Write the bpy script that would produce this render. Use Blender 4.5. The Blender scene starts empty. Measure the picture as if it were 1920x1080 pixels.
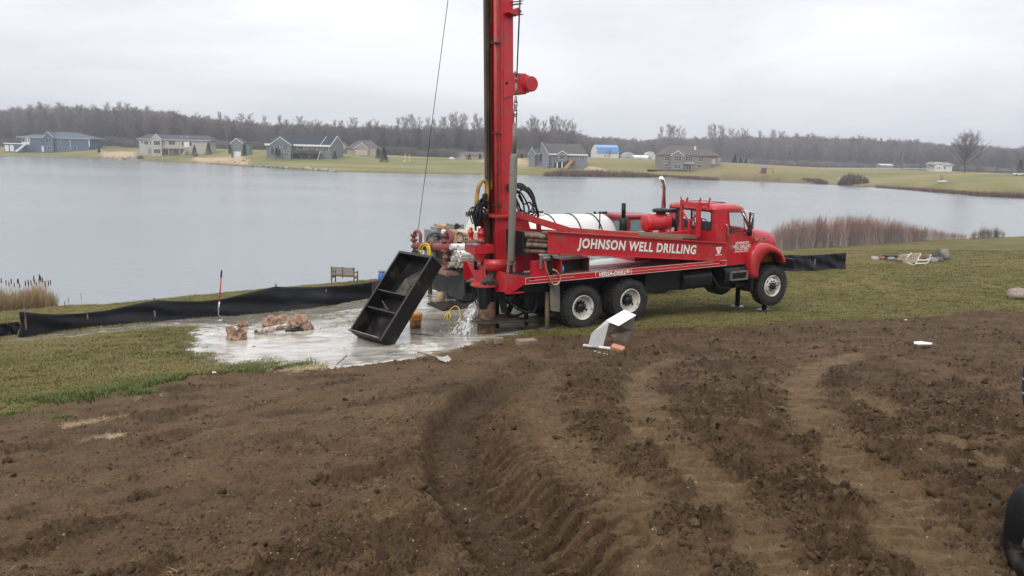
import bpy, bmesh, math, random
import numpy as np
from mathutils import Vector, Matrix, Euler
random.seed(7)
RNG = np.random.RandomState(11)
SC = bpy.context.scene
COL = SC.collection
R_ = math.radians

# ------------------------------------------------------------------ camera
FPX, EYE, PITCH, ROLL = 1500.0, 6.5, math.atan(243 / 1500.), R_(1.5)
c_f = np.array([0, math.cos(PITCH), -math.sin(PITCH)]); c_u = np.array([0, math.sin(PITCH), math.cos(PITCH)]); c_r = np.array([1., 0, 0])
cX = c_r * math.cos(ROLL) + c_u * math.sin(ROLL); cY = -c_r * math.sin(ROLL) + c_u * math.cos(ROLL)
cam = bpy.data.cameras.new('camera'); camo = bpy.data.objects.new('camera', cam); COL.objects.link(camo)
cam.sensor_width = 36; cam.lens = FPX / 1920 * 36; cam.clip_start = 0.05; cam.clip_end = 9000
M = Matrix(((cX[0], cY[0], -c_f[0], 0), (cX[1], cY[1], -c_f[1], 0), (cX[2], cY[2], -c_f[2], EYE), (0, 0, 0, 1)))
camo.matrix_world = M
SC.camera = camo

# ------------------------------------------------------------------ sky, sun, exposure
world = bpy.data.worlds.new('World'); SC.world = world; world.use_nodes = True
wn, wl = world.node_tree.nodes, world.node_tree.links
wn.clear()
w_out = wn.new('ShaderNodeOutputWorld'); w_bg = wn.new('ShaderNodeBackground'); wl.new(w_bg.outputs[0], w_out.inputs[0])
w_sky = wn.new('ShaderNodeTexSky'); w_sky.sky_type = 'NISHITA'; w_sky.sun_disc = False
SUN_EL, SUN_ROT = R_(42), R_(205)
w_sky.sun_elevation = SUN_EL; w_sky.sun_rotation = SUN_ROT; w_sky.dust_density = 3
w_tc = wn.new('ShaderNodeTexCoord'); w_sep = wn.new('ShaderNodeSeparateXYZ'); wl.new(w_tc.outputs['Generated'], w_sep.inputs[0])
w_map = wn.new('ShaderNodeMapping'); wl.new(w_tc.outputs['Generated'], w_map.inputs[0]); w_map.inputs['Scale'].default_value = (1.0, 1.0, 4.6)
w_n1 = wn.new('ShaderNodeTexNoise'); w_n1.inputs['Scale'].default_value = 1.7; w_n1.inputs['Detail'].default_value = 7; w_n1.inputs['Roughness'].default_value = .52
w_n1.inputs['Distortion'].default_value = .35
wl.new(w_map.outputs[0], w_n1.inputs[0])
w_cr = wn.new('ShaderNodeValToRGB'); wl.new(w_n1.outputs[0], w_cr.inputs[0])
w_cr.color_ramp.elements[0].position = .33; w_cr.color_ramp.elements[0].color = (.475, .492, .53, 1)
w_cr.color_ramp.elements[1].position = .66; w_cr.color_ramp.elements[1].color = (.72, .725, .745, 1)
w_g = wn.new('ShaderNodeMapRange'); wl.new(w_sep.outputs[2], w_g.inputs[0])     # overcast: brighter towards the zenith
w_g.inputs[1].default_value = 0; w_g.inputs[2].default_value = 1; w_g.inputs[3].default_value = 1.0; w_g.inputs[4].default_value = 2.3
w_mul = wn.new('ShaderNodeMix'); w_mul.data_type = 'RGBA'; w_mul.blend_type = 'MULTIPLY'; w_mul.inputs[0].default_value = 1
wl.new(w_cr.outputs[0], w_mul.inputs[6])
w_c = wn.new('ShaderNodeCombineColor'); [wl.new(w_g.outputs[0], w_c.inputs[i]) for i in range(3)]
wl.new(w_c.outputs[0], w_mul.inputs[7])
w_s = wn.new('ShaderNodeMix'); w_s.data_type = 'RGBA'; w_s.blend_type = 'MULTIPLY'; w_s.inputs[0].default_value = 1
wl.new(w_sky.outputs[0], w_s.inputs[6]); w_s.inputs[7].default_value = (.09, .09, .09, 1)
w_mix = wn.new('ShaderNodeMix'); w_mix.data_type = 'RGBA'; w_mix.inputs[0].default_value = .94
wl.new(w_s.outputs[2], w_mix.inputs[6]); wl.new(w_mul.outputs[2], w_mix.inputs[7])
wl.new(w_mix.outputs[2], w_bg.inputs[0]); w_bg.inputs[1].default_value = 1.0
sun = bpy.data.lights.new('sun', 'SUN'); suno = bpy.data.objects.new('sun', sun); COL.objects.link(suno)
sun.energy = 1.1; sun.angle = R_(18); sun.color = (1, .95, .88)
suno.rotation_euler = (R_(90) - SUN_EL, 0, -SUN_ROT + math.pi)
SC.view_settings.view_transform = 'Standard'; SC.view_settings.look = 'None'; SC.view_settings.gamma = 1; SC.view_settings.exposure = .38
SC.view_settings.use_curve_mapping = False
SC.cycles.max_bounces = 6; SC.cycles.diffuse_bounces = 3; SC.cycles.transparent_max_bounces = 8

# ------------------------------------------------------------------ measuring helpers (photograph pixel -> place in the world)
def ray(px, py):
    dx, dy = px - 960, py - 540
    a = dx * math.cos(ROLL) + dy * math.sin(ROLL); b = -dx * math.sin(ROLL) + dy * math.cos(ROLL)
    return c_f * FPX + c_r * a - c_u * b
def at(px, py, Y):
    d = ray(px, py); return np.array([0, 0, EYE]) + d * (Y / d[1])
def onz(px, py, z=0.):
    d = ray(px, py); return np.array([0, 0, EYE]) + d * ((z - EYE) / d[2])

# ------------------------------------------------------------------ noise
_T = RNG.rand(512, 512)
def vnoise(x, y):
    xi = np.floor(x).astype(int); yi = np.floor(y).astype(int); fx = x - xi; fy = y - yi
    fx = fx * fx * fx * (fx * (fx * 6 - 15) + 10); fy = fy * fy * fy * (fy * (fy * 6 - 15) + 10)
    a = _T[xi & 511, yi & 511]; b = _T[(xi + 1) & 511, yi & 511]; c = _T[xi & 511, (yi + 1) & 511]; d = _T[(xi + 1) & 511, (yi + 1) & 511]
    return (a * (1 - fx) + b * fx) * (1 - fy) + (c * (1 - fx) + d * fx) * fy
def fbm(x, y, o=4, g=.5):
    s = 0; a = 1; n = 0; x = np.asarray(x, float); y = np.asarray(y, float)
    for i in range(o):
        s = s + a * vnoise(x + 17.3 * i, y - 9.1 * i); n += a; a *= g; x, y = (x * 1.6 - y * 1.2) , (x * 1.2 + y * 1.6)
    return s / n
def sstep(a, b, x):
    t = np.clip((np.asarray(x, float) - a) / (b - a), 0, 1); return t * t * (3 - 2 * t)
def seg_dist(x, y, P):
    """distance to polyline P, signed side, arclength"""
    best = np.full(x.shape, 1e9); side = np.zeros(x.shape); arc = np.zeros(x.shape); L = 0
    for i in range(len(P) - 1):
        ax, ay = P[i][0], P[i][1]; bx, by = P[i + 1][0], P[i + 1][1]; l2 = (bx - ax) ** 2 + (by - ay) ** 2 + 1e-9
        t = np.clip(((x - ax) * (bx - ax) + (y - ay) * (by - ay)) / l2, 0, 1)
        d = np.hypot(x - ax - t * (bx - ax), y - ay - t * (by - ay)); m = d < best
        cr = (bx - ax) * (y - ay) - (by - ay) * (x - ax)
        best = np.where(m, d, best); side = np.where(m, np.sign(cr), side); arc = np.where(m, L + t * math.sqrt(l2), arc); L += math.sqrt(l2)
    return best, side, arc
def poly_sd(x, y, P):
    """signed distance, positive inside the closed polygon P"""
    Q = list(P) + [P[0]]; d, _, _ = seg_dist(x, y, Q); ins = np.zeros(x.shape, bool)
    for i in range(len(Q) - 1):
        ax, ay, bx, by = Q[i][0], Q[i][1], Q[i + 1][0], Q[i + 1][1]
        if ay == by: continue
        c = ((ay > y) != (by > y)) & (x < (bx - ax) * (y - ay) / (by - ay) + ax); ins ^= c
    return np.where(ins, d, -d)
def tps(pts, lam):
    P = np.array(pts, float); n = len(P); xy = P[:, :2]
    r2 = ((xy[:, None] - xy[None]) ** 2).sum(-1); K = .5 * r2 * np.log(r2 + 1e-9)
    A = np.zeros((n + 3, n + 3)); A[:n, :n] = K + lam * np.eye(n); A[:n, n] = 1; A[:n, n + 1:] = xy; A[n, :n] = 1; A[n + 1:, :n] = xy.T
    w = np.linalg.solve(A, np.r_[P[:, 2], 0, 0, 0])
    def f(x, y):
        s = w[n] + w[n + 1] * x + w[n + 2] * y
        for i in range(n):
            q = (x - xy[i, 0]) ** 2 + (y - xy[i, 1]) ** 2; s = s + w[i] * .5 * q * np.log(q + 1e-9)
        return s
    return f

# ------------------------------------------------------------------ lie of the land
NEAR = [at(*p) for p in [(960, 1080, 3.4), (0, 1080, 4.1), (1920, 1080, 3.5), (960, 880, 5.1), (0, 880, 7.6), (1920, 880, 5.2),
    (960, 738, 8.6), (1500, 740, 9.2), (1920, 740, 8.2), (500, 800, 8.3), (0, 785, 11), (300, 720, 13.2), (600, 692, 15.0), (860, 672, 14.6), (1190, 668, 13.6), (960, 660, 15.6),
    (1727, 647, 14.3), (1500, 600, 19.6), (1920, 590, 19.6), (1905, 563, 22.0), (1700, 600, 19.6), (1700, 492, 38), (1540, 508, 30), (1920, 470, 52), (1600, 472, 50),
    (430, 637, 18.3), (724, 653, 17.2), (250, 640, 17.6), (37, 632, 19.6), (280, 603, 21.5), (520, 585, 23.2), (683, 556, 25.8), (390, 680, 15.8)]]
NEAR += [(0, -3, 5.5), (-6, -3, 5.2), (6, -3, 5.6), (9, 3, 4.85), (-9, 3, 4.3), (1.2, 18.9, 2.5), (2.4, 19.6, 2.5), (-.6, 18.6, 2.33), (6.9, 22.8, 2.33), (6.3, 23.8, 2.28), (4.8, 25.7, 2.22),
    (-1.6, 22.6, 2.32), (-3.0, 24.6, 2.2), (7, 28, 2.05), (3, 30, 1.6), (12, 26, 2.55), (16, 20, 3.1), (-16, 18, 1.9), (22, 40, 2.3), (-4.6, 27.5, 1.5)]
near_f = tps(NEAR, .6)
SH_NEAR = [(-700, 640), (-300, 606), (0, 584), (105, 574), (200, 571), (300, 561), (420, 549), (520, 540), (600, 533), (700, 524), (800, 514), (950, 500), (1100, 490), (1300, 478), (1430, 470), (1500, 463), (1600, 457), (1700, 452), (1800, 448), (1880, 446.5), (1960, 446), (2100, 446), (2500, 452)]
SH_FAR = [(2500, 425), (2250, 405), (2100, 390), (1920, 370), (1830, 367), (1800, 365), (1700, 355), (1540, 345), (1400, 338.5), (1300, 336), (1230, 334), (1190, 331), (1100, 330), (1000, 329), (920, 328), (760, 325.5), (600, 321.5), (520, 316), (440, 311), (370, 306), (290, 302), (250, 301), (180, 297), (100, 295), (0, 293.5), (-200, 290), (-700, 279)]
LAKE = [tuple(onz(*p)[:2]) for p in SH_NEAR] + [tuple(onz(*p)[:2]) for p in SH_FAR]
FARP = [at(*p) for p in [(30, 285, 520), (100, 286, 520), (168, 275, 540), (250, 288, 458), (330, 290, 453), (400, 287, 453), (300, 290, 453), (444, 294, 392), (480, 283, 430), (560, 299, 372), (520, 285, 395), (630, 288, 400), (676, 292, 430), (740, 300, 420), (885, 299, 430), (820, 303, 400),
    (1000, 300, 375), (1050, 318, 352), (1095, 312, 360), (1134, 303, 600), (1200, 303, 640), (1290, 320.5, 359), (1345, 309, 366), (1238, 317, 360), (1400, 320, 330), (1435, 326, 300), (1580, 332, 235), (1500, 318, 420), (1640, 317.5, 500), (1760, 322, 400),
    (1765, 349, 190), (1900, 340, 210), (1910, 329, 300), (1690, 318, 430), (1820, 324, 350), (2100, 350, 250), (2300, 350, 350)]]
FARP += [at(px, 300, D) * [1, 1, 0] + [0, 0, z] for px, D, z in [(-600, 700, 7), (-100, 640, 8), (200, 640, 7), (500, 600, 6), (800, 600, 5), (1000, 620, 5), (-600, 900, 21), (0, 880, 22), (400, 880, 16), (700, 900, 9),
    (1000, 950, 10), (1300, 1000, 15), (1600, 1100, 17), (1900, 1150, 15), (2400, 1100, 13), (1200, 800, 5), (1500, 700, 5), (1800, 650, 5), (1900, 500, 5), (-600, 2500, 25), (600, 2500, 25), (1600, 2500, 28), (2400, 2500, 25), (1000, 4000, 25)]]
FARP += [(x, y, .8) for x, y in LAKE[::2] if y > 120]
far_f = tps(FARP, 8.)
NEARSH = [onz(*p) for p in SH_NEAR[1:-1]]
near_f = tps(NEAR + [(p[0], p[1], .15) for p in NEARSH], .6)
def base_h(x, y):
    x = np.asarray(x, float); y = np.asarray(y, float); r = np.hypot(x, y)
    w = sstep(85, 125, r)
    zn = near_f(np.clip(x, -60, 70), np.clip(y, -8, 110)); zf = np.clip(far_f(x, y), .5, 60)
    z = np.clip(zn, -.5, 6.2) * (1 - w) + zf * w
    d = -poly_sd(x, y, LAKE)
    wid = 3 + 5 * w
    z = np.where(d > 0, z * sstep(-.3 * wid, wid, d) + .02, np.maximum(-1.6, -.04 + .12 * d))
    return z
def G(x, y):
    return float(base_h(np.array([x]), np.array([y]))[0])
def ground_at(px, py, lo=2.0, hi=1200):
    """where the line of sight of a pixel of the photograph first meets the ground"""
    d = ray(px, py); d = d / d[1]; ys = np.geomspace(lo, hi, 500); z = EYE + d[2] * ys - base_h(d[0] * ys, ys)
    i = int(np.argmax(z < 0)) if (z < 0).any() else len(ys) - 1
    t = ys[max(i - 1, 0)]; u = ys[i]
    for _ in range(25):
        m = .5 * (t + u)
        if EYE + d[2] * m - G(d[0] * m, m) < 0: u = m
        else: t = m
    return np.array([d[0] * u, u, G(d[0] * u, u)])
# ------------------------------------------------------------------ materials
def new_mat(name):
    m = bpy.data.materials.new(name); m.use_nodes = True
    n = m.node_tree.nodes; return m, n, m.node_tree.links, n['Principled BSDF']
_MC = {}
def mat(name, c=None, rough=.6, metal=0., var=.12, scale=6., c2=None, c2amt=.35, c2scale=3., bump=0., bscale=40., coat=0., spec=.5, stretch=None, alpha=1., trans=0.):
    if name in _MC: return _MC[name]
    m, n, l, b = new_mat(name)
    tc = n.new('ShaderNodeTexCoord'); src = tc.outputs['Object']
    if stretch:
        mp = n.new('ShaderNodeMapping'); mp.inputs['Scale'].default_value = stretch; l.new(src, mp.inputs[0]); src = mp.outputs[0]
    no = n.new('ShaderNodeTexNoise'); no.inputs['Scale'].default_value = scale; no.inputs['Detail'].default_value = 5; no.inputs['Roughness'].default_value = .6; l.new(src, no.inputs[0])
    cr = n.new('ShaderNodeValToRGB'); l.new(no.outputs[0], cr.inputs[0])
    cr.color_ramp.elements[0].position = .3; cr.color_ramp.elements[1].position = .7
    cr.color_ramp.elements[0].color = [max(0, x * (1 - var)) for x in c] + [1]; cr.color_ramp.elements[1].color = [min(1, x * (1 + var)) for x in c] + [1]
    out = cr.outputs[0]
    if c2:
        n2 = n.new('ShaderNodeTexNoise'); n2.inputs['Scale'].default_value = c2scale; n2.inputs['Detail'].default_value = 8; n2.inputs['Roughness'].default_value = .68; l.new(src, n2.inputs[0])
        r2 = n.new('ShaderNodeMapRange'); l.new(n2.outputs[0], r2.inputs[0]); t = .62 - .3 * c2amt; r2.inputs[1].default_value = t; r2.inputs[2].default_value = t + .16; r2.inputs[4].default_value = min(1, .55 + c2amt)
        mx = n.new('ShaderNodeMix'); mx.data_type = 'RGBA'; l.new(r2.outputs[0], mx.inputs[0]); l.new(out, mx.inputs[6]); mx.inputs[7].default_value = list(c2) + [1]; out = mx.outputs[2]
        rr = n.new('ShaderNodeMapRange'); l.new(r2.outputs[0], rr.inputs[0]); rr.inputs[3].default_value = rough; rr.inputs[4].default_value = min(1, rough + .3); l.new(rr.outputs[0], b.inputs['Roughness'])
    else: b.inputs['Roughness'].default_value = rough
    l.new(out, b.inputs['Base Color']); b.inputs['Metallic'].default_value = metal
    b.inputs['Coat Weight'].default_value = coat; b.inputs['Coat Roughness'].default_value = .15; b.inputs['Specular IOR Level'].default_value = spec
    if trans: b.inputs['Transmission Weight'].default_value = trans
    if alpha < 1: b.inputs['Alpha'].default_value = alpha
    if bump:
        n3 = n.new('ShaderNodeTexNoise'); n3.inputs['Scale'].default_value = bscale; n3.inputs['Detail'].default_value = 4; l.new(src, n3.inputs[0])
        bp = n.new('ShaderNodeBump'); bp.inputs['Distance'].default_value = bump; l.new(n3.outputs[0], bp.inputs['Height']); l.new(bp.outputs[0], b.inputs['Normal'])
    _MC[name] = m; return m
MUD = (.13, .095, .065)
red = mat('red_paint', (.46, .011, .021), .36, var=.14, scale=1.5, c2=(.30, .055, .045), c2amt=.38, c2scale=3.2, coat=.25)
red_old = mat('worn_red_paint', (.42, .018, .018), .5, var=.2, scale=4, c2=(.22, .10, .07), c2amt=.45, c2scale=5, bump=.002)
black = mat('black_steel', (.008, .009, .011), .4, var=.3, c2=(.035, .03, .026), c2amt=.3, c2scale=4, spec=.3)
rubber = mat('tyre_rubber', (.015, .015, .016), .8, var=.2, c2=(.05, .042, .033), c2amt=.4, c2scale=7, bump=.002)
rimw = mat('white_rim_paint', (.62, .60, .56), .5, var=.1, c2=(.26, .22, .17), c2amt=.45, c2scale=6)
chrome = mat('chrome', (.75, .75, .76), .12, 1, var=.04)
steel = mat('grey_steel', (.20, .195, .18), .5, .4, var=.2, c2=(.12, .09, .07), c2amt=.4, c2scale=6)
gpaint = mat('grey_green_pipe', (.15, .145, .12), .55, 0, var=.12, scale=5, c2=(.12, .10, .075), c2amt=.35, c2scale=5, bump=.001)
rust = mat('rusty_steel', (.12, .065, .04), .85, .2, var=.35, scale=9, c2=(.22, .15, .10), c2amt=.5, c2scale=6, bump=.003)
darkrust = mat('dark_rusty_steel', (.042, .03, .024), .6, .2, var=.35, scale=6, c2=(.10, .07, .05), c2amt=.4, c2scale=3, bump=.002)
wood = mat('weathered_wood', (.23, .155, .10), .8, var=.25, scale=3, stretch=(1, 14, 14), c2=(.12, .08, .055), c2amt=.4)
hose = mat('black_hose', (.012, .013, .016), .4, var=.2)
yhose = mat('yellow_hose', (.62, .42, .02), .5, var=.15, c2=(.3, .22, .08), c2amt=.3)
ohose = mat('ochre_hose', (.42, .24, .035), .55, var=.15, c2=(.2, .13, .06), c2amt=.4)
white = mat('white_paint', (.72, .72, .70), .45, var=.05, c2=(.45, .42, .36), c2amt=.2)
print_w = mat('white_lettering', (.74, .72, .66), .5, var=.06)
print_k = mat('black_lettering', (.01, .01, .01), .5, var=.05)
pvc = mat('white_pvc', (.74, .73, .70), .35, var=.05, c2=(.42, .36, .29), c2amt=.3, c2scale=5)
deckm = mat('deck_plate', (.19, .19, .185), .42, .5, var=.25, scale=2, c2=(.10, .075, .055), c2amt=.5, c2scale=2.5, bump=.002, bscale=60)
def glass_mat(name, col, rough=.03, alpha=.35):
    m, n, l, b = new_mat(name)
    b.inputs['Base Color'].default_value = list(col) + [1]; b.inputs['Roughness'].default_value = rough; b.inputs['Alpha'].default_value = alpha
    b.inputs['Specular IOR Level'].default_value = .8; return m
glass = glass_mat('cab_glass', (.10, .13, .13), .02, .13)
tealglass = mat('teal_cab_window', (.16, .27, .26), .08, var=.1)

# ------------------------------------------------------------------ object helpers
def tag(o, label=None, cat=None, group=None, kind=None):
    if label: o['label'] = label
    if cat: o['category'] = cat
    if group: o['group'] = group
    if kind: o['kind'] = kind
    return o
def link(name, me, m=None, parent=None):
    o = bpy.data.objects.new(name, me); COL.objects.link(o)
    if m is not None and me is not None and not len(me.materials): me.materials.append(m)
    if parent: o.parent = parent
    return o
def empty(name, loc=(0, 0, 0), rz=0., label=None, cat=None, group=None, rot=None):
    o = bpy.data.objects.new(name, None); COL.objects.link(o); o.empty_display_size = .2
    o.location = loc; o.rotation_euler = rot if rot else (0, 0, rz); tag(o, label, cat, group); return o
class MB:
    def __init__(s): s.v = []; s.f = []; s.sm = []
    def add(s, vs, fs, smooth=False):
        k = len(s.v); s.v += [tuple(map(float, v)) for v in vs]; s.f += [tuple(i + k for i in f) for f in fs]; s.sm += [smooth] * len(fs); return s
    def box(s, a, b, taper=0):
        x0, y0, z0 = a; x1, y1, z1 = b
        if x0 > x1: x0, x1 = x1, x0
        if y0 > y1: y0, y1 = y1, y0
        if z0 > z1: z0, z1 = z1, z0
        t = taper
        return s.add([(x0, y0, z0), (x1, y0, z0), (x1, y1, z0), (x0, y1, z0), (x0 + t, y0 + t, z1), (x1 - t, y0 + t, z1), (x1 - t, y1 - t, z1), (x0 + t, y1 - t, z1)],
            [(0, 3, 2, 1), (4, 5, 6, 7), (0, 1, 5, 4), (1, 2, 6, 5), (2, 3, 7, 6), (3, 0, 4, 7)])
    def tube(s, pts, r, n=8, cap=True, hollow=0):
        pts = [Vector(p) for p in pts]; rs = r if hasattr(r, '__len__') else [r] * len(pts); vs = []; up = None
        for i, p in enumerate(pts):
            t = (pts[min(i + 1, len(pts) - 1)] - pts[max(i - 1, 0)]).normalized()
            if up is None: up = t.orthogonal().normalized()
            up = (up - t * up.dot(t)); up = up.normalized() if up.length > 1e-6 else t.orthogonal().normalized(); w = t.cross(up)
            vs += [p + (up * math.cos(2 * math.pi * k / n) + w * math.sin(2 * math.pi * k / n)) * rs[i] for k in range(n)]
        fs = [(i * n + k, i * n + (k + 1) % n, (i + 1) * n + (k + 1) % n, (i + 1) * n + k) for i in range(len(pts) - 1) for k in range(n)]
        s.add(vs, fs, True)
        if cap:
            k0 = len(s.v) - len(vs); s.f.append(tuple(k0 + k for k in range(n))[::-1]); s.f.append(tuple(k0 + len(vs) - n + k for k in range(n))); s.sm += [False, False]
        return s
    def cyl(s, a, b, r, n=16, r2=None): return s.tube([a, b], [r, r if r2 is None else r2], n)
    def pipe(s, a, b, r, ri, n=16):
        a, b = Vector(a), Vector(b); t = (b - a).normalized(); u = t.orthogonal().normalized(); w = t.cross(u)
        ring = lambda c, q: [c + (u * math.cos(2 * math.pi * k / n) + w * math.sin(2 * math.pi * k / n)) * q for k in range(n)]
        vs = ring(a, r) + ring(b, r) + ring(b, ri) + ring(a, ri)
        return s.add(vs, [(j * n + k, j * n + (k + 1) % n, ((j + 1) % 4) * n + (k + 1) % n, ((j + 1) % 4) * n + k) for j in range(4) for k in range(n)], False)
    def lathe(s, prof, n=32, M=None, smooth=True):
        """prof: (radius, height) about z, then moved by matrix M"""
        vs = []
        for r, h in prof: vs += [Vector((r * math.cos(2 * math.pi * k / n), r * math.sin(2 * math.pi * k / n), h)) for k in range(n)]
        if M is not None: vs = [M @ v for v in vs]
        return s.add(vs, [(i * n + k, i * n + (k + 1) % n, (i + 1) * n + (k + 1) % n, (i + 1) * n + k) for i in range(len(prof) - 1) for k in range(n)], smooth)
    def prism(s, poly, a, b, axis='y'):
        """poly in the plane normal to axis, from a to b"""
        f = {'y': lambda p, t: (p[0], t, p[1]), 'x': lambda p, t: (t, p[0], p[1]), 'z': lambda p, t: (p[0], p[1], t)}[axis]; n = len(poly)
        return s.add([f(p, a) for p in poly] + [f(p, b) for p in poly], [tuple(range(n))[::-1], tuple(range(n, 2 * n))] + [(i, (i + 1) % n, n + (i + 1) % n, n + i) for i in range(n)])
    def beam(s, a, b, w, h):
        a, b = Vector(a), Vector(b); t = (b - a).normalized(); u = t.cross(Vector((0, 0, 1)))
        u = u.normalized() if u.length > 1e-4 else Vector((1, 0, 0)); v = u.cross(t).normalized(); c = []
        for p in (a, b): c += [p + u * w / 2 * i + v * h / 2 * j for i, j in ((-1, -1), (1, -1), (1, 1), (-1, 1))]
        return s.add(c, [(0, 1, 2, 3), (4, 7, 6, 5), (0, 4, 5, 1), (1, 5, 6, 2), (2, 6, 7, 3), (3, 7, 4, 0)])
    def mesh(s, name):
        me = bpy.data.meshes.new(name); me.from_pydata(s.v, [], s.f); me.polygons.foreach_set('use_smooth', s.sm)
        bm = bmesh.new(); bm.from_mesh(me); bmesh.ops.recalc_face_normals(bm, faces=bm.faces); bm.to_mesh(me); bm.free(); me.update(); return me
    def build(s, name, m, parent=None, bevel=0., label=None):
        o = link(name, s.mesh(name), m, parent)
        if bevel:
            b = o.modifiers.new('bevel', 'BEVEL'); b.width = bevel; b.segments = 2; b.limit_method = 'ANGLE'; b.angle_limit = R_(40); b.harden_normals = False
        if label: o['label'] = label
        return o
def add_piece(name, me, parent, loc=(0, 0, 0), rot=(0, 0, 0), scale=(1, 1, 1), m=None):
    o = link(name, me, m, parent); o.location = loc; o.rotation_euler = rot; o.scale = scale; return o
def plate(outline, holes, thick, Mx, bevel=0.):
    """flat plate with holes, curve-filled; Mx takes (u, v, 0) to place"""
    cu = bpy.data.curves.new('tmp', 'CURVE'); cu.dimensions = '2D'; cu.fill_mode = 'BOTH'; cu.extrude = thick / 2
    for pl in [outline] + holes:
        sp = cu.splines.new('POLY'); sp.points.add(len(pl) - 1); sp.use_cyclic_u = True
        for i, p in enumerate(pl): sp.points[i].co = (p[0], p[1], 0, 1)
    o = bpy.data.objects.new('tmp', cu); me = bpy.data.meshes.new_from_object(o); bpy.data.objects.remove(o); bpy.data.curves.remove(cu)
    me.transform(Mx); me.materials.clear(); return me
def text_mesh(s, size, xs=1., shear=0., off=0., ext=.003, sp=1.):
    cu = bpy.data.curves.new('tmp', 'FONT'); cu.body = s; cu.size = size; cu.shear = shear; cu.offset = off; cu.extrude = ext; cu.align_x = 'CENTER'; cu.align_y = 'CENTER'; cu.space_character = sp; cu.resolution_u = 3
    o = bpy.data.objects.new('tmp', cu); me = bpy.data.meshes.new_from_object(o); bpy.data.objects.remove(o); bpy.data.curves.remove(cu)
    me.transform(Matrix.Diagonal((xs, 1, 1, 1))); me.materials.clear(); return me
def rrect(u0, v0, u1, v1, r=.04, n=4):
    o = []
    for cx, cy, a in ((u1 - r, v1 - r, 0), (u0 + r, v1 - r, 90), (u0 + r, v0 + r, 180), (u1 - r, v0 + r, 270)):
        o += [(cx + r * math.cos(R_(a + 90 * k / n)), cy + r * math.sin(R_(a + 90 * k / n))) for k in range(n + 1)]
    return o
def arcpts(c, r, a0, a1, n, ax='xz'):
    o = []
    for k in range(n + 1):
        a = R_(a0 + (a1 - a0) * k / n); p = [c[0], c[1], c[2]]; i, j = 'xyz'.index(ax[0]), 'xyz'.index(ax[1]); p[i] += r * math.cos(a); p[j] += r * math.sin(a); o.append(tuple(p))
    return o
def spline(pts, n=8):
    P = [Vector(p) for p in pts]; P = [P[0] * 2 - P[1]] + P + [P[-1] * 2 - P[-2]]; o = []
    for i in range(1, len(P) - 2):
        for k in range(n):
            t = k / n; o.append(.5 * ((2 * P[i]) + (-P[i - 1] + P[i + 1]) * t + (2 * P[i - 1] - 5 * P[i] + 4 * P[i + 1] - P[i + 2]) * t * t + (-P[i - 1] + 3 * P[i] - 3 * P[i + 1] + P[i + 2]) * t ** 3))
    o.append(P[-2]); return o
def copy_tree(o, parent=None, first=True):
    c = o.copy(); COL.objects.link(c)
    if parent: c.parent = parent
    for ch in list(o.children): copy_tree(ch, c)
    return c
def scatter(name, pts, rot, scl, pid, protos, kind='stuff', label=None, cat=None):
    """one object: protos instanced on points by geometry nodes"""
    me = bpy.data.meshes.new(name); me.from_pydata([tuple(p) for p in pts], [], [])
    a = me.attributes.new('rot', 'FLOAT_VECTOR', 'POINT'); a.data.foreach_set('vector', np.asarray(rot, np.float32).ravel())
    a = me.attributes.new('scl', 'FLOAT_VECTOR', 'POINT'); a.data.foreach_set('vector', np.asarray(scl, np.float32).ravel())
    a = me.attributes.new('pid', 'INT', 'POINT'); a.data.foreach_set('value', np.asarray(pid, np.int32))
    o = link(name, me); tag(o, label, cat, None, kind)
    ng = bpy.data.node_groups.new(name, 'GeometryNodeTree'); ng.interface.new_socket('Geometry', in_out='INPUT', socket_type='NodeSocketGeometry'); ng.interface.new_socket('Geometry', in_out='OUTPUT', socket_type='NodeSocketGeometry')
    N, L = ng.nodes, ng.links; gi = N.new('NodeGroupInput'); go = N.new('NodeGroupOutput'); ip = N.new('GeometryNodeInstanceOnPoints'); g2i = N.new('GeometryNodeGeometryToInstance')
    for p in reversed(protos):
        po = bpy.data.objects.new(name + '_piece', p); oi = N.new('GeometryNodeObjectInfo'); oi.inputs['Object'].default_value = po; L.new(oi.outputs['Geometry'], g2i.inputs[0])
    def attr(nm, t):
        q = N.new('GeometryNodeInputNamedAttribute'); q.data_type = t; q.inputs[0].default_value = nm; return q.outputs[0]
    L.new(gi.outputs[0], ip.inputs['Points']); L.new(g2i.outputs[0], ip.inputs['Instance']); ip.inputs['Pick Instance'].default_value = True
    L.new(attr('pid', 'INT'), ip.inputs['Instance Index']); e = N.new('FunctionNodeEulerToRotation'); L.new(attr('rot', 'FLOAT_VECTOR'), e.inputs[0]); L.new(e.outputs[0], ip.inputs['Rotation'])
    L.new(attr('scl', 'FLOAT_VECTOR'), ip.inputs['Scale']); L.new(ip.outputs[0], go.inputs[0])
    md = o.modifiers.new('scatter', 'NODES'); md.node_group = ng
    return o

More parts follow.
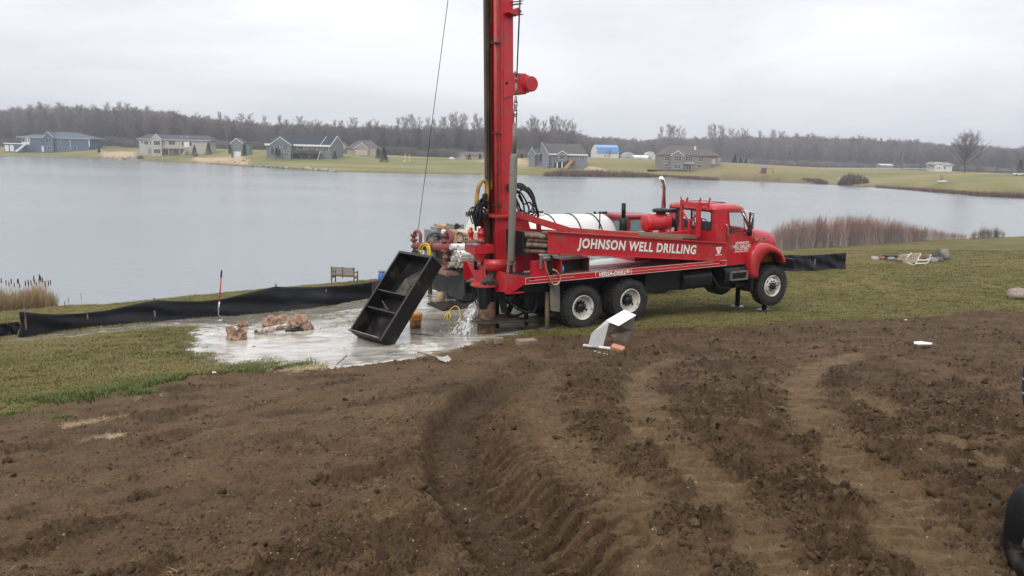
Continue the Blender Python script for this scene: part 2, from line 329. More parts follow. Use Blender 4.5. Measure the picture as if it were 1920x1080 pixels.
# ------------------------------------------------------------------ the ground
def pxpoly(P): return [tuple(ground_at(*p)[:2]) for p in P]
DIRT = pxpoly([(0, 784), (60, 765), (100, 754), (200, 737), (300, 714), (400, 701), (500, 693), (560, 689), (640, 691), (720, 680), (800, 669), (860, 655), (900, 641), (960, 632), (1010, 629), (1100, 630), (1200, 618), (1280, 613), (1350, 612), (1440, 607),
    (1500, 602), (1560, 601), (1640, 599), (1700, 596), (1760, 593), (1800, 586), (1860, 584), (1918, 580)]) + [(17, 21), (30, 22), (40, -30), (-40, -30), (-14, -2), (-9.5, 7)]
SLUR = pxpoly([(20, 634), (150, 623), (300, 603), (420, 593), (520, 586), (620, 573), (700, 560), (720, 549), (780, 542), (860, 545), (930, 556), (990, 575), (1010, 600), (1000, 618), (930, 634), (905, 640), (880, 648), (840, 662), (800, 668), (720, 680), (640, 689), (560, 685),
    (500, 687), (430, 685), (385, 674), (360, 655), (378, 642), (362, 628), (372, 614), (330, 610), (200, 624), (100, 634), (30, 640)])
def pl(P): return [tuple(ground_at(*p)[:2]) for p in P]
TR_A = pl([(1030, 684), (960, 712), (900, 745), (868, 790), (866, 835), (890, 895), (945, 965), (1015, 1040), (1060, 1078)])
PACKS = [(pl([(1262, 672), (1208, 698), (1192, 725), (1217, 790), (1300, 880), (1415, 1000), (1480, 1078)]), .36, 1.),
         (pl([(1600, 668), (1525, 690), (1502, 725), (1522, 790), (1590, 862), (1700, 975), (1790, 1078)]), .46, 1.),
         (pl([(1590, 730), (1680, 790), (1780, 830), (1900, 880)]), .26, .8),
         (pl([(1030, 700), (1010, 745), (1010, 790), (1060, 850), (1150, 930), (1260, 1060)]), .50, .7),
         (pl([(1420, 640), (1600, 645), (1760, 690), (1915, 740)]), .3, .4)]
RIDGES = [(pl([(880, 655), (1000, 652), (1100, 668), (1200, 668), (1340, 640), (1500, 622), (1700, 620), (1900, 640)]), .42, .07),
          (pl([(940, 664), (1010, 690), (1090, 720), (1120, 760)]), .2, .05), (pl([(1120, 700), (1120, 770), (1180, 850), (1290, 960), (1400, 1078)]), .45, .06),
          (pl([(1330, 660), (1330, 740), (1400, 830), (1500, 920), (1620, 1060)]), .6, .07), (pl([(1560, 700), (1640, 790), (1740, 880), (1860, 1000)]), .4, .06), (pl([(1620, 700), (1750, 730), (1900, 800)]), .55, .05)]
def zones(x, y):
    r = np.hypot(x, y); near = r < 70
    wob = (fbm(x * 1.3 + 5, y * 1.3, 4) - .5) * .9 + (fbm(x * 6, y * 6, 3) - .5) * .25
    dirt = np.zeros(x.shape); sl = np.full(x.shape, -9.); k = np.where(near)
    dirt[k] = sstep(-.10, .10, poly_sd(x[k], y[k], DIRT) + wob[k] * .8)
    sl[k] = poly_sd(x[k], y[k], SLUR)
    return dirt, sl
def relief(x, y, dirt, sl):
    r = np.hypot(x, y); q = np.where(r < 40)
    X, Y = x[q], y[q]; D = dirt[q]; S = sl[q]
    z = np.zeros(X.shape); pk = np.zeros(X.shape); dmp_shade = np.zeros(X.shape); rough = np.full(X.shape, .55) + .9 * np.clip(fbm(X * .7, Y * .7, 2) - .52, 0, 1)
    dA, sA, aA = seg_dist(X, Y, TR_A); rightA = sstep(-.2, 1.2, -sA * dA + 0 * X) if False else None
    cx = np.interp(Y, [p[1] for p in TR_A][::-1], [p[0] for p in TR_A][::-1]); right = sstep(-.1, .5, X - cx); rough = rough + .62 * right
    sd = (X - cx > 0) * 2 - 1; s = dA * sd
    end = sstep(12.2, 9.8, Y); wb = .05 * (fbm(X * 3, Y * 3, 3) - .5); s = s + wb
    rut = np.where(s < 0, sstep(-.36, -.22, s), 1 - sstep(.16, .40, s)) * end
    rb = np.sin(2 * math.pi * (aA / .165 + s * 1.5 + .55 * fbm(X * 2.2, Y * 2.2, 3))); rz = sstep(.04, .14, s) * (1 - sstep(.50, .66, s)) * end; tread = sstep(-.25, .35, rb) * rz
    rz2 = (1 - sstep(-.22, -.10, s)) * sstep(-.40, -.32, s) * end; tl_ = sstep(-.3, .4, np.sin(2 * math.pi * (aA / .12 - s * .9))) * rz2
    z -= .16 * rut; z += (.060 * tread - .03 * rz) * (.45 + 1.2 * np.clip(fbm(X * 3.5, Y * 3.5, 3) - .15, 0, 1)) + .03 * tl_
    z += .05 * np.exp(-((s + .43) / .07) ** 2) * end * (.4 + fbm(X * 5, Y * 5, 2)); rough = np.where(rz + rut > .3, .58, rough)
    dmp_shade = np.clip(rut * (s < .12) * .95 + .75 * (1 - tread) * rz + .25 * rz, 0, .95) * (.65 + .6 * (fbm(X * 6, Y * 6, 2) - .3))  # rut wall and tread grooves darkened in colour to deepen their weak shading
    crust = .22 * (1 - sstep(-.9, -.35, s) * 1.0)
    for P, w, k in PACKS:
        d, sg, a = seg_dist(X, Y, P); d = d + (fbm(X * 4, Y * 4, 4) - .5) * .42; m = (1 - sstep(w * .22, w * .66, d)) * min(1, k) * (.55 + .45 * sstep(.35, .55, fbm(X * 2.2, Y * 2.2 + 5, 3)))
        lug = sstep(-.2, .5, np.sin(2 * math.pi * (a / .17 + .5 * fbm(X * 2.5, Y * 2.5, 2)) + 7 * d)); z -= .025 * m; z += .045 * m * lug * (.3 + fbm(X * 5, Y * 5, 2)); dmp_shade = np.maximum(dmp_shade, .55 * (1 - lug) * m * sstep(.4, .6, fbm(X * 3 + 2, Y * 3, 3))); rough = rough * (1 - .8 * m); pk = np.maximum(pk, m)  # gaps between the lugs darkened too, as painted groove shade
    for P, w, h in RIDGES:
        d, sg, a = seg_dist(X, Y, P); m = np.exp(-(d / w) ** 2) * (1 - pk); z += .5 * h * m * (.3 + 1.1 * fbm(X * 3, Y * 3, 3)); rough = rough + .6 * m; z += .028 * m * sstep(-.2, .4, np.sin(2 * math.pi * (a / .2 + d * 2 * sg)))
    rough = np.clip(rough, 0, 1.6); bill = lambda q_, u: np.abs(2 * vnoise(X * u + q_, Y * u - q_) - 1)
    Xr, Yr = X * .8 + Y * .6, Y * .8 - X * .6; bil2 = lambda q_, u: np.abs(2 * vnoise(Xr * u + q_, Yr * u + q_) - 1)
    n1 = fbm(X * 1.1, Y * 1.1, 3) - .5; n2 = fbm(X * 4.5 + 3, Y * 4.5, 3); patch = sstep(.36, .62, n2)
    lump = .030 * bill(1.3, 11) + .024 * bil2(5.1, 17) + .018 * bill(8.2, 29) + .011 * bil2(3.3, 47) + .006 * bill(2.2, 80)
    z += .10 * n1 + .04 * rough * (n2 - .5) + (lump - .040) * (.28 + rough * (.3 + .85 * patch))
    z += .010 * (1 - right) * np.sin(6 * (Y * 1.2 + X * .55) + 5 * fbm(X * .8, Y * .8, 2))
    dmp_shade = np.maximum(dmp_shade, np.clip((rough - .5) * .75, 0, .72) * (.25 + .75 * patch) * (1 - pk)); lp = sstep(.54, .66, fbm(X * 1.1 + 7, Y * 1.5, 4)) * (1 - right); z += lp * (lump - .03) * .9; dmp_shade = np.maximum(dmp_shade, lp * .55); dmp_shade = np.clip(dmp_shade, 0, 1) * (1 - .8 * pk); pk = np.maximum(pk, crust * (1 - dmp_shade))
    zz = z * D
    g = 1 - D; zz += g * ((fbm(X * 3, Y * 3, 3) - .5) * .05 + .03 * (fbm(X * .6 + 4, Y * .6, 2) - .5) * (S > -1.5) + (fbm(X * 14, Y * 14, 2) - .5) * .03)
    out = np.zeros(x.shape); out[q] = zz; global DAMP_SHADE; DAMP_SHADE = np.zeros(x.shape); DAMP_SHADE[q] = dmp_shade * D; pko = np.zeros(x.shape); pko[q] = pk * D; ro = np.zeros(x.shape); ro[q] = rough * D
    return out, pko, ro
def polar_mesh():
    ang = np.concatenate([np.arange(-180, -60, 8.), np.arange(-60, -36, 1.5), np.arange(-36, 36, .070), np.arange(36, 60, 1.5), np.arange(60, 180, 8.)])
    rr = [.3, .8, 1.4, 1.9]; h = lambda r: 1.75 + .105 * r
    r = 2.0
    while r < 21: rr.append(r); r += max(1.1 * r * r / (780 * 1.75), .0105)
    while r < 62: rr.append(r); r += max(.13, r * .0075)
    while r < 5500: rr.append(r); r *= 1.021
    rr = np.array(rr); A, R = np.meshgrid(np.radians(ang), rr); x = (R * np.sin(A)).ravel(); y = (R * np.cos(A)).ravel()
    return x, y, len(rr), len(ang)
gx, gy, nr, na = polar_mesh()
dirt, sl = zones(gx, gy); gz = base_h(gx, gy)
rel, packed, roughm = relief(gx, gy, dirt, sl); damp_shade = DAMP_SHADE
gz = gz + rel
rfar = np.hypot(gx, gy)
SAND = [[at(*p)[:2] for p in [(925, 303, 385), (960, 303, 380), (1010, 306, 362), (1038, 315, 352), (1000, 318, 350), (950, 316, 356), (900, 310, 372)]],
        [at(*p)[:2] for p in [(1098, 306, 358), (1125, 307, 358), (1150, 318, 352), (1160, 322, 345), (1100, 322, 345)]],
        [tuple(onz(*p)[:2]) for p in [(188, 296.5), (255, 299.5), (258, 302.5), (188, 298.2)]], [tuple(onz(*p)[:2]) for p in [(365, 304.5), (460, 309.5), (465, 312), (365, 306.5)]]]
sand = np.zeros(gx.shape); k = np.where((rfar > 200) & (rfar < 700))
for P in SAND: sand[k] = np.maximum(sand[k], sstep(-2, 2, poly_sd(gx[k], gy[k], [tuple(p) for p in P]) + (fbm(gx[k] * .1, gy[k] * .1, 2) - .5) * 6))
lake_d = -poly_sd(gx, gy, LAKE)
gz[k] += sand[k] * 1.0 * (gx[k] > -30)
idx = np.arange(nr * na).reshape(nr, na); a0 = idx[:-1, :]; a1 = np.roll(idx, -1, 1)[:-1, :]; b0 = idx[1:, :]; b1 = np.roll(idx, -1, 1)[1:, :]
quads = np.stack([a0, b0, b1, a1], -1).reshape(-1, 4)[:, ::-1]
me = bpy.data.meshes.new('ground'); nv = len(gx) + 1
me.vertices.add(nv); me.vertices.foreach_set('co', np.r_[np.stack([gx, gy, gz], -1).ravel(), [0, 0, G(0, 0)]].astype(np.float32))
nq = len(quads); tri = np.stack([idx[0], np.full(na, nv - 1), np.roll(idx[0], -1)], -1)[:, ::-1]
loops = np.r_[quads.ravel(), tri.ravel()]; me.loops.add(len(loops)); me.loops.foreach_set('vertex_index', loops.astype(np.int32))
me.polygons.add(nq + na); me.polygons.foreach_set('loop_start', np.r_[np.arange(nq) * 4, nq * 4 + np.arange(na) * 3].astype(np.int32))
me.polygons.foreach_set('loop_total', np.r_[np.full(nq, 4), np.full(na, 3)].astype(np.int32)); me.polygons.foreach_set('use_smooth', np.ones(nq + na, bool)); me.update(calc_edges=True); me.validate()
def vattr(me, nm, arr):
    a = me.attributes.new(nm, 'FLOAT', 'POINT'); a.data.foreach_set('value', np.r_[arr, [arr[0]]].astype(np.float32) if len(arr) == len(me.vertices) - 1 else arr.astype(np.float32))
slm = sstep(-.5, .1, sl + (fbm(gx * 4, gy * 4, 3) - .5) * .8)
bank = np.exp(-np.clip(lake_d, 0, 99) / 1.6) * (rfar > 90)
pxx = np.degrees(np.arctan2(gx, gy)); bank = np.maximum(bank, sstep(-25, 0, rfar * np.cos(np.radians(pxx)) - np.interp(960 + 1500 * np.tan(np.radians(np.clip(pxx, -60, 60))), [-700, 0, 100, 250, 700, 900, 980, 1090, 1160, 1240, 1450, 1600, 1900, 2400], [600, 590, 585, 540, 530, 520, 500, 600, 800, 820, 800, 720, 640, 600])))
vattr(me, 'dirt', dirt); vattr(me, 'packed', packed); vattr(me, 'sand', np.maximum(sand, 0)); vattr(me, 'slurry', slm); vattr(me, 'bank', bank); vattr(me, 'damp_shade', damp_shade)
# fallow patches round the new houses and along the fields
dry = np.zeros(gx.shape)
for p, rd in ((at(1430, 316, 370), 45), (at(1370, 316, 350), 30), (at(1160, 316, 420), 30), (at(1250, 316, 345), 20)):
    dry = np.maximum(dry, np.exp(-((gx - p[0]) ** 2 + (gy - p[1]) ** 2) / rd ** 2))
vattr(me, 'dry', dry)
m, n, l, b = new_mat('ground')
def A(nm):
    q = n.new('ShaderNodeAttribute'); q.attribute_name = nm; return q.outputs['Fac']
tc = n.new('ShaderNodeTexCoord'); P_ = tc.outputs['Object']
def noise(s, d=4, r=.55, st=None):
    q = n.new('ShaderNodeTexNoise'); q.inputs['Scale'].default_value = s; q.inputs['Detail'].default_value = d; q.inputs['Roughness'].default_value = r
    if st: mp = n.new('ShaderNodeMapping'); mp.inputs['Scale'].default_value = st; l.new(P_, mp.inputs[0]); l.new(mp.outputs[0], q.inputs[0])
    else: l.new(P_, q.inputs[0])
    return q.outputs[0]
def ramp(f, *st):
    q = n.new('ShaderNodeValToRGB'); l.new(f, q.inputs[0]); e = q.color_ramp.elements
    while len(e) < len(st): e.new(.5)
    for i, (p, c) in enumerate(st): e[i].position = p; e[i].color = list(c) + [1] if hasattr(c, '__len__') else (c, c, c, 1)
    return q.outputs[0]
def mix(f, a, bb, t='MIX'):
    q = n.new('ShaderNodeMix'); q.data_type = 'RGBA'; q.blend_type = t
    for i, v in ((0, f), (6, a), (7, bb)):
        if hasattr(v, 'is_linked') or hasattr(v, 'links'): l.new(v, q.inputs[i])
        elif i == 0: q.inputs[0].default_value = v
        else: q.inputs[i].default_value = list(v) + [1]
    return q.outputs[2]
soil = ramp(noise(1.3, 8, .68), (.34, (0.075, 0.043, 0.019)), (.5, (0.123, 0.073, 0.033)), (.66, (0.172, 0.105, 0.049)))
soil = mix(ramp(noise(.28, 4), (.45, 0.), (.7, .4)), soil, (0.133, 0.069, 0.032))
soil = mix(ramp(noise(30, 5, .7), (.40, .7), (.56, 0.)), soil, (0.052, 0.031, 0.016))
soil = mix(ramp(noise(7, 5, .7), (.36, .6), (.46, 0.)), soil, (0.060, 0.035, 0.018))
pkf = n.new('ShaderNodeMath'); pkf.operation = 'MULTIPLY'; l.new(A('packed'), pkf.inputs[0]); l.new(ramp(noise(5, 6, .7), (.34, .3), (.52, 1.)), pkf.inputs[1])
soil = mix(pkf.outputs[0], soil, ramp(noise(9, 6, .65), (.35, (0.129, 0.082, 0.040)), (.65, (0.188, 0.125, 0.066))))
soil = mix(A('damp_shade'), soil, ramp(noise(20, 4, .7), (.38, (0.031, 0.018, 0.009)), (.62, (0.075, 0.043, 0.021))))  # moist soil, together with the shade painted into rut and grooves
soil = mix(ramp(noise(110, 2, .6), (.70, 0.), (.78, .6)), soil, (0.250, 0.167, 0.089))
gr = ramp(noise(.35, 5, .55), (.32, (0.078, 0.078, 0.020)), (.48, (0.135, 0.114, 0.032)), (.62, (0.189, 0.142, 0.049)), (.78, (0.238, 0.166, 0.068)))
gr = mix(ramp(noise(2.2, 5, .6), (.45, 0.), (.72, .5)), gr, (0.200, 0.152, 0.056))
gr = mix(ramp(noise(14, 4, .7), (.40, .65), (.60, 0.)), gr, (0.054, 0.052, 0.016))
gr = mix(ramp(noise(60, 3, .7), (.55, 0.), (.75, .5)), gr, (0.270, 0.199, 0.086))
fg = ramp(noise(.018, 5, .55, (1, 2.2, 1)), (.38, (.13, .14, .042)), (.52, (.185, .17, .06)), (.66, (.25, .20, .085)))
fg = mix(ramp(noise(.12, 5, .6), (.5, 0.), (.7, .4)), fg, (.20, .15, .075))
geo = n.new('ShaderNodeNewGeometry'); ln = n.new('ShaderNodeVectorMath'); ln.operation = 'LENGTH'; l.new(geo.outputs['Position'], ln.inputs[0])
fr = n.new('ShaderNodeMapRange'); l.new(ln.outputs['Value'], fr.inputs[0]); fr.inputs[1].default_value = 70; fr.inputs[2].default_value = 140
gr = mix(fr.outputs[0], gr, fg)
dr_ = n.new('ShaderNodeMath'); dr_.operation = 'MULTIPLY'; l.new(A('dry'), dr_.inputs[0]); dr_.inputs[1].default_value = .6; gr = mix(dr_.outputs[0], gr, (.24, .18, .09))
col = mix(A('slurry'), gr, (.20, .175, .125))
col = mix(A('dirt'), col, soil)
col = mix(A('sand'), col, ramp(noise(.3, 4), (.35, (.38, .27, .16)), (.7, (.50, .37, .235))))
col = mix(A('bank'), col, (.115, .085, .05))
l.new(col, b.inputs['Base Color']); b.inputs['Roughness'].default_value = .93; b.inputs['Specular IOR Level'].default_value = .25
bp = n.new('ShaderNodeBump'); bp.inputs['Distance'].default_value = .016; bp.inputs['Strength'].default_value = 1.; l.new(noise(60, 5, .75), bp.inputs['Height'])
bp2 = n.new('ShaderNodeBump'); vo = n.new('ShaderNodeTexVoronoi'); vo.inputs['Scale'].default_value = 34; l.new(P_, vo.inputs[0]); b3 = n.new('ShaderNodeBump'); b3.invert = True; b3.inputs['Distance'].default_value = .012; l.new(A('dirt'), b3.inputs['Strength']); l.new(vo.outputs[0], b3.inputs['Height']); l.new(b3.outputs[0], bp2.inputs['Normal'])
bp2.inputs['Distance'].default_value = .03; bp2.inputs['Strength'].default_value = .7; l.new(noise(17, 4, .6), bp2.inputs['Height']); l.new(bp2.outputs[0], bp.inputs['Normal']); l.new(bp.outputs[0], b.inputs['Normal'])
me.materials.append(m); ground = link('ground', me); tag(ground, kind='structure')

# ------------------------------------------------------------------ lake
def grid_mesh(name, xs, ys, zf):
    X, Y = np.meshgrid(xs, ys); Z = zf(X, Y) if callable(zf) else np.full(X.shape, zf); nx, ny = len(xs), len(ys); i = np.arange(nx * ny).reshape(ny, nx)
    q = np.stack([i[:-1, :-1], i[:-1, 1:], i[1:, 1:], i[1:, :-1]], -1).reshape(-1, 4); me = bpy.data.meshes.new(name)
    me.from_pydata(np.stack([X, Y, Z], -1).reshape(-1, 3).tolist(), [], q.tolist()); return me
xs = [p[0] for p in LAKE]; ys = [p[1] for p in LAKE]
me = grid_mesh('lake_water', np.linspace(min(xs) - 5, max(xs) + 5, 30), np.linspace(min(ys) - 5, max(ys) + 5, 30), 0.)
m, n, l, b = new_mat('lake_water'); tc = n.new('ShaderNodeTexCoord'); P_ = tc.outputs['Object']
b.inputs['Base Color'].default_value = (.18, .205, .215, 1); b.inputs['Roughness'].default_value = .22; b.inputs['IOR'].default_value = 1.33; b.inputs['Specular IOR Level'].default_value = .9
wv = noise(4.5, 3, .6, (1, 1.6, 1)); wv2 = noise(.5, 3, .5, (1, 2., 1))
bp = n.new('ShaderNodeBump'); bp.inputs['Distance'].default_value = .035; bp.inputs['Strength'].default_value = .5; l.new(wv, bp.inputs['Height'])
bq = n.new('ShaderNodeBump'); bq.inputs['Distance'].default_value = .08; bq.inputs['Strength'].default_value = .2; l.new(wv2, bq.inputs['Height']); l.new(bq.outputs[0], bp.inputs['Normal']); l.new(bp.outputs[0], b.inputs['Normal'])
rr_ = ramp(noise(.02, 3, .5, (1, 1.5, 1)), (.4, .15), (.65, .20)); l.new(rr_, b.inputs['Roughness'])
me.materials.append(m); lake = link('lake_water', me); tag(lake, kind='structure')

# ------------------------------------------------------------------ slurry puddle
sx = [p[0] for p in SLUR]; sy = [p[1] for p in SLUR]
X, Y = np.meshgrid(np.arange(min(sx) - .6, max(sx) + .6, .05), np.arange(min(sy) - .6, max(sy) + .6, .06)); x, y = X.ravel(), Y.ravel()
s_ = poly_sd(x, y, SLUR); z = base_h(x, y) + .05 * sstep(-.45, .5, s_ + (fbm(x * 1.6, y * 1.6, 4) - .5) * .9) - .028
flow = sstep(.52, .75, fbm(x * 1.1 + 2, y * 2.1, 3)); z += (fbm(x * 3, y * 6, 3) - .5) * .006 + flow * (fbm(x * 5, y * 9, 3) - .5) * .09 + .05 * np.exp(-((x + 3.6) ** 2 / .6 + (y - 18.3) ** 2 / .5)) * fbm(x * 6, y * 9, 3)
# the ploughed-up rim of the dirt stays out of the puddle
keep = (s_ > -.5); z = np.where(dirt.size > 0, z - .25 * sstep(.15, .5, sstep(-.1, .1, poly_sd(x, y, DIRT))), z)
ny, nx = X.shape; i = np.arange(nx * ny).reshape(ny, nx); q = np.stack([i[:-1, :-1], i[:-1, 1:], i[1:, 1:], i[1:, :-1]], -1).reshape(-1, 4); q = q[keep[q].all(1)]
used = np.unique(q); remap = np.full(nx * ny, -1); remap[used] = np.arange(len(used))
me = bpy.data.meshes.new('slurry_puddle'); me.from_pydata(np.stack([x, y, z], -1)[used].tolist(), [], remap[q].tolist()); me.polygons.foreach_set('use_smooth', [True] * len(q))
a = me.attributes.new('dull', 'FLOAT', 'POINT')
dl = np.clip(sstep(.3, 1.6, -seg_dist(x, y, pl([(980, 590), (900, 600), (800, 615), (720, 600), (600, 585)]))[0] + 2.1) * .85 * (.45 + .9 * fbm(x * 1.5, y * 1.5, 3)) + sstep(1.0, .2, poly_sd(x, y, SLUR)) * .0 + (x < -6.6) * (y > 19.8) * .75, 0, 1)
fd = seg_dist(x, y, pl([(20, 634), (150, 622), (300, 603), (420, 592), (520, 585), (620, 573), (700, 560)]))[0]; dl = np.maximum(dl, sstep(2.6, 1.2, fd) * .85)
a.data.foreach_set('value', dl[used].astype(np.float32))
m, n, l, b = new_mat('bentonite_slurry'); tc = n.new('ShaderNodeTexCoord'); P_ = tc.outputs['Object']
c = ramp(noise(1.3, 6, .6, (1, 1.7, 1)), (.32, (.20, .18, .145)), (.5, (.42, .39, .34)), (.68, (.57, .54, .48)))
c = mix(A('dull'), c, ramp(noise(1.1, 5, .6), (.35, (.165, .145, .115)), (.65, (.27, .24, .195))))
c = mix(ramp(noise(9, 5, .7, (1, 2, 1)), (.60, 0.), (.72, .8)), c, (.12, .10, .07))
l.new(c, b.inputs['Base Color']); l.new(ramp(noise(2, 3), (.42, .04), (.6, .16)), b.inputs['Roughness']); b.inputs['Specular IOR Level'].default_value = .75
bp = n.new('ShaderNodeBump'); bp.inputs['Distance'].default_value = .012; bp.inputs['Strength'].default_value = .35; l.new(noise(5, 5, .6, (1, 2, 1)), bp.inputs['Height']); l.new(bp.outputs[0], b.inputs['Normal'])
me.materials.append(m); tag(link('slurry_puddle', me), kind='structure')
# ------------------------------------------------------------------ drilling truck (x forward, y to the far side, z up)
YAW, TP = R_(28.5), R_(1.8)
T_O = np.array([1.15483, 19.80458, 2.5068])
t_h = np.array([math.cos(YAW), math.sin(YAW), 0]); t_l = np.array([-math.sin(YAW), math.cos(YAW), 0])
t_x = t_h * math.cos(TP) + np.array([0, 0, math.sin(TP)]); t_z = -t_h * math.sin(TP) + np.array([0, 0, math.cos(TP)])
def TL(px, py, y):
    d = ray(px, py); C = np.array([0, 0, EYE]) - T_O; p = C + d * ((y - C @ t_l) / (d @ t_l)); return float(p @ t_x), float(p @ t_z)
def TX(px, py, x):
    d = ray(px, py); C = np.array([0, 0, EYE]) - T_O; p = C + d * ((x - C @ t_x) / (d @ t_x)); return float(p @ t_l), float(p @ t_z)
def T3(px, py, y): a, b = TL(px, py, y); return (a, y, b)
def TW(x, y, z): return T_O + t_x * x + t_l * y + t_z * z
def gl(x, y): w = TW(x, y, 0); return (G(w[0], w[1]) - w[2]) / math.cos(TP)
truck = empty('drilling_truck', T_O, rot=(0, -TP, YAW), label='red well drilling truck with tall red mast and company name on its side', cat='truck')
RX = Matrix.Rotation(R_(90), 4, 'X'); SIDE = lambda y: Matrix.Translation((0, y, 0)) @ RX
FRONTM = lambda x: Matrix.Translation((x, 0, 0)) @ Matrix(((0, 0, 1, 0), (1, 0, 0, 0), (0, 1, 0, 0), (0, 0, 0, 1)))   # (u,v)->(y,z) at x

def tyre_mb(R, w, ri, lug=44):
    b = MB(); k = w / .28
    b.lathe([(ri, -.03 * k), (ri + .04, -.005), (R - .11, .012), (R - .055, .0), (R - .022, -.022 * k), (R - .010, -.05 * k), (R - .010, -w + .05 * k), (R - .022, -w + .022 * k), (R - .055, -w), (R - .11, -w - .012), (ri + .04, -w + .005), (ri, -w + .03 * k)], 48, RX)
    for i in range(lug):
        for sgn in (0, 1):
            a = 2 * math.pi * (i + .5 * sgn) / lug; da = math.pi / lug * .62; h0, h1 = (-.0, -w * .47) if not sgn else (-w * .53, -w)
            vs = []
            for (aa, hh) in ((a - da, h0), (a + da, h0), (a + da + .03, h1), (a - da + .03, h1)):
                for r in ((R - .03), R + .004): vs.append(RX @ Vector((r * math.cos(aa), r * math.sin(aa), hh + (.012 if hh > -w / 2 else 0) * 0)))
            b.add(vs, [(0, 2, 4, 6), (1, 7, 5, 3), (0, 1, 3, 2), (2, 3, 5, 4), (4, 5, 7, 6), (6, 7, 1, 0)])
    return b
def hole_ring(b, r, h, n, rr, dx=0):
    for i in range(n):
        a = 2 * math.pi * i / n; c = RX @ Vector((r * math.cos(a), r * math.sin(a), h)); b.cyl(c - Vector((0, .004, 0)), c + Vector((0, .02, 0)), rr, 10)
def hole_one(b, r, h, n, rr, i): a = 2 * math.pi * i / n; c = RX @ Vector((r * math.cos(a), r * math.sin(a), h)); b.cyl(c - Vector((0, .004, 0)), c + Vector((0, .02, 0)), rr, 10)
def make_wheel(kind, parent):
    w = empty('wheel'); w.parent = parent
    R = .55 if kind == 'front' else .525; wd = .30 if kind == 'front' else .27
    tyre_mb(R, wd, .29).build('tyre', rubber, w)
    r = MB()
    if kind == 'front':
        r.lathe([(.298, -.02), (.292, .004), (.28, .0), (.27, -.035), (.262, -.075), (.245, -.055), (.2, -.032), (.15, -.026), (.10, -.026), (0, -.026)], 40, RX); r.build('rim', rimw, w)
        h = MB(); h.lathe([(.098, -.026), (.098, .015), (.08, .05), (.04, .07), (0, .07)], 20, RX)
        for i in range(10): a = 2 * math.pi * i / 10; c = RX @ Vector((.143 * math.cos(a), .143 * math.sin(a), -.026)); h.cyl(c, c + Vector((0, -.03, 0)), .017, 6)
        h.build('hub', black, w); d = MB(); [ (lambda d: (hole_one(d, .215, -.036, 5, .028, i), d.build('hand_hole', black, w)))(MB()) for i in range(5)]
    else:
        r.lathe([(.298, -.02), (.294, .004), (.28, .0), (.272, -.03), (.262, -.10), (.245, -.15), (.20, -.165), (.12, -.168), (0, -.168)], 40, RX); r.build('rim', rimw, w)
        h = MB(); h.lathe([(.125, -.166), (.12, -.10), (.105, -.07), (.075, -.03), (.03, -.02), (0, -.02)], 20, RX)
        for i in range(10): a = 2 * math.pi * i / 10; c = RX @ Vector((.143 * math.cos(a), .143 * math.sin(a), -.168)); h.cyl(c, c + Vector((0, -.045, 0)), .018, 6)
        h.build('hub', black, w); d = MB(); [ (lambda d: (hole_one(d, .212, -.155, 2, .030, i), d.build('hand_hole', black, w)))(MB()) for i in range(2)]
    return w
wr = make_wheel('rear', truck); wf = make_wheel('front', truck)
x2, z2 = TL(1182.5, 564, -1.2); xf, zf = TL(1449, 536.5, -1.12)
wr.location = (0, -1.2, .525); wr.rotation_euler = (0, R_(25), 0)
for (x, z, y, fl) in [(x2, z2, -1.2, 0), (0, .525, -.88, 0), (x2, z2, -.88, 0), (0, .525, 1.2, 1), (x2, z2, 1.2, 1), (0, .525, .88, 1), (x2, z2, .88, 1)]:
    c = copy_tree(wr, truck); c.location = (x, y, z); c.rotation_euler = (0, R_(RNG.randint(0, 90)), math.pi * fl)
wf.location = (xf, -1.12, zf); c = copy_tree(wf, truck); c.location = (xf - .03, 1.12, zf); c.rotation_euler = (0, .3, math.pi)

# chassis
f = MB()
for y in (-.43, .43): f.box((-1.75, y - .04, .82), (6.85, y + .04, 1.08))
for x in (-1.7, .7, 2.4, 4.2, 5.9): f.box((x, -.39, .86), (x + .12, .39, 1.04))
f.build('chassis_frame', black, truck, .008)
a = MB()
for x, z in ((0, .53), (x2, z2)):
    a.cyl((x, -.6, z), (x, .6, z), .075, 14); a.lathe([(0, -.2), (.14, -.17), (.22, -.05), (.22, .05), (.14, .17), (0, .2)], 16, Matrix.Translation((x, .05, z)))
a.build('axle', black, truck)
a = MB(); a.cyl((xf, -.85, zf), (xf, .85, zf), .06, 12); a.box((xf - .5, -.5, zf + .08), (xf + .5, -.40, zf + .16)); a.box((xf - .5, .4, zf + .08), (xf + .5, .5, zf + .16)); a.lathe([(0, -.16), (.12, -.14), (.19, 0), (.12, .14), (0, .16)], 14, Matrix.Translation((xf, .2, zf))); a.build('axle', black, truck)
s = MB()
for y in (-.5, .5):
    s.add(*(lambda b: (b.v, b.f))(MB().prism([(-.75, .80), (.7, .62), (2.1, .80), (2.1, .72), (.7, .50), (-.75, .70)], y - .05, y + .05)))
    s.box((.55, y - .08, .45), (.85, y + .08, .95))
s.build('leaf_spring', black, truck)
s = MB(); s.cyl((.2, .1, .6), (3.2, .05, .8), .05, 10); s.cyl((3.2, .05, .8), (5.6, 0, .85), .05, 10); s.build('drive_shaft', black, truck)
e = MB(); e.box((4.5, -.4, .65), (6.4, .4, 1.3)); e.box((3.4, -.3, .6), (4.5, .3, 1.15)); e.box((4.7, -.28, .45), (5.6, .28, .7)); e.build('engine_underside', black, truck, .03)
bx = MB(); bx.box((-1.5, -.95, .95), (-.62, .95, 1.2)); bx.box((-1.35, -.75, .55), (-.75, .7, .98)); bx.build('rear_crossmember', black, truck, .02)
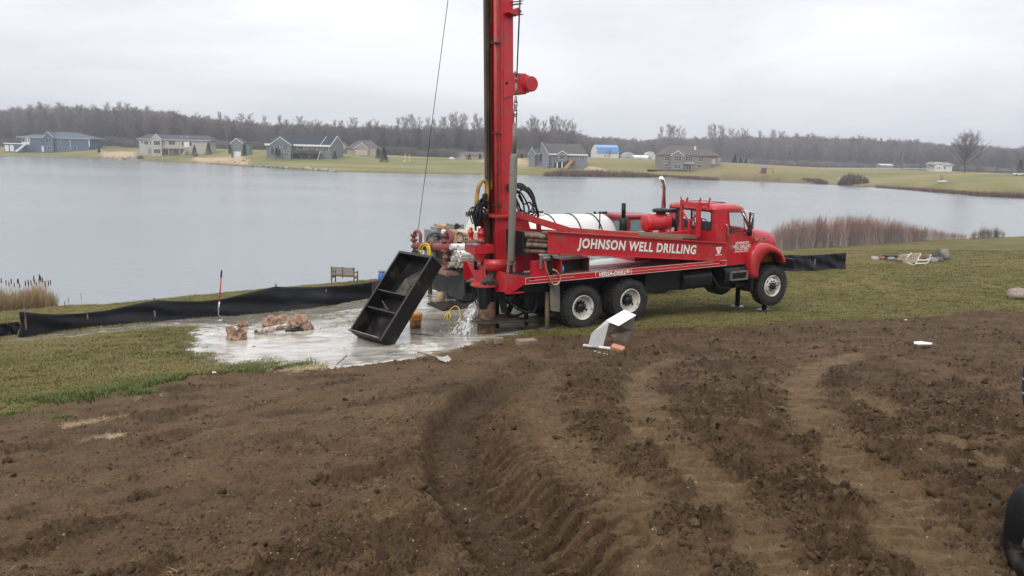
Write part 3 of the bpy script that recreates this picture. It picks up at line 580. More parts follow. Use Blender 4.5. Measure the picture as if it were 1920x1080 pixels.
bx = MB(); bx.box((1.98, -1.0, .66), (3.10, -.5, 1.20)); bx.box((2.0, -.5, .62), (3.0, .9, 1.1)); bx.build('battery_box', black, truck, .02)
# tail hardware under the deck
bx = MB(); bx.cyl((-1.2, -.55, .95), (-1.2, -.55, .1), .05, 10); bx.cyl((-1.0, .1, .9), (-1.35, .2, .2), .07, 10); bx.beam((-1.7, -.8, .9), (-1.1, -.3, .45), .08, .2); bx.cyl((-1.7, -.4, .7), (-.9, -.7, .5), .045, 8); bx.cyl((-1.6, .2, .95), (-1.6, .2, -.1), .06, 10)
bx.tube(spline([(-1.8, -.5, .95), (-1.6, -.8, .6), (-1.2, -.9, .5), (-1.0, -.7, .8)]), .03, 6); bx.tube(spline([(-1.7, .1, .95), (-1.5, -.3, .35), (-1.1, -.4, .45), (-.9, -.2, .9)]), .03, 6)
bx.build('hydraulic_linkage', black, truck)
# deck and side skirt
dk = MB(); dk.box((-1.6, -1.17, 1.27), (4.22, 1.17, 1.362)); dk.build('deck', deckm, truck, .006)
zs = (1.365, 1.225)
for y0, y1 in ((-1.215, -1.172), (1.172, 1.215)):
    q = MB(); q.box((-1.6, y0, zs[1]), (4.45, y1, zs[0] + .012)); q.build('side_skirt', red, truck, .004)
st = MB(); y = -1.2185
for z in (1.228, 1.369): st.box((-1.59, y, z - .004), (4.44, y + .002, z + .003))
st.box((.73, y, 1.297), (4.35, y + .002, 1.303)); st.box((-1.5, y, 1.297), (-.28, y + .002, 1.303)); st.box((-1.595, y, 1.228), (-1.588, y + .002, 1.369)); st.box((4.437, y, 1.228), (4.444, y + .002, 1.369)); st.build('skirt_stripe', print_w, truck)
q = MB(); q.box((-.6, -.75, 1.3625), (4.2, -.42, 1.368)); q.build('deck_stripe', red_old, truck)
q = MB(); q.box((.0, -.38, 1.3625), (2.6, .5, 1.375)); q.build('deck_sheet', mat('pale_deck_sheet', (.52, .52, .50), .4, var=.1, c2=(.3, .28, .25), c2amt=.4), truck)
def put_text(name, s, px, py, ysurf, hpx, wpx, m=print_w, shadow=None, shear=0., off=.01, tilt=0., parent=truck, sp=1.):
    x, z = TL(px, py, ysurf); _, z1 = TL(px, py + hpx / 2, ysurf); _, z0 = TL(px, py - hpx / 2, ysurf); xa, _ = TL(px - wpx / 2, py, ysurf); xb, _ = TL(px + wpx / 2, py, ysurf)
    me = text_mesh(s, 1., 1., shear, off, .5, sp); v = np.array([q.co[:] for q in me.vertices]); w, h = np.ptp(v[:, 0]), np.ptp(v[:, 1]); c = (v.max(0) + v.min(0)) / 2
    me.transform(Matrix.Diagonal(((xb - xa) / math.cos(tilt) / w, (z0 - z1) / h, .003, 1)) @ Matrix.Translation((-c[0], -c[1], 0)))
    M = Matrix.Translation((x, ysurf, z)) @ Matrix.Rotation(tilt, 4, 'Y') @ RX
    if shadow:
        m2 = me.copy(); m2.transform(Matrix.Translation((x + shadow, ysurf + .0015, z - shadow * .8)) @ Matrix.Rotation(tilt, 4, 'Y') @ RX); link('lettering_shadow', m2, print_k, parent)
    me.transform(M); return link(name, me, m, parent)
put_text('lettering', 'VERSA-DRILL', 1149, 512.5, -1.218, 8.5, 51, shear=.25, off=.03)
x, z = TL(1177.5, 509, -1.219); q = MB(); q.cyl((x, -1.217, z), (x, -1.221, z), .045, 16); q.build('round_emblem', print_w, truck)
q = MB(); q.prism([(x - .02, z - .03), (x + .012, z + .03), (x + .022, z + .0), (x + .004, z - .004), (x + .01, z - .032)], -1.2225, -1.2215); q.build('emblem_mark', red, truck)
for sgn, px in ((1, 1117), (-1, 1184)):
    x, z = TL(px, 514 if sgn > 0 else 509, -1.218); br = MB(); br.tube([(x + sgn * .03, -1.219, z + .065), (x, -1.219, z + .03), (x - sgn * .01, -1.219, z), (x, -1.219, z - .03), (x + sgn * .03, -1.219, z - .065)], .006, 5); br.build('lettering_bracket', print_w, truck)

for px, py in ((998, 524), (1352, 493)):
    x, z = TL(px, py, -1.218); q = MB(); q.add([(x + .06 * math.cos(a), -1.2195, z + .022 * math.sin(a)) for a in np.linspace(0, 2 * math.pi, 16, False)], [tuple(range(16))]); q.build('marker_oval', print_k, truck)

# pipe rack beam with the company name
BY = -1.2; brt, brb, bft, bfb = TL(1027, 433, BY), TL(1027, 475, BY), TL(1362, 455, BY), TL(1362, 490.5, BY)
tilt = math.atan2(brt[1] - bft[1], bft[0] - brt[0])
q = MB(); q.prism([brt, brb, bfb, bft], BY, BY + .012)
q.prism([(brt[0], brt[1]), (brt[0], brt[1] - .03), (bft[0], bft[1] - .03), (bft[0], bft[1])], BY - .055, BY)     # top flange lip
q.prism([(brb[0], brb[1] + .02), (brb[0], brb[1]), (bfb[0], bfb[1]), (bfb[0], bfb[1] + .02)], BY - .03, BY)
q.prism([(brt[0], brt[1] - .02), (brb[0], brb[1]), (4.15, 1.40), (4.15, 1.86)], -.38, -.368)
q.prism([(brb[0], brb[1] + .015), (brb[0], brb[1]), (4.15, 1.385), (4.15, 1.40)], BY + .012, -.38)
q.build('pipe_rack_beam', red, truck, .004)
q = MB()
def topz(x): return brt[1] + (bft[1] - brt[1]) * (x - brt[0]) / (bft[0] - brt[0])
for i in range(3):
    y0 = -1.15 + i * .25; xe = 4.2; q.prism([(brt[0] + .1 * i, topz(brt[0] + .1 * i) - .035 + .01 * i), (brt[0] + .1 * i, topz(brt[0] + .1 * i) - .12), (xe, topz(xe) - .12), (xe, topz(xe) - .035 + .01 * i)], y0, y0 + .235)
for k in range(3): pass
pl_me = None
for i in range(3):
    b_ = MB(); y0 = -1.15 + i * .25; x0 = brt[0] + .3 * i; b_.prism([(x0, topz(x0) - .02 - .012 * i), (x0, topz(x0) - .07), (4.2, topz(4.2) - .07), (4.2, topz(4.2) - .02 - .012 * i)], y0, y0 + .235); b_.build('plank', wood, truck)
put_text('lettering', 'JOHNSON WELL DRILLING', 1199, 465, BY - .004, 23.5, 221, shadow=.012, off=.034, tilt=tilt, sp=1.12, shear=.05)
# V emblem
x, z = TL(1347.5, 471, BY - .003); q = MB()
for o in ([(-.10, .11), (.10, .11), (.09, .075), (-.09, .075)], [(-.095, .11), (-.045, .11), (.0, -.03), (.045, .11), (.095, .11), (.035, -.07), (-.035, -.07)], [(-.03, .06), (.03, .06), (.0, -.0)], [(-.10, -.085), (.10, -.085), (.10, -.11), (-.10, -.11)]):
    q.prism([(x + u, z + v) for u, v in o], BY - .003 - .0007 * len(q.f) / 8, BY - .006 - .0007 * len(q.f) / 8)
q.build('v_emblem', print_w, truck)
q = MB(); q.prism([(x - .012, z + .07), (x + .012, z + .07), (x, z + .03)], BY - .0105, BY - .0125); q.build('v_emblem_mark', red, truck); q = MB(); q.prism([(x - .05, z - .092), (x + .05, z - .092), (x + .05, z - .1), (x - .05, z - .1)], BY - .0105, BY - .0125); q.build('v_emblem_mark', red, truck)
# drill pipes sticking out of the rack's rear end
dp = mat('drill_pipe', (.155, .09, .06), .6, .3, var=.3, scale=8, c2=(.30, .26, .22), c2amt=.35, bump=.002)
rows = [TL(1000, 440, -1.1)[1], TL(1000, 449, -1.1)[1], TL(1000, 458, -1.1)[1], TL(1000, 469, -1.1)[1]]
pm = MB(); pm.cyl((0, 0, 0), (1.0, 0, 0), .055, 12); pm.cyl((-.02, 0, 0), (.16, 0, 0), .066, 12); pm = pm.mesh('drill_pipe'); pm.materials.append(dp)
for r_i, z in enumerate(rows):
    for c_i in range(4): add_piece('drill_pipe', pm, truck, (-1.62 + .05 * ((r_i * 3 + c_i * 5) % 4), -1.09 + c_i * .19 + .05 * (r_i % 2), z), (0, tilt, 0))
q = MB(); q.box((-1.66, -1.2, rows[-1] - .1), (-1.60, -.3, rows[0] + .09)); q.build('pipe_stop', black, truck, .01)
# long worn rail and cross braces over the rack
ra, rb_, rc = T3(968, 402, -.75), T3(1063, 431, -.75), T3(1330, 447, -.75)
q = MB(); q.beam(ra, rb_, .13, .15); q.beam(rb_, T3(1195, 441, -.75), .11, .12); q.build('brace_rail', red_old, truck, .008)
q = MB(); q.beam(T3(1009, 412, -.5), T3(1012, 450, -.5), .09, .09); q.build('brace_post', red, truck, .006)
q = MB(); q.beam((.6, -.62, topz(.6) + .02), (3.4, -.62, topz(3.4) + .02), .13, .08); q.beam((1.5, -.4, topz(1.5) + .03), (4.1, -.4, topz(4.1) + .05), .10, .10); q.build('brace_timber', wood, truck, .006)
# tool box with its open side
x0, z1 = TL(1053, 487, -1.15); x1, z0 = TL(1105, 509, -1.15); z0 = 1.372; q = MB(); d = .45
q.box((x0, -1.15, z1 - .012), (x1, -1.15 + d, z1)); q.box((x0, -1.15, z0), (x1, -1.15 + d, z0 + .012)); q.box((x0, -1.15, z0), (x0 + .012, -1.15 + d, z1)); q.box((x1 - .012, -1.15, z0), (x1, -1.15 + d, z1)); q.box((x0, -1.15 + d - .012, z0), (x1, -1.15 + d, z1)); q.build('tool_box', red, truck)
q = MB(); q.box((x0 + .013, -1.14, z0 + .013), (x1 - .013, -1.15 + d - .013, z0 + .02)); q.box((x0 + .013, -1.15 + d - .02, z0 + .02), (x1 - .013, -1.15 + d - .014, z1 - .014)); q.box((x0 + .013, -1.14, z0 + .02), (x0 + .02, -1.15 + d - .02, z1 - .014)); q.box((x1 - .02, -1.14, z0 + .02), (x1 - .013, -1.15 + d - .02, z1 - .014)); q.build('box_lining', darkrust, truck)
q = MB(); q.prism([(x0 + .0, z0 + .02), (x1, z0 + .02), (x1 + .06, z0 - .005), (x0 + .14, z0 - .02)], -1.20, -1.19); q.build('tool_box_flap', wood, truck)
q = MB(); q.cyl((x0 + .07, -1.09, z0 + .013), (x0 + .07, -1.09, z0 + .17), .035, 12); q.cyl((x0 + .07, -1.09, z0 + .17), (x0 + .07, -1.09, z0 + .22), .014, 8)
bt = q.build('spray_bottle', mat('blue_plastic', (.05, .22, .55), .4, var=.1)); bt.location = T_O; bt.rotation_euler = (0, -TP, YAW); tag(bt, 'small blue bottle inside the open red tool box on the deck', 'bottle')
# strap winch, post and strap
x, z = TL(1021, 487, -1.18); q = MB(); q.box((x - .12, -1.20, z - .02), (x + .14, -1.19, z + .1)); q.cyl((x - .08, -1.22, z + .04), (x + .12, -1.22, z + .04), .04, 12); q.box((x - .14, -1.21, z - .2), (x - .09, -1.19, z + .1)); q.build('strap_winch', steel, truck)
q = MB(); q.box((x + .12, -1.15, 1.365), (x + .24, -1.05, z + .08)); q.build('rack_post', black, truck, .01)
q = MB(); q.box((x - .3, -1.12, 1.365), (x + .12, -1.02, z - .02)); q.build('winch_bracket', red, truck, .01)
sp = spline([T3(1021, 490, -1.25), T3(1024, 503, -1.25), T3(1029, 517, -1.26), T3(1034, 530, -1.26), T3(1042, 534, -1.27), T3(1050, 527, -1.27), T3(1050, 516, -1.26), T3(1044, 508, -1.24), T3(1036, 504, -1.2)], 6)
q = MB(); k = len(q.v); vs = []
for p in sp: vs += [(p[0] - .012, p[1] - .035, p[2] - .01), (p[0] + .012, p[1] + .035, p[2] + .01)]
q.add(vs, [(2 * i, 2 * i + 1, 2 * i + 3, 2 * i + 2) for i in range(len(sp) - 1)], True); o = q.build('ratchet_strap', mat('tan_strap', (.42, .31, .17), .85, var=.15, c2=(.3, .2, .08), c2amt=.5), truck); o.modifiers.new('t', 'SOLIDIFY').thickness = .012

# mast
MX = TL(940, 340, -.28)[0]; yfar = TX(913, 340, MX)[0]; MT = 9.4
m1 = MB(); m1.box((MX, -.28, 1.5), (MX + .32, -.265, MT)); m1.box((MX, yfar, 1.5), (MX + .32, yfar + .015, MT)); m1.box((MX + .305, -.28, 1.5), (MX + .32, yfar, MT)); m1.box((MX, -.28, 1.5), (MX + .015, -.14, MT)); m1.box((MX, yfar - .12, 1.5), (MX + .015, yfar, MT)); m1.build('mast', red, truck, .006)
gr_ = MB(); gr_.box((MX - .10, yfar - .20, 1.55), (MX + .02, yfar - .10, MT - .2)); gr_.box((MX - .05, yfar - .10, 1.55), (MX + .02, yfar + .03, MT - .2)); gr_.box((MX - .07, yfar - .235, 1.55), (MX - .03, yfar - .2, MT - .2)); gr_.build('guide_rail', mat('greasy_rail', (.07, .055, .042), .45, .5, var=.3, scale=3, stretch=(1, 1, .3), c2=(.14, .10, .06), c2amt=.4), truck, .006)
q = MB(); q.cyl((MX - .07, -.18, 1.6), (MX - .07, -.18, MT - .4), .05, 12); q.build('feed_cylinder', red_old, truck)
for z in (2.95, 4.6, 6.6): q = MB(); q.box((MX - .14, -.29, z), (MX + .0, -.09, z + .025)); q.build('cylinder_clamp', darkrust, truck)
q = MB(); q.box((MX + .06, -.29, 1.5), (MX + .075, -.281, MT)); q.build('mast_seam', red_old, truck)
# crown block above the frame
q = MB(); q.box((MX - .35, -.4, MT), (MX + .6, yfar + .1, MT + .25)); q.build('crown_block', red, truck, .02)
for x, y in ((MX - .2, -.3), (MX + .5, -.3)): q = MB(); q.cyl((x, y - .12, MT + .3), (x, y - .04, MT + .3), .2, 20); q.build('sheave', steel, truck)
# yellow kelly hose running down behind the mast
hx = TX(916, 200, MX)[0]
q = MB(); q.tube(spline([(MX + .1, hx + .06, 8.4), (MX + .06, hx + .03, 6.6), (MX + .05, hx + .04, 5.5), (MX + .04, hx + .01, 4.6), (MX + .02, hx - .02, 3.9), (MX + .02, hx - .06, 3.3)], 8), .045, 10); q.build('mud_hose', ohose, truck)
q = MB(); q.tube(spline([T3(921, 45, .35), T3(918, 50, .35), T3(917.5, 62, .35), T3(918, 72, .35)], 5), .06, 10); q.build('hose_elbow', red, truck)
q = MB(); zc = T3(918, 76, .35); q.cyl(zc, (zc[0], zc[1], zc[2] - .12), .062, 12); q.cyl((zc[0], zc[1], zc[2] - .05), (zc[0], zc[1], zc[2] - .07), .08, 12); q.tube(spline([T3(917, 78, .3), T3(915, 95, .3), T3(917, 108, .3)], 5), .008, 5); q.build('hose_coupling', steel, truck)
yl = spline([T3(893, 392, -.05), T3(894, 372, -.05), T3(897, 352, -.02), T3(904, 340, 0), T3(911, 341, .02), T3(914, 356, .02), T3(913, 375, .02), T3(912, 398, 0)], 6)
q = MB(); q.tube(yl, .048, 10); q.build('mud_hose', yhose if False else ohose, truck)
# motor bracket on the mast
A_ = [T3(944, 130, -.29), T3(966, 137, -.29), T3(986, 138, -.29), T3(986, 177, -.29), T3(960, 179, -.29), T3(944, 185, -.29)]
q = MB(); q.prism([(p[0], p[2]) for p in A_], -.31, -.29); q.prism([(p[0], p[2]) for p in A_[1:5]], -.05, -.03); cz = (A_[2][2] + A_[3][2]) / 2; q.box((A_[1][0], -.29, A_[2][2] - .05), (A_[2][0] + .04, -.04, A_[2][2] - .02)); q.box((A_[1][0] + .1, -.34, cz - .2), (A_[2][0] + .06, .0, cz + .2)); q.build('motor_bracket', red, truck, .006)
mc = T3(995, 157.5, -.42); q = MB(); q.cyl((mc[0], -.46, mc[2]), (mc[0], -.02, mc[2]), .175, 28); q.cyl((mc[0], -.48, mc[2]), (mc[0], -.46, mc[2]), .16, 28)
for i in range(8): a = i * math.pi / 4; c = (mc[0] + .14 * math.cos(a), -.48, mc[2] + .14 * math.sin(a)); q.cyl(c, (c[0], -.49, c[2]), .012, 6)
q.build('hydraulic_motor', red, truck, .006)
q = MB(); c = T3(950, 156, -.312); q.cyl((c[0], -.312, c[2]), (c[0], -.316, c[2]), .035, 14); q.build('bracket_hole', black, truck)
q = MB(); z_ = T3(955, 24, -.3); q.prism([(z_[0] - .14, z_[2] - .02), (z_[0] + .12, z_[2] + .1), (z_[0] + .22, z_[2] + .02), (z_[0] + .12, z_[2] - .08)], -.5, -.29); q.build('wire_guide_bracket', red, truck, .006)
for (px, py, r) in ((969, 3, .15), (969, 28, .15), (969, 8, .13)):
    c = T3(px, py, -.5); q = MB(); q.tube([(c[0] + r * .9 * math.cos(a), c[1] + r * math.sin(a), c[2] + .03 * math.sin(a + 1)) for a in np.linspace(0, 2 * math.pi, 18)], .011, 6); q.build('wire_guide_ring', black, truck)

# mast housing
hA = [TL(930, 407, -.42), TL(990, 410, -.42), TL(999, 447, -.42), TL(1022, 508, -.42), TL(930, 508, -.42)]
for y in (-.42, .38): q = MB(); q.prism(hA, y, y + .02); q.build('mast_housing', red, truck, .005)
q = MB(); q.box((hA[0][0] + .25, -.4, 1.37), (hA[1][0] - .1, .38, hA[1][1] - .05)); q.build('mast_housing_core', red_old, truck, .01)
q = MB(); q.box((hA[0][0] - .05, -.5, hA[0][1] - .02), (hA[1][0] + .0, .45, hA[0][1] + .03)); q.build('housing_top_plate', red_old, truck, .005)
q = MB(); cx, cy = TL(934, 496, -.35)[0], -.32; z0, z1 = TL(934, 508, -.6)[1], TL(934, 487, -.6)[1]
vs = [(cx + .33 * math.cos(a), cy + .30 * math.sin(a), z) for z in (z0, z1) for a in np.linspace(R_(110), R_(345), 22)]
q.add(vs, [(i, i + 1, 23 + i, 22 + i) for i in range(21)], True); o = q.build('guard_collar', red, truck); o.modifiers.new('t', 'SOLIDIFY').thickness = .02
# rotary head
hx0 = TL(900, 466, -.12); q = MB(); q.box((hx0[0] - .24, -.34, hx0[1] - .10), (hx0[0] + .25, .2, hx0[1] + .10)); q.lathe([(0, -.3), (.12, -.3), (.16, -.16), (.24, -.1), (.24, -.09)], 20, Matrix.Translation((hx0[0], -.12, hx0[1]))); q.build('rotary_head', red, truck, .012)
for px, w in ((889, .055), (902, .08)):
    a, b = TL(px, 456, -.12), TL(px, 423, -.12); q = MB(); q.lathe([(0, 0), (w + .02, 0), (w + .02, .05), (w, .06), (w, .2), (w + .015, .21), (w + .015, .25), (w - .01, .27), (w - .01, .34), (0, .36)], 16, Matrix.Translation((a[0], -.12 if px > 895 else .05, a[1]))); q.build('drive_motor', red, truck)
q = MB(); a = TL(886, 452, -.2); q.box((a[0] - .17, -.35, a[1] - .03), (a[0] + .2, .1, a[1] + .0)); q.build('head_plate', rust, truck, .01)
q = MB(); c = T3(877, 401, -.1); q.cyl(c, (c[0] + .16, -.1, c[2] + .02), .05, 12); q.tube(spline([(c[0] + .12, -.1, c[2]), (c[0] + .18, -.1, c[2] - .12), (c[0] + .2, -.1, c[2] - .4)], 5), .03, 8); q.cyl((c[0] - .03, -.1, c[2] - .01), (c[0] + .02, -.1, c[2]), .062, 8); q.build('swivel_elbow', rust, truck)
rs = random.Random(3)
for i in range(13):
    p0 = T3(890 + i * 1.35, 424, -.2 + .03 * i); mid = T3(888 + rs.uniform(0, 16), 402, -.2 + .03 * i); tp = T3(893 + rs.uniform(0, 14), 380 + rs.uniform(-14, 8), -.2 + .03 * i); en = T3(915 + rs.uniform(-4, 1), 376 + rs.uniform(-22, 20), -.05)
    q = MB(); q.tube(spline([p0, mid, tp, en], 6), .016 + .006 * (i % 3), 6); q.build('hydraulic_hose', hose, truck)
for i in range(6):
    p = [T3(886 + 3 * i, 420, -.25), T3(880 + 4 * i, 400 + rs.uniform(-6, 6), -.3), T3(892 + 2 * i, 385 + rs.uniform(-5, 5), -.25), T3(905 + 2 * i, 400 + rs.uniform(-6, 8), -.2), T3(912, 412, -.15)]; q = MB(); q.tube(spline(p, 6), .014, 6); q.build('hydraulic_hose', hose, truck)
loops = [[(963, 346), (985, 352), (1004, 385), (1010, 405), (1002, 412)], [(966, 350), (990, 362), (1006, 396), (996, 408), (985, 398)], [(964, 344), (982, 347), (1000, 372), (1008, 398), (1006, 410), (998, 404)],
         [(968, 356), (980, 366), (992, 392), (986, 404), (974, 398)], [(968, 362), (990, 352), (1003, 376), (994, 398), (980, 404), (972, 380)], [(966, 352), (978, 372), (983, 395), (980, 402)], [(972, 366), (982, 382), (994, 380), (1002, 398), (992, 404)], [(965, 348), (994, 358), (1007, 392), (1004, 400)],
         [(968, 372), (976, 392), (990, 400), (1000, 386), (993, 364), (978, 352)], [(966, 376), (974, 398), (984, 404), (976, 412)]]
for i, L in enumerate(loops): q = MB(); q.tube(spline([T3(px, py, -.45 + .05 * i) for px, py in L], 7), .021, 7); q.build('hydraulic_hose', hose, truck)
q = MB(); c = T3(955, 350, -.33); q.box((c[0] - .04, -.40, c[2] - .1), (c[0] + .09, -.28, c[2] + .07)); q.box((c[0] - .09, -.36, c[2] - .02), (c[0] + .13, -.30, c[2] + .03)); q.build('mast_latch', darkrust, truck, .008)
# drill string, table and rear plates
a, b = TL(909, 474, -.2), TL(909, 560, -.2); q = MB(); q.cyl((a[0], -.2, a[1]), (a[0] + .01, -.2, b[1]), .055, 14); q.cyl((a[0], -.2, a[1]), (a[0], -.2, a[1] - .12), .085, 14); q.build('drill_string', darkrust, truck)
q = MB(); c = TL(891, 478, .1); q.cyl((c[0], .1, c[1]), (c[0], .1, c[1] - .35), .04, 10); q.cyl((c[0] + .09, .1, c[1] - .28), (c[0] + .09, .1, c[1] - .36), .06, 10); q.build('head_slide', black, truck)
wl_ = [TX(876, 492, -2.15), TX(908, 499, -2.15), TX(915, 536, -2.15), TX(893, 528, -2.15)]
q = MB(); q.prism(wl_, -2.16, -2.14, 'x'); q.build('tail_plate', red, truck, .005)
wr_ = [TX(914, 500, -1.95), TX(948, 512, -1.95), TX(950, 548, -1.95), TX(908, 545, -1.95)]
q = MB(); q.prism(wr_, -1.96, -1.94, 'x'); q.build('tail_plate', red, truck, .005)
sp_ = [TL(946, 512, -1.19), TL(985, 519, -1.19), TL(985, 532, -1.19), TL(954, 552, -1.19), TL(947, 551, -1.19)]
q = MB(); q.prism(sp_, -1.21, -1.17); q.prism([(p[0], p[1]) for p in sp_], 1.0, 1.03); q.box((-1.95, -1.17, 1.02), (-1.6, 1.0, 1.05)); q.box((-1.96, -1.17, 1.30), (-1.6, -.4, 1.325)); q.build('tail_frame', red, truck, .005)
q = MB(); c = TX(912, 541, -2.1); q.cyl((-2.12, -.25, 1.10), (-2.12, -.25, 1.15), .36, 24); q.build('table_ring', red_old, truck, .006)
q = MB(); q.lathe([(.0, .25), (.07, .25), (.12, .16), (.2, .08), (.26, .0)], 14, Matrix.Translation((-2.05, -.35, 1.14))); q.box((-2.2, -.6, 1.15), (-1.9, -.45, 1.25)); q.cyl((-2.3, -.5, 1.2), (-1.9, -.3, 1.3), .04, 8); q.cyl((-2.1, -.45, 1.15), (-2.0, -.42, 1.42), .05, 8); q.build('breakout_wrench', darkrust, truck)
q = MB(); q.lathe([(.17, -.55), (.19, -.3), (.23, -.02)], 16, Matrix.Translation((-2.1, -.22, 1.1))); q.beam((-1.85, -.4, 1.05), (-1.72, -.45, .45), .06, .16); q.build('diverter_funnel', black, truck)
for i in range(9):
    a_ = rs.uniform(0, 6.28); q = MB(); q.tube(spline([(-2.1 + .28 * math.cos(a_), -.25 + .28 * math.sin(a_), 1.1), (-2.1 + .33 * math.cos(a_), -.25 + .33 * math.sin(a_), .9), (-2.1 + .25 * math.cos(a_ + .5), -.25 + .25 * math.sin(a_ + .5), .7 - .1 * rs.random())], 4), .014, 5); q.build('chain', black, truck)
# hanging casing tube on its own cable
hang_root = empty('hanging_pump_tube', (0, 0, 0), label='long grey-green steel tube hanging on a chain beside the red mast', cat='pipe')
hang_root.location = T_O; hang_root.rotation_euler = (0, -TP, YAW); HY = -.95
def HL(px, py): x, z = TL(px, py, HY); return Vector((x, HY, z))
q = MB(); q.cyl(HL(965.5, 231), HL(963.5, 290), .048, 16); q.tube([HL(963.5, 288), HL(963.4, 294), HL(958.6, 486), HL(958.5, 492)], [.055, .085, .085, .07], 20); q.build('tube_body', gpaint, hang_root)
q = MB()
for s_ in (-1, 1): q.beam(HL(965.6, 232) + Vector((s_ * .035, 0, 0)), HL(965.9, 213) + Vector((s_ * .035, 0, 0)), .03, .014)
q.beam(HL(966, 214) + Vector((-.05, 0, 0)), HL(966, 214) + Vector((.05, 0, 0)), .03, .025); q.build('lifting_bail', darkrust, hang_root)
q = MB(); 
for s_ in (-1, 1): q.beam(HL(958.3, 490) + Vector((s_ * .05, 0, .0)), HL(958, 511) + Vector((s_ * .085, 0, 0)), .05, .05)
q.box(HL(958.3, 494) - Vector((.09, .05, .03)), HL(958.3, 494) + Vector((.09, .05, .05))); q.build('clevis', gpaint, hang_root, .008)
def link_mesh(L=.12, W=.035, r=.011):
    P = [(W * math.cos(a) if True else 0, 0, (L / 2 - W) * (1 if math.sin(a) > 0 else -1) + W * math.sin(a)) for a in np.linspace(.01, 2 * math.pi + .01, 17)]; q = MB(); q.tube(P, r, 6, cap=False); return q.mesh('chain_link')
lm = link_mesh(); lm.materials.append(steel); pz = HL(966.2, 214)
for i in range(4): add_piece('chain_link', lm, hang_root, pz + Vector((.004 * i, 0, .045 + .09 * i)), (0, 0, (i % 2) * math.pi / 2), (1.1, 1.1, 1.15 if i else 1.5))
top = pz + Vector((.02, 0, .42)); q = MB(); q.tube([top, top + Vector((0, 0, .12)), top + Vector((0, 0, .25))], [.04, .03, .022], 8); q.cyl(top + Vector((0, 0, .3)), top + Vector((0, 0, .36)), .035, 8); q.cyl(top + Vector((0, 0, .42)), top + Vector((.0, 0, .5)), .042, 8); q.build('wire_clamp', steel, hang_root)
q = MB(); q.cyl(top + Vector((0, 0, .1)), Vector((MX + .5, -.42, MT + .3)), .009, 6); q.cyl(top + Vector((.03, 0, .5)), Vector((MX + .54, -.42, MT + .3)), .009, 6); q.build('wire_rope', hose, hang_root)

# cab
CX0 = 4.27; CYN = -.95
door_w = [TL(1366, 398, CYN), TL(1390.5, 398, CYN), TL(1404, 431, CYN), TL(1368, 435.5, CYN)]
sidep = [(CX0, 1.17), (CX0, 2.66), (5.20, 2.66), (5.55, 2.08), (5.55, 1.17)]
def shrink(P, k):
    c = np.mean(P, 0); return [tuple(c + (np.array(p) - c) * k) for p in P]
for y in (CYN, -CYN):
    me = plate(sidep, [door_w[::-1]], .03, SIDE(y)); o = link('cab_side', me, red, truck)
q = MB(); q.add([(p[0], CYN + .01, p[1]) for p in door_w], [(0, 1, 2, 3)]); q.build('door_window', glass, truck)
q = MB(); q.add([(p[0], -CYN - .01, p[1]) for p in door_w], [(0, 1, 2, 3)]); q.build('door_window', glass, truck)
q = MB(); P4 = [Vector((p[0], CYN - .02, p[1])) for p in shrink(door_w, 1.02)]; P4.append(P4[0]); q.tube(P4, .012, 6); a = TL(1393.5, 399, CYN); b = TL(1395, 433, CYN); q.tube([(a[0], CYN - .015, a[1]), (b[0], CYN - .015, b[1])], .012, 6); q.build('window_seal', black, truck)
rw0 = TX(1335.5, 397, CX0); rw1 = TX(1267.5, 423, CX0); 
me = plate([(-.93, 1.17), (-.93, 2.66), (.93, 2.66), (.93, 1.17)], [rrect(rw0[0], rw1[1], rw1[0], rw0[1], .07)[::-1]], .03, FRONTM(CX0)); link('cab_rear_wall', me, red, truck)
q = MB(); rp = rrect(rw0[0], rw1[1], rw1[0], rw0[1], .07); q.add([(CX0, u, v) for u, v in rp], [tuple(range(len(rp)))]); q.build('rear_window', glass, truck)
q = MB(); q.tube([(CX0 - .02, u, v) for u, v in rp + rp[:1]], .016, 6); q.box((CX0 - .03, (rw0[0] + rw1[0]) / 2 + .05, rw1[1]), (CX0 + .01, (rw0[0] + rw1[0]) / 2 + .09, rw0[1])); q.build('window_seal', black, truck)
q = MB(); secs = []
for (x, w, zt, zb) in ((4.20, .80, 2.70, 2.64), (4.25, .92, 2.76, 2.62), (4.5, .95, 2.80, 2.62), (5.0, .94, 2.79, 2.62), (5.22, .92, 2.75, 2.60), (5.32, .86, 2.68, 2.60)):
    secs.append([(x, -w, zb), (x, -w - .02, zb + .05), (x, -w + .03, zt - .035), (x, -w * .75, zt), (x, 0, zt + .012), (x, w * .75, zt), (x, w - .03, zt - .035), (x, w + .02, zb + .05), (x, w, zb)])
vs = [p for s_ in secs for p in s_]; fs = [(i * 9 + j, i * 9 + (j + 1) % 9, (i + 1) * 9 + (j + 1) % 9, (i + 1) * 9 + j) for i in range(5) for j in range(9)] + [tuple(range(9)), tuple(range(45, 54))]
q.add(vs, fs, True); q.build('cab_roof', red, truck)
q = MB(); q.tube([(4.45, -.5, 2.8), (4.5, -.5, 2.812), (5.0, -.5, 2.81), (5.05, .5, 2.80), (4.5, .5, 2.81), (4.45, .5, 2.8), (4.45, -.5, 2.8)], .008, 5); q.build('roof_hatch_seal', black, truck)
q = MB(); q.add([(5.25, -.86, 2.60), (5.25, .86, 2.60), (5.56, .9, 2.10), (5.56, -.9, 2.10)], [(0, 1, 2, 3)]); q.build('windscreen', glass, truck)
q = MB(); q.box((4.3, -.92, 1.17), (5.5, .92, 1.22)); q.box((5.3, -.9, 1.22), (5.55, .9, 2.02)); q.build('cab_floor_and_dash', mat('dark_cab_trim', (.02, .022, .024), .7), truck)
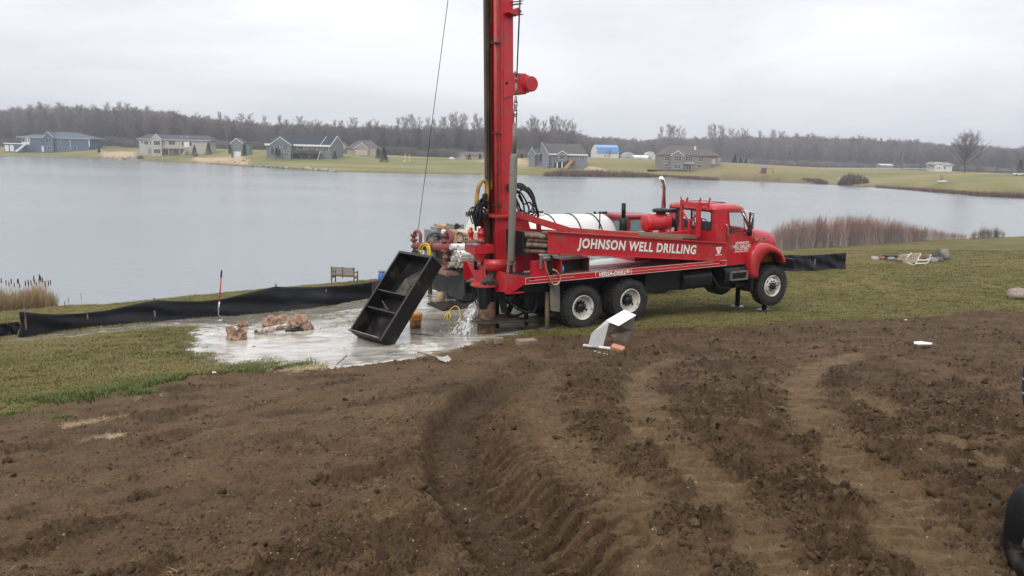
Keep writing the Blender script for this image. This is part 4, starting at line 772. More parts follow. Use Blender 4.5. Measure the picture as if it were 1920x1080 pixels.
q = MB(); q.box((4.4, -.8, 1.3), (4.85, .8, 1.75)); q.box((4.36, -.8, 1.7), (4.5, -.25, 2.32)); q.box((4.36, .25, 1.7), (4.5, .8, 2.32)); q.build('cab_seat', mat('seat_fabric', (.03, .032, .034), .9), truck, .04)
q = MB(); q.tube([(4.98 + .08 * math.sin(a) * 1.0, .42 + .22 * math.cos(a), 2.1 + .2 * math.sin(a)) for a in np.linspace(0, 2 * math.pi, 25)], .014, 6); q.cyl((5.0, .42, 2.1), (5.35, .42, 1.9), .02, 8); q.build('steering_wheel', black, truck)
# door outline, handle, lettering
x0, zt = TL(1363.5, 396, CYN); x1 = TL(1411, 460, CYN)[0]; zb = TL(1370, 498, CYN)[1]; q = MB()
for a, b in (((x0, zt), (x0, zb)), ((x0, zb), (x1, zb)), ((x1, zb), (x1, 2.05))): q.beam((a[0], CYN - .0155, a[1]), (b[0], CYN - .0155, b[1]), .004, .012) if a[0] != b[0] else q.box((a[0] - .006, CYN - .017, b[1]), (a[0] + .006, CYN - .0145, a[1]))
q.build('door_seam', print_k, truck)
q = MB(); hxy = TL(1369.2, 464.5, CYN); q.box((hxy[0] - .025, CYN - .04, hxy[1] - .07), (hxy[0] + .025, CYN - .015, hxy[1] + .07)); q.box((hxy[0] - .015, CYN - .055, hxy[1] - .05), (hxy[0] + .015, CYN - .04, hxy[1] + .03)); q.build('door_handle', steel, truck, .006)
DTX = [('JOHNSON', 1391.5, 456, 6.5, 25), ('WELL DRILLING', 1390.5, 462, 6, 33), ('517-627-5952', 1391, 467.2, 3.6, 25), ('GRAND LEDGE MICHIGAN', 1391, 471.3, 2.3, 27)]
for s_, px, py, hp, wp in DTX: put_text('door_lettering', s_, px, py, CYN - .018, hp, wp, shadow=.006 if hp > 5 else None, off=.02)
q = MB(); gp = [T3(1361.5, 420, CYN - .05), T3(1364.5, 427, CYN - .06), T3(1366, 434, CYN - .06), T3(1366, 447, CYN - .05), T3(1364, 452, CYN - .02)]; q.tube(spline(gp, 5), .016, 8); q.build('grab_handle', chrome, truck)
# hood loft
q = MB(); secs = []
for (x, w, zt, zb) in ((5.50, .90, 2.12, 1.15), (5.56, .90, 2.12, 1.15), (6.0, .83, 2.07, 1.15), (6.45, .72, 1.99, 1.12), (6.72, .66, 1.93, 1.12), (6.84, .62, 1.84, 1.12), (6.90, .58, 1.68, 1.15)):
    secs.append([(x, -w, zb), (x, -w, zt - .30), (x, -w * .97, zt - .14), (x, -w * .86, zt - .045), (x, -w * .6, zt), (x, 0, zt + .02), (x, w * .6, zt), (x, w * .86, zt - .045), (x, w * .97, zt - .14), (x, w, zt - .3), (x, w, zb)])
n_ = 11; vs = [p for s_ in secs for p in s_]; q.add(vs, [(i * n_ + j, i * n_ + (j + 1) % n_, (i + 1) * n_ + (j + 1) % n_, (i + 1) * n_ + j) for i in range(6) for j in range(n_)] + [tuple(range(n_)), tuple(range(6 * n_, 7 * n_))], True); q.build('hood', red, truck)
q = MB(); q.box((6.88, -.5, 1.2), (6.93, .5, 1.62)); q.build('grille', black, truck, .01)
for y in (-.72, .72): q = MB(); q.box((6.70, y - .1, 1.25), (6.80, y + .1, 1.45)); q.build('headlight', chrome, truck, .01)
outer = [TL(1409.5, 521, -1.2), TL(1409.5, 487, -1.2), TL(1415, 470, -1.2), TL(1425, 460, -1.2), TL(1441, 456.5, -1.2), TL(1457, 463, -1.2), TL(1468, 473, -1.2), TL(1474.5, 489, -1.2), TL(1475, 494, -1.2)]
inner = [TL(1470, 492, -1.2), TL(1466, 482, -1.2), TL(1456, 474, -1.2), TL(1444, 472.5, -1.2), TL(1433, 480, -1.2), TL(1425, 495, -1.2), TL(1422.5, 510, -1.2), TL(1422, 521, -1.2)]
def fender(y0, y1):
    N = 24; o = spline([(p[0], 0, p[1]) for p in outer], 6); i_ = spline([(p[0], 0, p[1]) for p in inner], 6)[::-1]
    rs_ = lambda L, n: [L[int(round(k * (len(L) - 1) / (n - 1)))] for k in range(n)]
    o, i_ = rs_(o, 30), rs_(i_, 30); m_ = MB(); vs = []; sg = 1 if y1 > y0 else -1
    for k in range(30):
        a, b = Vector(o[k]), Vector(i_[k]); d_ = (b - a); nrm = d_.normalized() if d_.length else Vector((0, 0, -1))
        vs += [(b.x, y0, b.z), (b.x * .4 + a.x * .6, y0 - .0, b.z * .4 + a.z * .6), (a.x + nrm.x * .02, y0 + sg * .02, a.z + nrm.z * .02), (a.x, y0 + sg * .07, a.z), (a.x, y1, a.z + 0), (a.x + nrm.x * .03, y1, a.z + nrm.z * .03), (b.x, y0 + sg * .06, b.z)]
    m_.add(vs, [(k * 7 + j, k * 7 + (j + 1) % 7, (k + 1) * 7 + (j + 1) % 7, (k + 1) * 7 + j) for k in range(29) for j in range(7)] + [tuple(range(7)), tuple(range(29 * 7, 30 * 7))], True); return m_
fender(-1.2, -.7).build('fender', red, truck); fender(1.2, .7).build('fender', red, truck)
q = MB(); q.box((outer[0][0] + .02, -1.18, TL(1410, 548, -1.18)[1]), (outer[0][0] + .09, -.72, outer[0][1] + .02)); q.build('splash_guard', black, truck, .01)
q = MB(); q.box((6.93, -1.2, .95), (7.0, 1.2, 1.22)); q.box((6.6, -.5, .9), (6.93, -.4, 1.1)); q.box((6.6, .4, .9), (6.93, .5, 1.1)); q.build('front_bumper', black, truck, .01)
c = T3(1418.5, 449, -.93); q = MB(); q.box((c[0] - .06, -.94, c[2] - .03), (c[0] + .06, -.90, c[2] + .03)); q.build('turn_signal', mat('amber_lens', (.45, .2, .02), .3), truck, .006)
q = MB(); c1, c2_ = T3(1426, 452, -.93), T3(1419, 462, -.95); q.cyl(c1, c2_, .018, 8); q.cyl(c1, (c1[0] + .04, c1[1], c1[2] + .02), .03, 8); q.cyl(c2_, (c2_[0] - .05, c2_[1], c2_[2]), .035, 8); q.build('hood_latch', steel, truck)
for px, py in ((1433.5, 446),): c = T3(px, py, -.78); q = MB(); q.cyl((c[0], -.80, c[2]), (c[0], -.76, c[2]), .03, 10); q.build('fuel_cap', steel, truck)
for sg in (1, -1):
    y = lambda d: sg * (CYN + d); q = MB()
    q.tube([(TL(1388, 394, CYN)[0], y(0), TL(1388, 394, CYN)[1]), (TL(1411, 397, -1.15)[0], y(-.2), TL(1411, 397, -1.15)[1]), (TL(1411, 430, -1.15)[0], y(-.2), TL(1411, 430, -1.15)[1]), (TL(1390, 440, CYN)[0], y(0), TL(1390, 440, CYN)[1])], .011, 6)
    q.tube([(TL(1390, 394, CYN)[0], y(0), TL(1390, 394, CYN)[1]), (TL(1410, 430, -1.15)[0], y(-.18), TL(1410, 430, -1.15)[1])], .011, 6); q.build('mirror_bracket', chrome, truck)
    a, b = TL(1411.5, 398, -1.17), TL(1416, 429, -1.17); q = MB(); q.box((a[0], min(y(-.25), y(-.21)), b[1]), (a[0] + .035, max(y(-.25) , y(-.08)), a[1])); q.build('mirror', chrome, truck, .01)
    a, b = TL(1405.5, 430, -1.1), TL(1410, 442, -1.1); q = MB(); q.box((a[0], min(y(-.2), y(-.04)), b[1]), (a[0] + .06, max(y(-.2), y(-.04)), a[1])); q.build('convex_mirror', black, truck, .02)
# headache rack behind the cab
RXk = 3.92; yn, yfr = TX(1309, 420, RXk)[0], TX(1277.5, 420, RXk)[0]; zt = TX(1309, 379, RXk)[1]; z0 = 1.95; zt2 = TX(1277, 374, RXk)[1]
q = MB(); q.box((RXk - .05, yn - .05, z0), (RXk + .05, yn + .05, zt)); q.box((RXk - .04, yfr - .04, z0), (RXk + .04, yfr + .04, zt2)); q.box((RXk - .04, yn, zt - .12), (RXk + .04, yfr, zt - .01)); ym = (yn + yfr) / 2
q.beam((RXk, yn, zt - .25), (RXk, ym, z0 + .35), .04, .04); q.beam((RXk, yfr, zt - .25), (RXk, ym, z0 + .35), .04, .04); q.box((RXk - .035, ym - .035, z0), (RXk + .035, ym + .035, z0 + .35)); q.box((RXk, yn - .03, zt - .11), (RXk + .35, yn + .03, zt - .02))
q.beam((RXk + .33, yn, zt - .06), (RXk + .38, yn, zt + .1), .05, .03); q.beam((RXk, yn, zt - .03), (RXk + .02, yn - .04, zt + .12), .05, .03); q.beam((RXk, yfr, zt2 - .03), (RXk - .03, yfr + .04, zt2 + .08), .05, .03); q.beam((RXk + .02, yfr - .15, zt - .02), (RXk + .02, yfr - .2, zt + .1), .05, .03)
q.build('headache_rack', red, truck, .005)
q = MB(); q.box((2.15, -.30, 1.37), (4.15, .65, 2.03)); q.build('engine_housing', red, truck, .02)
q = MB(); q.box((2.3, -.28, 2.03), (4.1, .2, 2.08)); q.build('engine_housing_lid', red, truck, .015)
# air cleaner
a0_, a1_ = TL(1208, 418, -.1), TL(1252, 417, -.1); r_ = .215; q = MB(); MRy = Matrix.Rotation(R_(90), 4, 'Y'); q.lathe([(0, 0), (r_ - .03, 0), (r_, .03), (r_, a1_[0] - a0_[0] - .03), (r_ - .03, a1_[0] - a0_[0]), (0, a1_[0] - a0_[0])], 28, Matrix.Translation((a0_[0], -.1, a0_[1])) @ MRy)
for x in (a0_[0] + .15, a1_[0] - .15): q.box((x - .03, -.25, a0_[1] - r_ - .06), (x + .03, .05, a0_[1] - r_ + .05)); q.tube([(x + .0, -.1 + (r_ + .004) * math.cos(a), a0_[1] + (r_ + .004) * math.sin(a)) for a in np.linspace(0, 6.283, 24)], .012, 5)
nk = TL(1239, 405, -.1); q.cyl((nk[0], -.1, nk[1] - .15), (nk[0], -.1, nk[1] + .06), .115, 18); q.build('air_cleaner', red, truck)
cp = TL(1239, 394, -.1); q = MB(); q.lathe([(0, -.06), (.17, -.055), (.225, -.03), (.235, 0), (.20, .035), (.15, .05), (0, .055)], 24, Matrix.Translation((cp[0], -.1, cp[1]))); q.cyl((cp[0], -.1, cp[1] - .1), (cp[0], -.1, cp[1] - .05), .125, 16); q.build('air_intake_cap', black, truck)
e0, e1 = T3(1252, 414, -.1), T3(1264, 424, -.1); q = MB(); q.tube(spline([e0, (e0[0] + .1, -.1, e0[2] - .0), (e1[0] - .03, -.1, e1[2] + .07), (e1[0], -.1, e1[2] - .12)], 6), .10, 14); q.build('intake_elbow', black, truck)
q = MB(); c = T3(1260, 395, .1); q.box((c[0] - .11, .0, c[2] - .05), (c[0] + .1, .15, c[2] + .05)); q.build('control_box', black, truck, .01)
q = MB(); c = T3(1260, 430, -.2); q.cyl((c[0], -.2, 2.0), (c[0], -.2, c[2] + .05), .06, 12); q.build('filler_neck', mat('pink_plastic', (.45, .25, .25), .4), truck)
s0, s1 = T3(1244.5, 400, .6), T3(1244.5, 348, .6); q = MB(); q.tube([(s0[0], .6, s0[2] - .3), (s1[0], .6, s1[2]), (s1[0] - .01, .6, s1[2] + .06), (s1[0] - .05, .6, s1[2] + .15), (s1[0] - .12, .6, s1[2] + .22)], .062, 18); q.build('exhaust_stack', chrome, truck)
m0, m1_ = T3(1168.5, 432, .5), T3(1168.5, 409, .5); mt = T3(1168.5, 381, .5); q = MB(); q.tube([(m0[0], .5, 1.9), (m0[0], .5, m1_[2] - .02), (m0[0], .5, m1_[2] + .02)], [.115, .115, .06], 18); q.cyl((m0[0], .5, m1_[2]), (m0[0], .5, mt[2]), .058, 16); q.build('muffler', black, truck)
# tanks and steps under the cab side
def rbox(x0, x1, z0, z1, y0, y1, nm, m_=black):
    w = (y1 - y0) / 2; h = (z1 - z0) / 2; pr = [(y0 + w + w * math.copysign(abs(math.cos(a)) ** .6, math.cos(a)), z0 + h + h * math.copysign(abs(math.sin(a)) ** .6, math.sin(a))) for a in np.linspace(0, 2 * math.pi, 24, False)]
    q = MB(); q.prism(pr, x0, x1, 'x')
    for x in (x0 + .06, x0 + (x1 - x0) * .45, x1 - .1): q.prism([(y0 + w + (a_ - y0 - w) * 1.02, z0 + h + (b_ - z0 - h) * 1.03) for a_, b_ in pr], x, x + .035, 'x')
    return q.build(nm, m_, truck, .008)
rbox(3.14, 4.09, .64, 1.10, -1.1, -.6, 'fuel_tank'); rbox(4.56, 5.47, .64, 1.13, -1.08, -.55, 'fuel_tank'); rbox(3.1, 4.4, .66, 1.1, .6, 1.08, 'fuel_tank')
q = MB(); q.box((4.75, -1.14, .98), (5.3, -1.06, 1.02)); q.box((4.7, -1.16, .78), (5.3, -1.08, .81)); q.box((4.7, -1.16, .78), (4.73, -1.08, 1.0)); q.box((5.27, -1.16, .78), (5.3, -1.08, 1.0)); q.build('cab_step', steel, truck, .005)
q = MB(); q.box((5.0, -1.0, .56), (5.65, -.5, .66)); q.tube(spline([(4.2, -.9, 1.0), (4.3, -1.0, .75), (4.5, -.95, .6), (4.9, -.9, .55), (5.5, -.8, .55)], 5), .03, 6); q.build('step_frame', black, truck, .01)
q = MB(); mf = [TL(1031, 535, -1.05), TL(1049, 533, -1.05), TL(1050, 585, -1.05), TL(1032, 582, -1.05)]; q.prism(mf, -1.06, -1.045); q.box((mf[0][0] - .0, -1.05, 1.1), (mf[1][0], -.6, 1.2)); q.build('mud_flap', mat('dirty_flap', (.11, .105, .095), .8, c2=(.2, .17, .13), c2amt=.5), truck)
# jacks
def jack(x, y, m_, r=.055, zt=1.1, pad=.2, nm='jack_leg'):
    z = gl(x, y); q = MB(); q.cyl((x, y, z), (x, y, zt), r, 14); q.build(nm, m_, truck)
    q = MB(); q.cyl((x, y, z - .02), (x, y, z + .02), pad, 18); q.build('jack_pad', steel, truck)
jx = TL(1448, 583, -.42)[0]
jack(6.72, -.42, black, .07); jack(6.62, .55, black, .07)
jack(-.80, -.86, wood, .055, .95, .2, 'blocking_post')
jack(-1.5, .9, rust, .06, 1.0)
# conductor casing at the hole with its splash plate
w = TW(-2.08, -.2, 0); zg = G(w[0], w[1])
cas = empty('well_casing', (w[0], w[1], zg), YAW, 'short rusty steel casing with a flat plate standing in the ground under the rig', 'casing')
q = MB(); q.pipe((0, 0, -.3), (0, 0, .34), .225, .20, 26); q.pipe((0, 0, .38), (0, 0, .80), .205, .19, 26); q.build('casing_pipe', rust, cas)
q = MB(); q.prism([(-.42, -.30), (-.30, -.46), (-.05, -.50), (.85, -.52), (.88, -.46), (.75, .35), (-.30, .40), (-.42, .28)], .335, .375, 'z'); q.build('work_plate', darkrust, cas, .008)
# water jet from the side of the casing
wj = empty('water_jet', (w[0], w[1], zg), YAW, 'splashing jet of muddy water pouring out beside the rusty casing', 'water')
wm, n, l, b = new_mat('splash_water'); b.inputs['Base Color'].default_value = (.78, .79, .79, 1); b.inputs['Roughness'].default_value = .1; b.inputs['Alpha'].default_value = .6; b.inputs['Specular IOR Level'].default_value = .8
rs = random.Random(5); from mathutils import noise as mn_
for L_ in range(4):
    q = MB(); nt, nu = 26, 14; vs = []
    for i in range(nt):
        t = i / (nt - 1) * .46; v = 1.15 - .12 * L_
        for j in range(nu):
            u = j / (nu - 1) - .5; wdt = .10 + .85 * t; nn = mn_.noise(Vector((u * 7, t * 9, L_ * 3.))) * .05
            vs.append((-.19 - v * (1.0 + .5 * u) * t + nn, .12 + u * wdt + nn, max(.015, .70 + .04 * L_ - .45 * t - 2.9 * t * t + mn_.noise(Vector((u * 9 + 4, t * 14, L_ * 2.))) * .05)))
    fs = []
    for i in range(nt - 1):
        for j in range(nu - 1):
            if mn_.noise(Vector((j * .9, i * .28, L_ * 5.))) > -.05 - .1 * (i < 8) + .012 * i: fs.append((i * nu + j, i * nu + j + 1, (i + 1) * nu + j + 1, (i + 1) * nu + j))
    q.add(vs, fs, True); q.build('water_sheet', wm, wj)
q = MB()
for i in range(560):
    t = rs.random(); p = (-.2 - rs.uniform(0, .75) * (.3 + t) , rs.uniform(-.2, .4), rs.uniform(.0, .85) * (1 - t * .6)) if i < 260 else (-.45 + rs.gauss(0, .28), .1 + rs.gauss(0, .22), abs(rs.gauss(0, .06)))
    r = rs.uniform(.003, .012); q.lathe([(0, -r), (r, 0), (0, r)], 4, Matrix.Translation(p), True)
o = q.build('droplets', wm, wj); o['kind'] = 'stuff'
# ------------------------------------------------------------------ water truck behind the rig
def S3(px, py, y):
    d = ray(px, py); C = np.array([0, 0, EYE]) - T_O; p = C + d * ((y - C @ t_l) / (d @ t_l)); return (float(p @ t_h), y, float(p[2]))
def SX(px, py, x):
    d = ray(px, py); C = np.array([0, 0, EYE]) - T_O; p = C + d * ((x - C @ t_h) / (d @ t_h)); return (x, float(p @ t_l), float(p[2]))
def SW(x, y, z): return T_O + t_h * x + t_l * y + np.array([0, 0, z])
OFF = Vector((3.0, 4.6, -.28))
wt = empty('water_truck', SW(*OFF), YAW, 'red-cab tank truck with a white strapped water tank, parked behind the drilling rig', 'truck')
def put(q, nm, m_, par=None, bevel=0., off=OFF):
    o = q.build(nm, m_, par if par else wt, bevel); o.location = -off; return o
q = MB(); q.box((-.9, 4.1, .05), (7.4, 4.2, .35)); q.box((-.9, 5.0, .05), (7.4, 5.1, .35))
for x in (-.7, 1, 2.6, 4.4, 6.5): q.box((x, 4.2, .1), (x + .1, 5.0, .3))
put(q, 'chassis_frame', black)
q = MB(); q.box((-1.0, 3.4, .42), (3.6, 5.8, .50)); put(q, 'flat_bed', black, None, .01)
q = MB(); q.box((-1.02, 3.4, .10), (-.95, 5.8, .95)); q.box((-1.0, 3.5, -.05), (-.7, 5.7, .15)); put(q, 'rear_bumper', mat('dark_bumper', (.035, .04, .042), .5, var=.2, c2=(.09, .08, .07), c2amt=.4), None, .01)
redlens = mat('red_lens', (.45, .01, .015), .3)
for pxs, pys in (((846, 865), (503.5, 509.5)), ((835, 841), (510, 520)), ((816, 832), (518, 523.5))):
    a, b = SX(pxs[0], pys[0], -1.03), SX(pxs[1], pys[1], -1.03); q = MB(); q.box((-1.03, a[1], b[2]), (-1.022, b[1], a[2])); put(q, 'tail_light', redlens)
    if pxs[1] - pxs[0] > 8: q = MB(); w_ = (a[1] - b[1]) * .18; q.box((-1.034, b[1], b[2]), (-1.031, b[1] + w_, a[2])); q.box((-1.034, a[1] - w_, b[2]), (-1.031, a[1], a[2])); put(q, 'reflector', print_w)
wt_w = make_wheel('rear', wt)
def wloc(x, y, z): return Vector((x, y, z)) - OFF
zw = -.28 + .52
wt_w.location = wloc(.9, 3.45, zw)
for x in (.9, 2.15):
    for y, f_ in ((3.45, 0), (3.78, 0), (5.75, 1), (5.42, 1)):
        if (x, y) != (.9, 3.45): c = copy_tree(wt_w, wt); c.location = wloc(x, y, zw); c.rotation_euler = (0, 0, math.pi * f_)
fx = S3(1245, 519, 3.45); w2 = make_wheel('front', wt); w2.location = wloc(fx[0], 3.5, fx[2]); c = copy_tree(w2, wt); c.location = wloc(fx[0], 5.7, fx[2]); c.rotation_euler = (0, 0, math.pi)
# tank
TY = 4.65; ttop = S3(1060, 401.5, TY)[2]; tx1 = S3(1139, 428, TY)[0]; r_t = .86; tzc = ttop - r_t * .92; tx0 = -.1
tankm = mat('white_tank_plastic', (.74, .73, .69), .4, var=.04, c2=(.55, .5, .4), c2amt=.15, spec=.4)
q = MB(); q.lathe([(0, 0), (.5, .02), (.75, .10), (r_t, .28), (r_t, tx1 - tx0 - .28), (.75, tx1 - tx0 - .10), (.5, tx1 - tx0 - .02), (0, tx1 - tx0)], 40, Matrix.Translation((tx0, TY, tzc)) @ Matrix.Diagonal((1, 1, .92, 1)) @ Matrix.Rotation(R_(90), 4, 'Y')); put(q, 'water_tank', tankm)
for px in (1023, 1066, 1104):
    x = S3(px, 402, TY)[0]; q = MB(); q.tube([(x, TY + (r_t + .008) * math.cos(a), tzc + (r_t + .008) * .92 * math.sin(a)) for a in np.linspace(-.9, math.pi + .9, 40)], .022, 6); put(q, 'tank_strap', black)
c = S3(1004, 399, TY); q = MB(); q.cyl((c[0], TY, tzc + r_t * .92 - .04), (c[0], TY, tzc + r_t * .92 + .06), .26, 20); put(q, 'hatch_collar', tankm); q = MB(); q.cyl((c[0], TY, tzc + r_t * .92 + .06), (c[0], TY, tzc + r_t * .92 + .11), .25, 20); put(q, 'hatch_lid', black)
a, b, c_, d_ = SX(868, 432, -.35), SX(884, 399, -.35), SX(904, 399, -.35), SX(904, 460, -.35)
q = MB(); q.prism([(a[1], a[2] - .2), (a[1] - .05, a[2]), (b[1], b[2]), (c_[1], c_[2]), (c_[1], d_[2]), (a[1], d_[2])], -.35, .25, 'x'); put(q, 'white_hopper', tankm, None, .03)
# cab
rc = S3(1171, 405, 3.62); CXR = rc[0]; ztop = rc[2]; yfar = SX(1126, 405, CXR)[1]
dred = mat('faded_red_paint', (.26, .012, .02), .35, var=.12, c2=(.18, .05, .04), c2amt=.3)
q = MB(); q.box((CXR, 3.62, .45), (CXR + 1.25, yfar, ztop - .08)); put(q, 'cab', dred, None, .05)
q = MB(); q.box((CXR - .06, 3.58, ztop - .10), (CXR + 1.3, yfar + .04, ztop + .03)); put(q, 'cab_roof', dred, None, .06)
q = MB(); q.box((CXR + 1.25, 3.75, .3), (CXR + 2.6, yfar - .12, 1.25)); put(q, 'hood', dred, None, .1)
q = MB(); q.box((CXR + 1.6, 3.45, .25), (CXR + 2.6, 3.85, .95)); q.box((CXR + 1.6, yfar - .25, .25), (CXR + 2.6, yfar + .1, .95)); put(q, 'fender', dred, None, .12)
a, b = SX(1137, 412, CXR - .005), SX(1163, 431, CXR - .005); q = MB(); q.box((CXR - .008, b[1], b[2] - .3), (CXR - .002, a[1], a[2])); put(q, 'rear_window', tealglass)
a, b = S3(1183, 413, 3.61), S3(1204, 431, 3.61); q = MB(); q.prism([(a[0], a[2]), (b[0] - .1, a[2]), (b[0] + .05, b[2] - .15), (a[0], b[2] - .15)], 3.612, 3.618); put(q, 'door_window', tealglass)
q = MB(); q.tube([(b[0] + .0, 3.6, a[2] + .08), (b[0] + .1, 3.35, a[2] + .06), (b[0] + .1, 3.35, a[2] - .5)], .015, 6); put(q, 'mirror_bracket', chrome)
c = S3(1120, 400, 3.9); q = MB(); q.cyl((c[0] - .1, 3.9, c[2]), (c[0] + .35, 3.9, c[2]), .015, 6)
for dx_ in (-.1, .1, .22, .33): q.lathe([(0, -.05), (.045, -.02), (.045, .02), (0, .05)], 8, Matrix.Translation((c[0] + dx_, 3.9, c[2] + .02)))
q.cyl((c[0] + .1, 3.9, c[2]), (c[0] + .1, 3.9, c[2] - .5), .02, 6); put(q, 'work_lamp_bar', black)
for px, py0, py1 in ((839, 524, 553), (806, 524, 545)):
    a = SX(px, py0, -.98); b = SX(px, py1, -.98); q = MB(); q.box((-1.02, a[1] - .07, b[2] - .1), (-.92, a[1] + .07, .2)); put(q, 'outrigger_leg', mat('dark_bumper', None), None)
q = MB(); a = SX(865, 552, -.7); q.cyl((-.7, a[1], -.28), (-.7, a[1], -.1), .2, 16); put(q, 'air_tank', mat('dirty_flap', None))
q = MB(); q.box((-.9, 3.6, -.1), (3.2, 5.6, .42)); put(q, 'under_deck_tool_box', black)
# pvc pipes on the side rack: each pipe is a thing of its own
pv = MB(); pv.pipe((0, 0, 0), (3.1, 0, 0), .083, .074, 14); pv = pv.mesh('pvc_pipe'); pv.materials.append(pvc)
pvd = pv.copy(); pvd.materials.clear(); pvd.materials.append(mat('muddy_pvc', (.34, .29, .23), .6, c2=(.5, .47, .42), c2amt=.4))
PV = [(844.5, 462.8, 'top row, nearest the red pump'), (859, 464.2, 'top row, nearer the red mast'), (849, 474.5, 'second row, leftmost open end'), (856, 475.6, 'second row, middle open end'), (863.5, 476.5, 'second row, rightmost open end'),
      (846.6, 485, 'third row, leftmost open end'), (854, 486, 'third row, middle open end'), (861, 485.8, 'third row, rightmost open end'), (840.5, 496.5, 'bottom row, dark muddy leftmost end'), (855, 497, 'bottom row, middle muddy end'), (863, 497, 'bottom row, rightmost muddy end')]
for i, (px, py, t) in enumerate(PV):
    x = -1.45 + .05 * ((i * 7) % 4) + (0.12 if i in (2, 6) else 0); s_ = SX(px, py, x); w = SW(*s_)
    o = add_piece('pvc_pipe', pvd if i > 7 or i == 6 else pv, None, w, (0, 0, YAW)); tag(o, 'white PVC pipe stacked beside the tank truck: ' + t, 'pipe', 'white PVC pipes stacked beside the tank truck')
q = MB(); a = SX(845, 502, -1.3); OP = Vector((a[0], a[1], a[2] - .1)); 
rk = empty('pipe_rack', SW(*OP), YAW, 'dark pipe rack carrying the stacked white pipes', 'rack'); q = MB()
for x in (-1.2, .2, 1.5): q.box((x, a[1] - .75, a[2] - .1), (x + .08, a[1] + .15, a[2] - .02)); q.box((x, a[1] - .75, a[2] - .1), (x + .06, a[1] - .70, a[2] + .9))
put(q, 'rack_frame', black, rk, 0, OP)
# mud pump across the tail
PX = -1.3; pumpred = mat('rusty_red_pump_paint', (.24, .045, .04), .6, var=.25, scale=8, c2=(.16, .08, .06), c2amt=.6, c2scale=8, bump=.002)
OPm = Vector(SX(815, 500, PX)); pump = empty('mud_pump', SW(*OPm), YAW, 'rusty red mud pump with two looped pipes on the tail of the tank truck', 'pump')
def PP(px, py, dx_=0): s_ = SX(px, py, PX + dx_); return s_
q = MB(); q.tube([PP(779, 461), PP(800, 462), PP(822, 463), PP(850, 463)], [.11, .12, .12, .10], 16); q.cyl(PP(803, 462), PP(806, 462), .16, 16); q.cyl(PP(813, 463), PP(816, 463), .16, 16); put(q, 'manifold_pipe', pumpred, pump, 0, OPm)
for L, r in (([(776, 486), (777, 462), (776, 450), (776, 441), (779, 435), (784, 434), (788, 440), (788, 452), (788, 462)], .055), ([(833, 492), (835, 470), (835, 452), (836, 441), (839, 435), (843, 435), (846, 441), (846, 450), (842, 458), (836, 462)], .07)):
    q = MB(); q.tube(spline([PP(*p) for p in L], 6), r, 10)
    for p in L[1:4]: c = PP(*p); q.lathe([(0, -.05), (r + .05, -.04), (r + .06, 0), (r + .05, .04), (0, .05)], 12, Matrix.Translation(c))
    put(q, 'loop_pipe', pumpred, pump, 0, OPm)
for (px, py) in ((839, 478), (780, 480)):
    for dx_, rr__, hh in ((0, .085, .42), (.16, .07, .34), (-.14, .05, .25)):
        q = MB(); c = PP(px + dx_ * 20, py, dx_); q.lathe([(0, -hh), (rr__ + .03, -hh), (rr__ + .03, -hh + .04), (rr__, -hh + .05), (rr__, -.12), (rr__ + .045, -.11), (rr__ + .045, -.05), (rr__, -.04), (rr__ * .8, .06), (rr__ + .02, .07), (rr__ + .02, .12), (0, .13)], 12, Matrix.Translation(c)); put(q, 'valve_pot', pumpred if dx_ == 0 else rust, pump, 0, OPm)
q = MB(); a, b = PP(828, 503, .1), PP(850, 496, .1); q.box((PX - .25, b[1] - .3, a[2] - .05), (PX + .6, SX(775, 500, PX)[1], a[2] + .05)); put(q, 'pump_skid', wood, pump, 0, OPm)
q = MB(); c = PP(842, 480, .3); q.cyl((PX + .25, c[1], c[2]), (PX + .35, c[1], c[2]), .27, 24); put(q, 'belt_pulley', black, pump, 0, OPm)
OY = Vector(PP(795, 470)); yh = empty('yellow_hose_coil', SW(*OY), YAW, 'bright yellow hose looped over the red pump pipe', 'hose')
for k, L in enumerate([[(783, 480), (786, 467), (793, 459), (800, 459), (805, 468), (806, 482)], [(790, 480), (791, 468), (796, 461), (801, 464), (803, 480)], [(782, 479), (788, 463), (797, 457), (804, 461), (807, 474), (806, 484)]]):
    q = MB(); q.tube(spline([PP(px, py, -.17 - .03 * k) for px, py in L], 7), .026, 8); put(q, 'hose_loop', yhose, yh, 0, OY)
def boxthing(name, pxs, pys, x, depth, m_, label, cat, bevel=.01):
    a, b = SX(pxs[0], pys[0], x), SX(pxs[1], pys[1], x); o_ = Vector((x + depth / 2, (a[1] + b[1]) / 2, b[2])); q = MB(); q.box((x, b[1], b[2]), (x + depth, a[1], a[2])); o = q.build(name, m_, None, bevel)
    me = o.data; me.transform(Matrix.Translation(-o_)); o.location = SW(*o_); o.rotation_euler = (0, 0, YAW); tag(o, label, cat); return o
greyb = mat('grey_enamel', (.21, .215, .21), .5, var=.1, c2=(.12, .11, .10), c2amt=.3)
card = mat('cardboard', (.42, .25, .13), .85, var=.08)
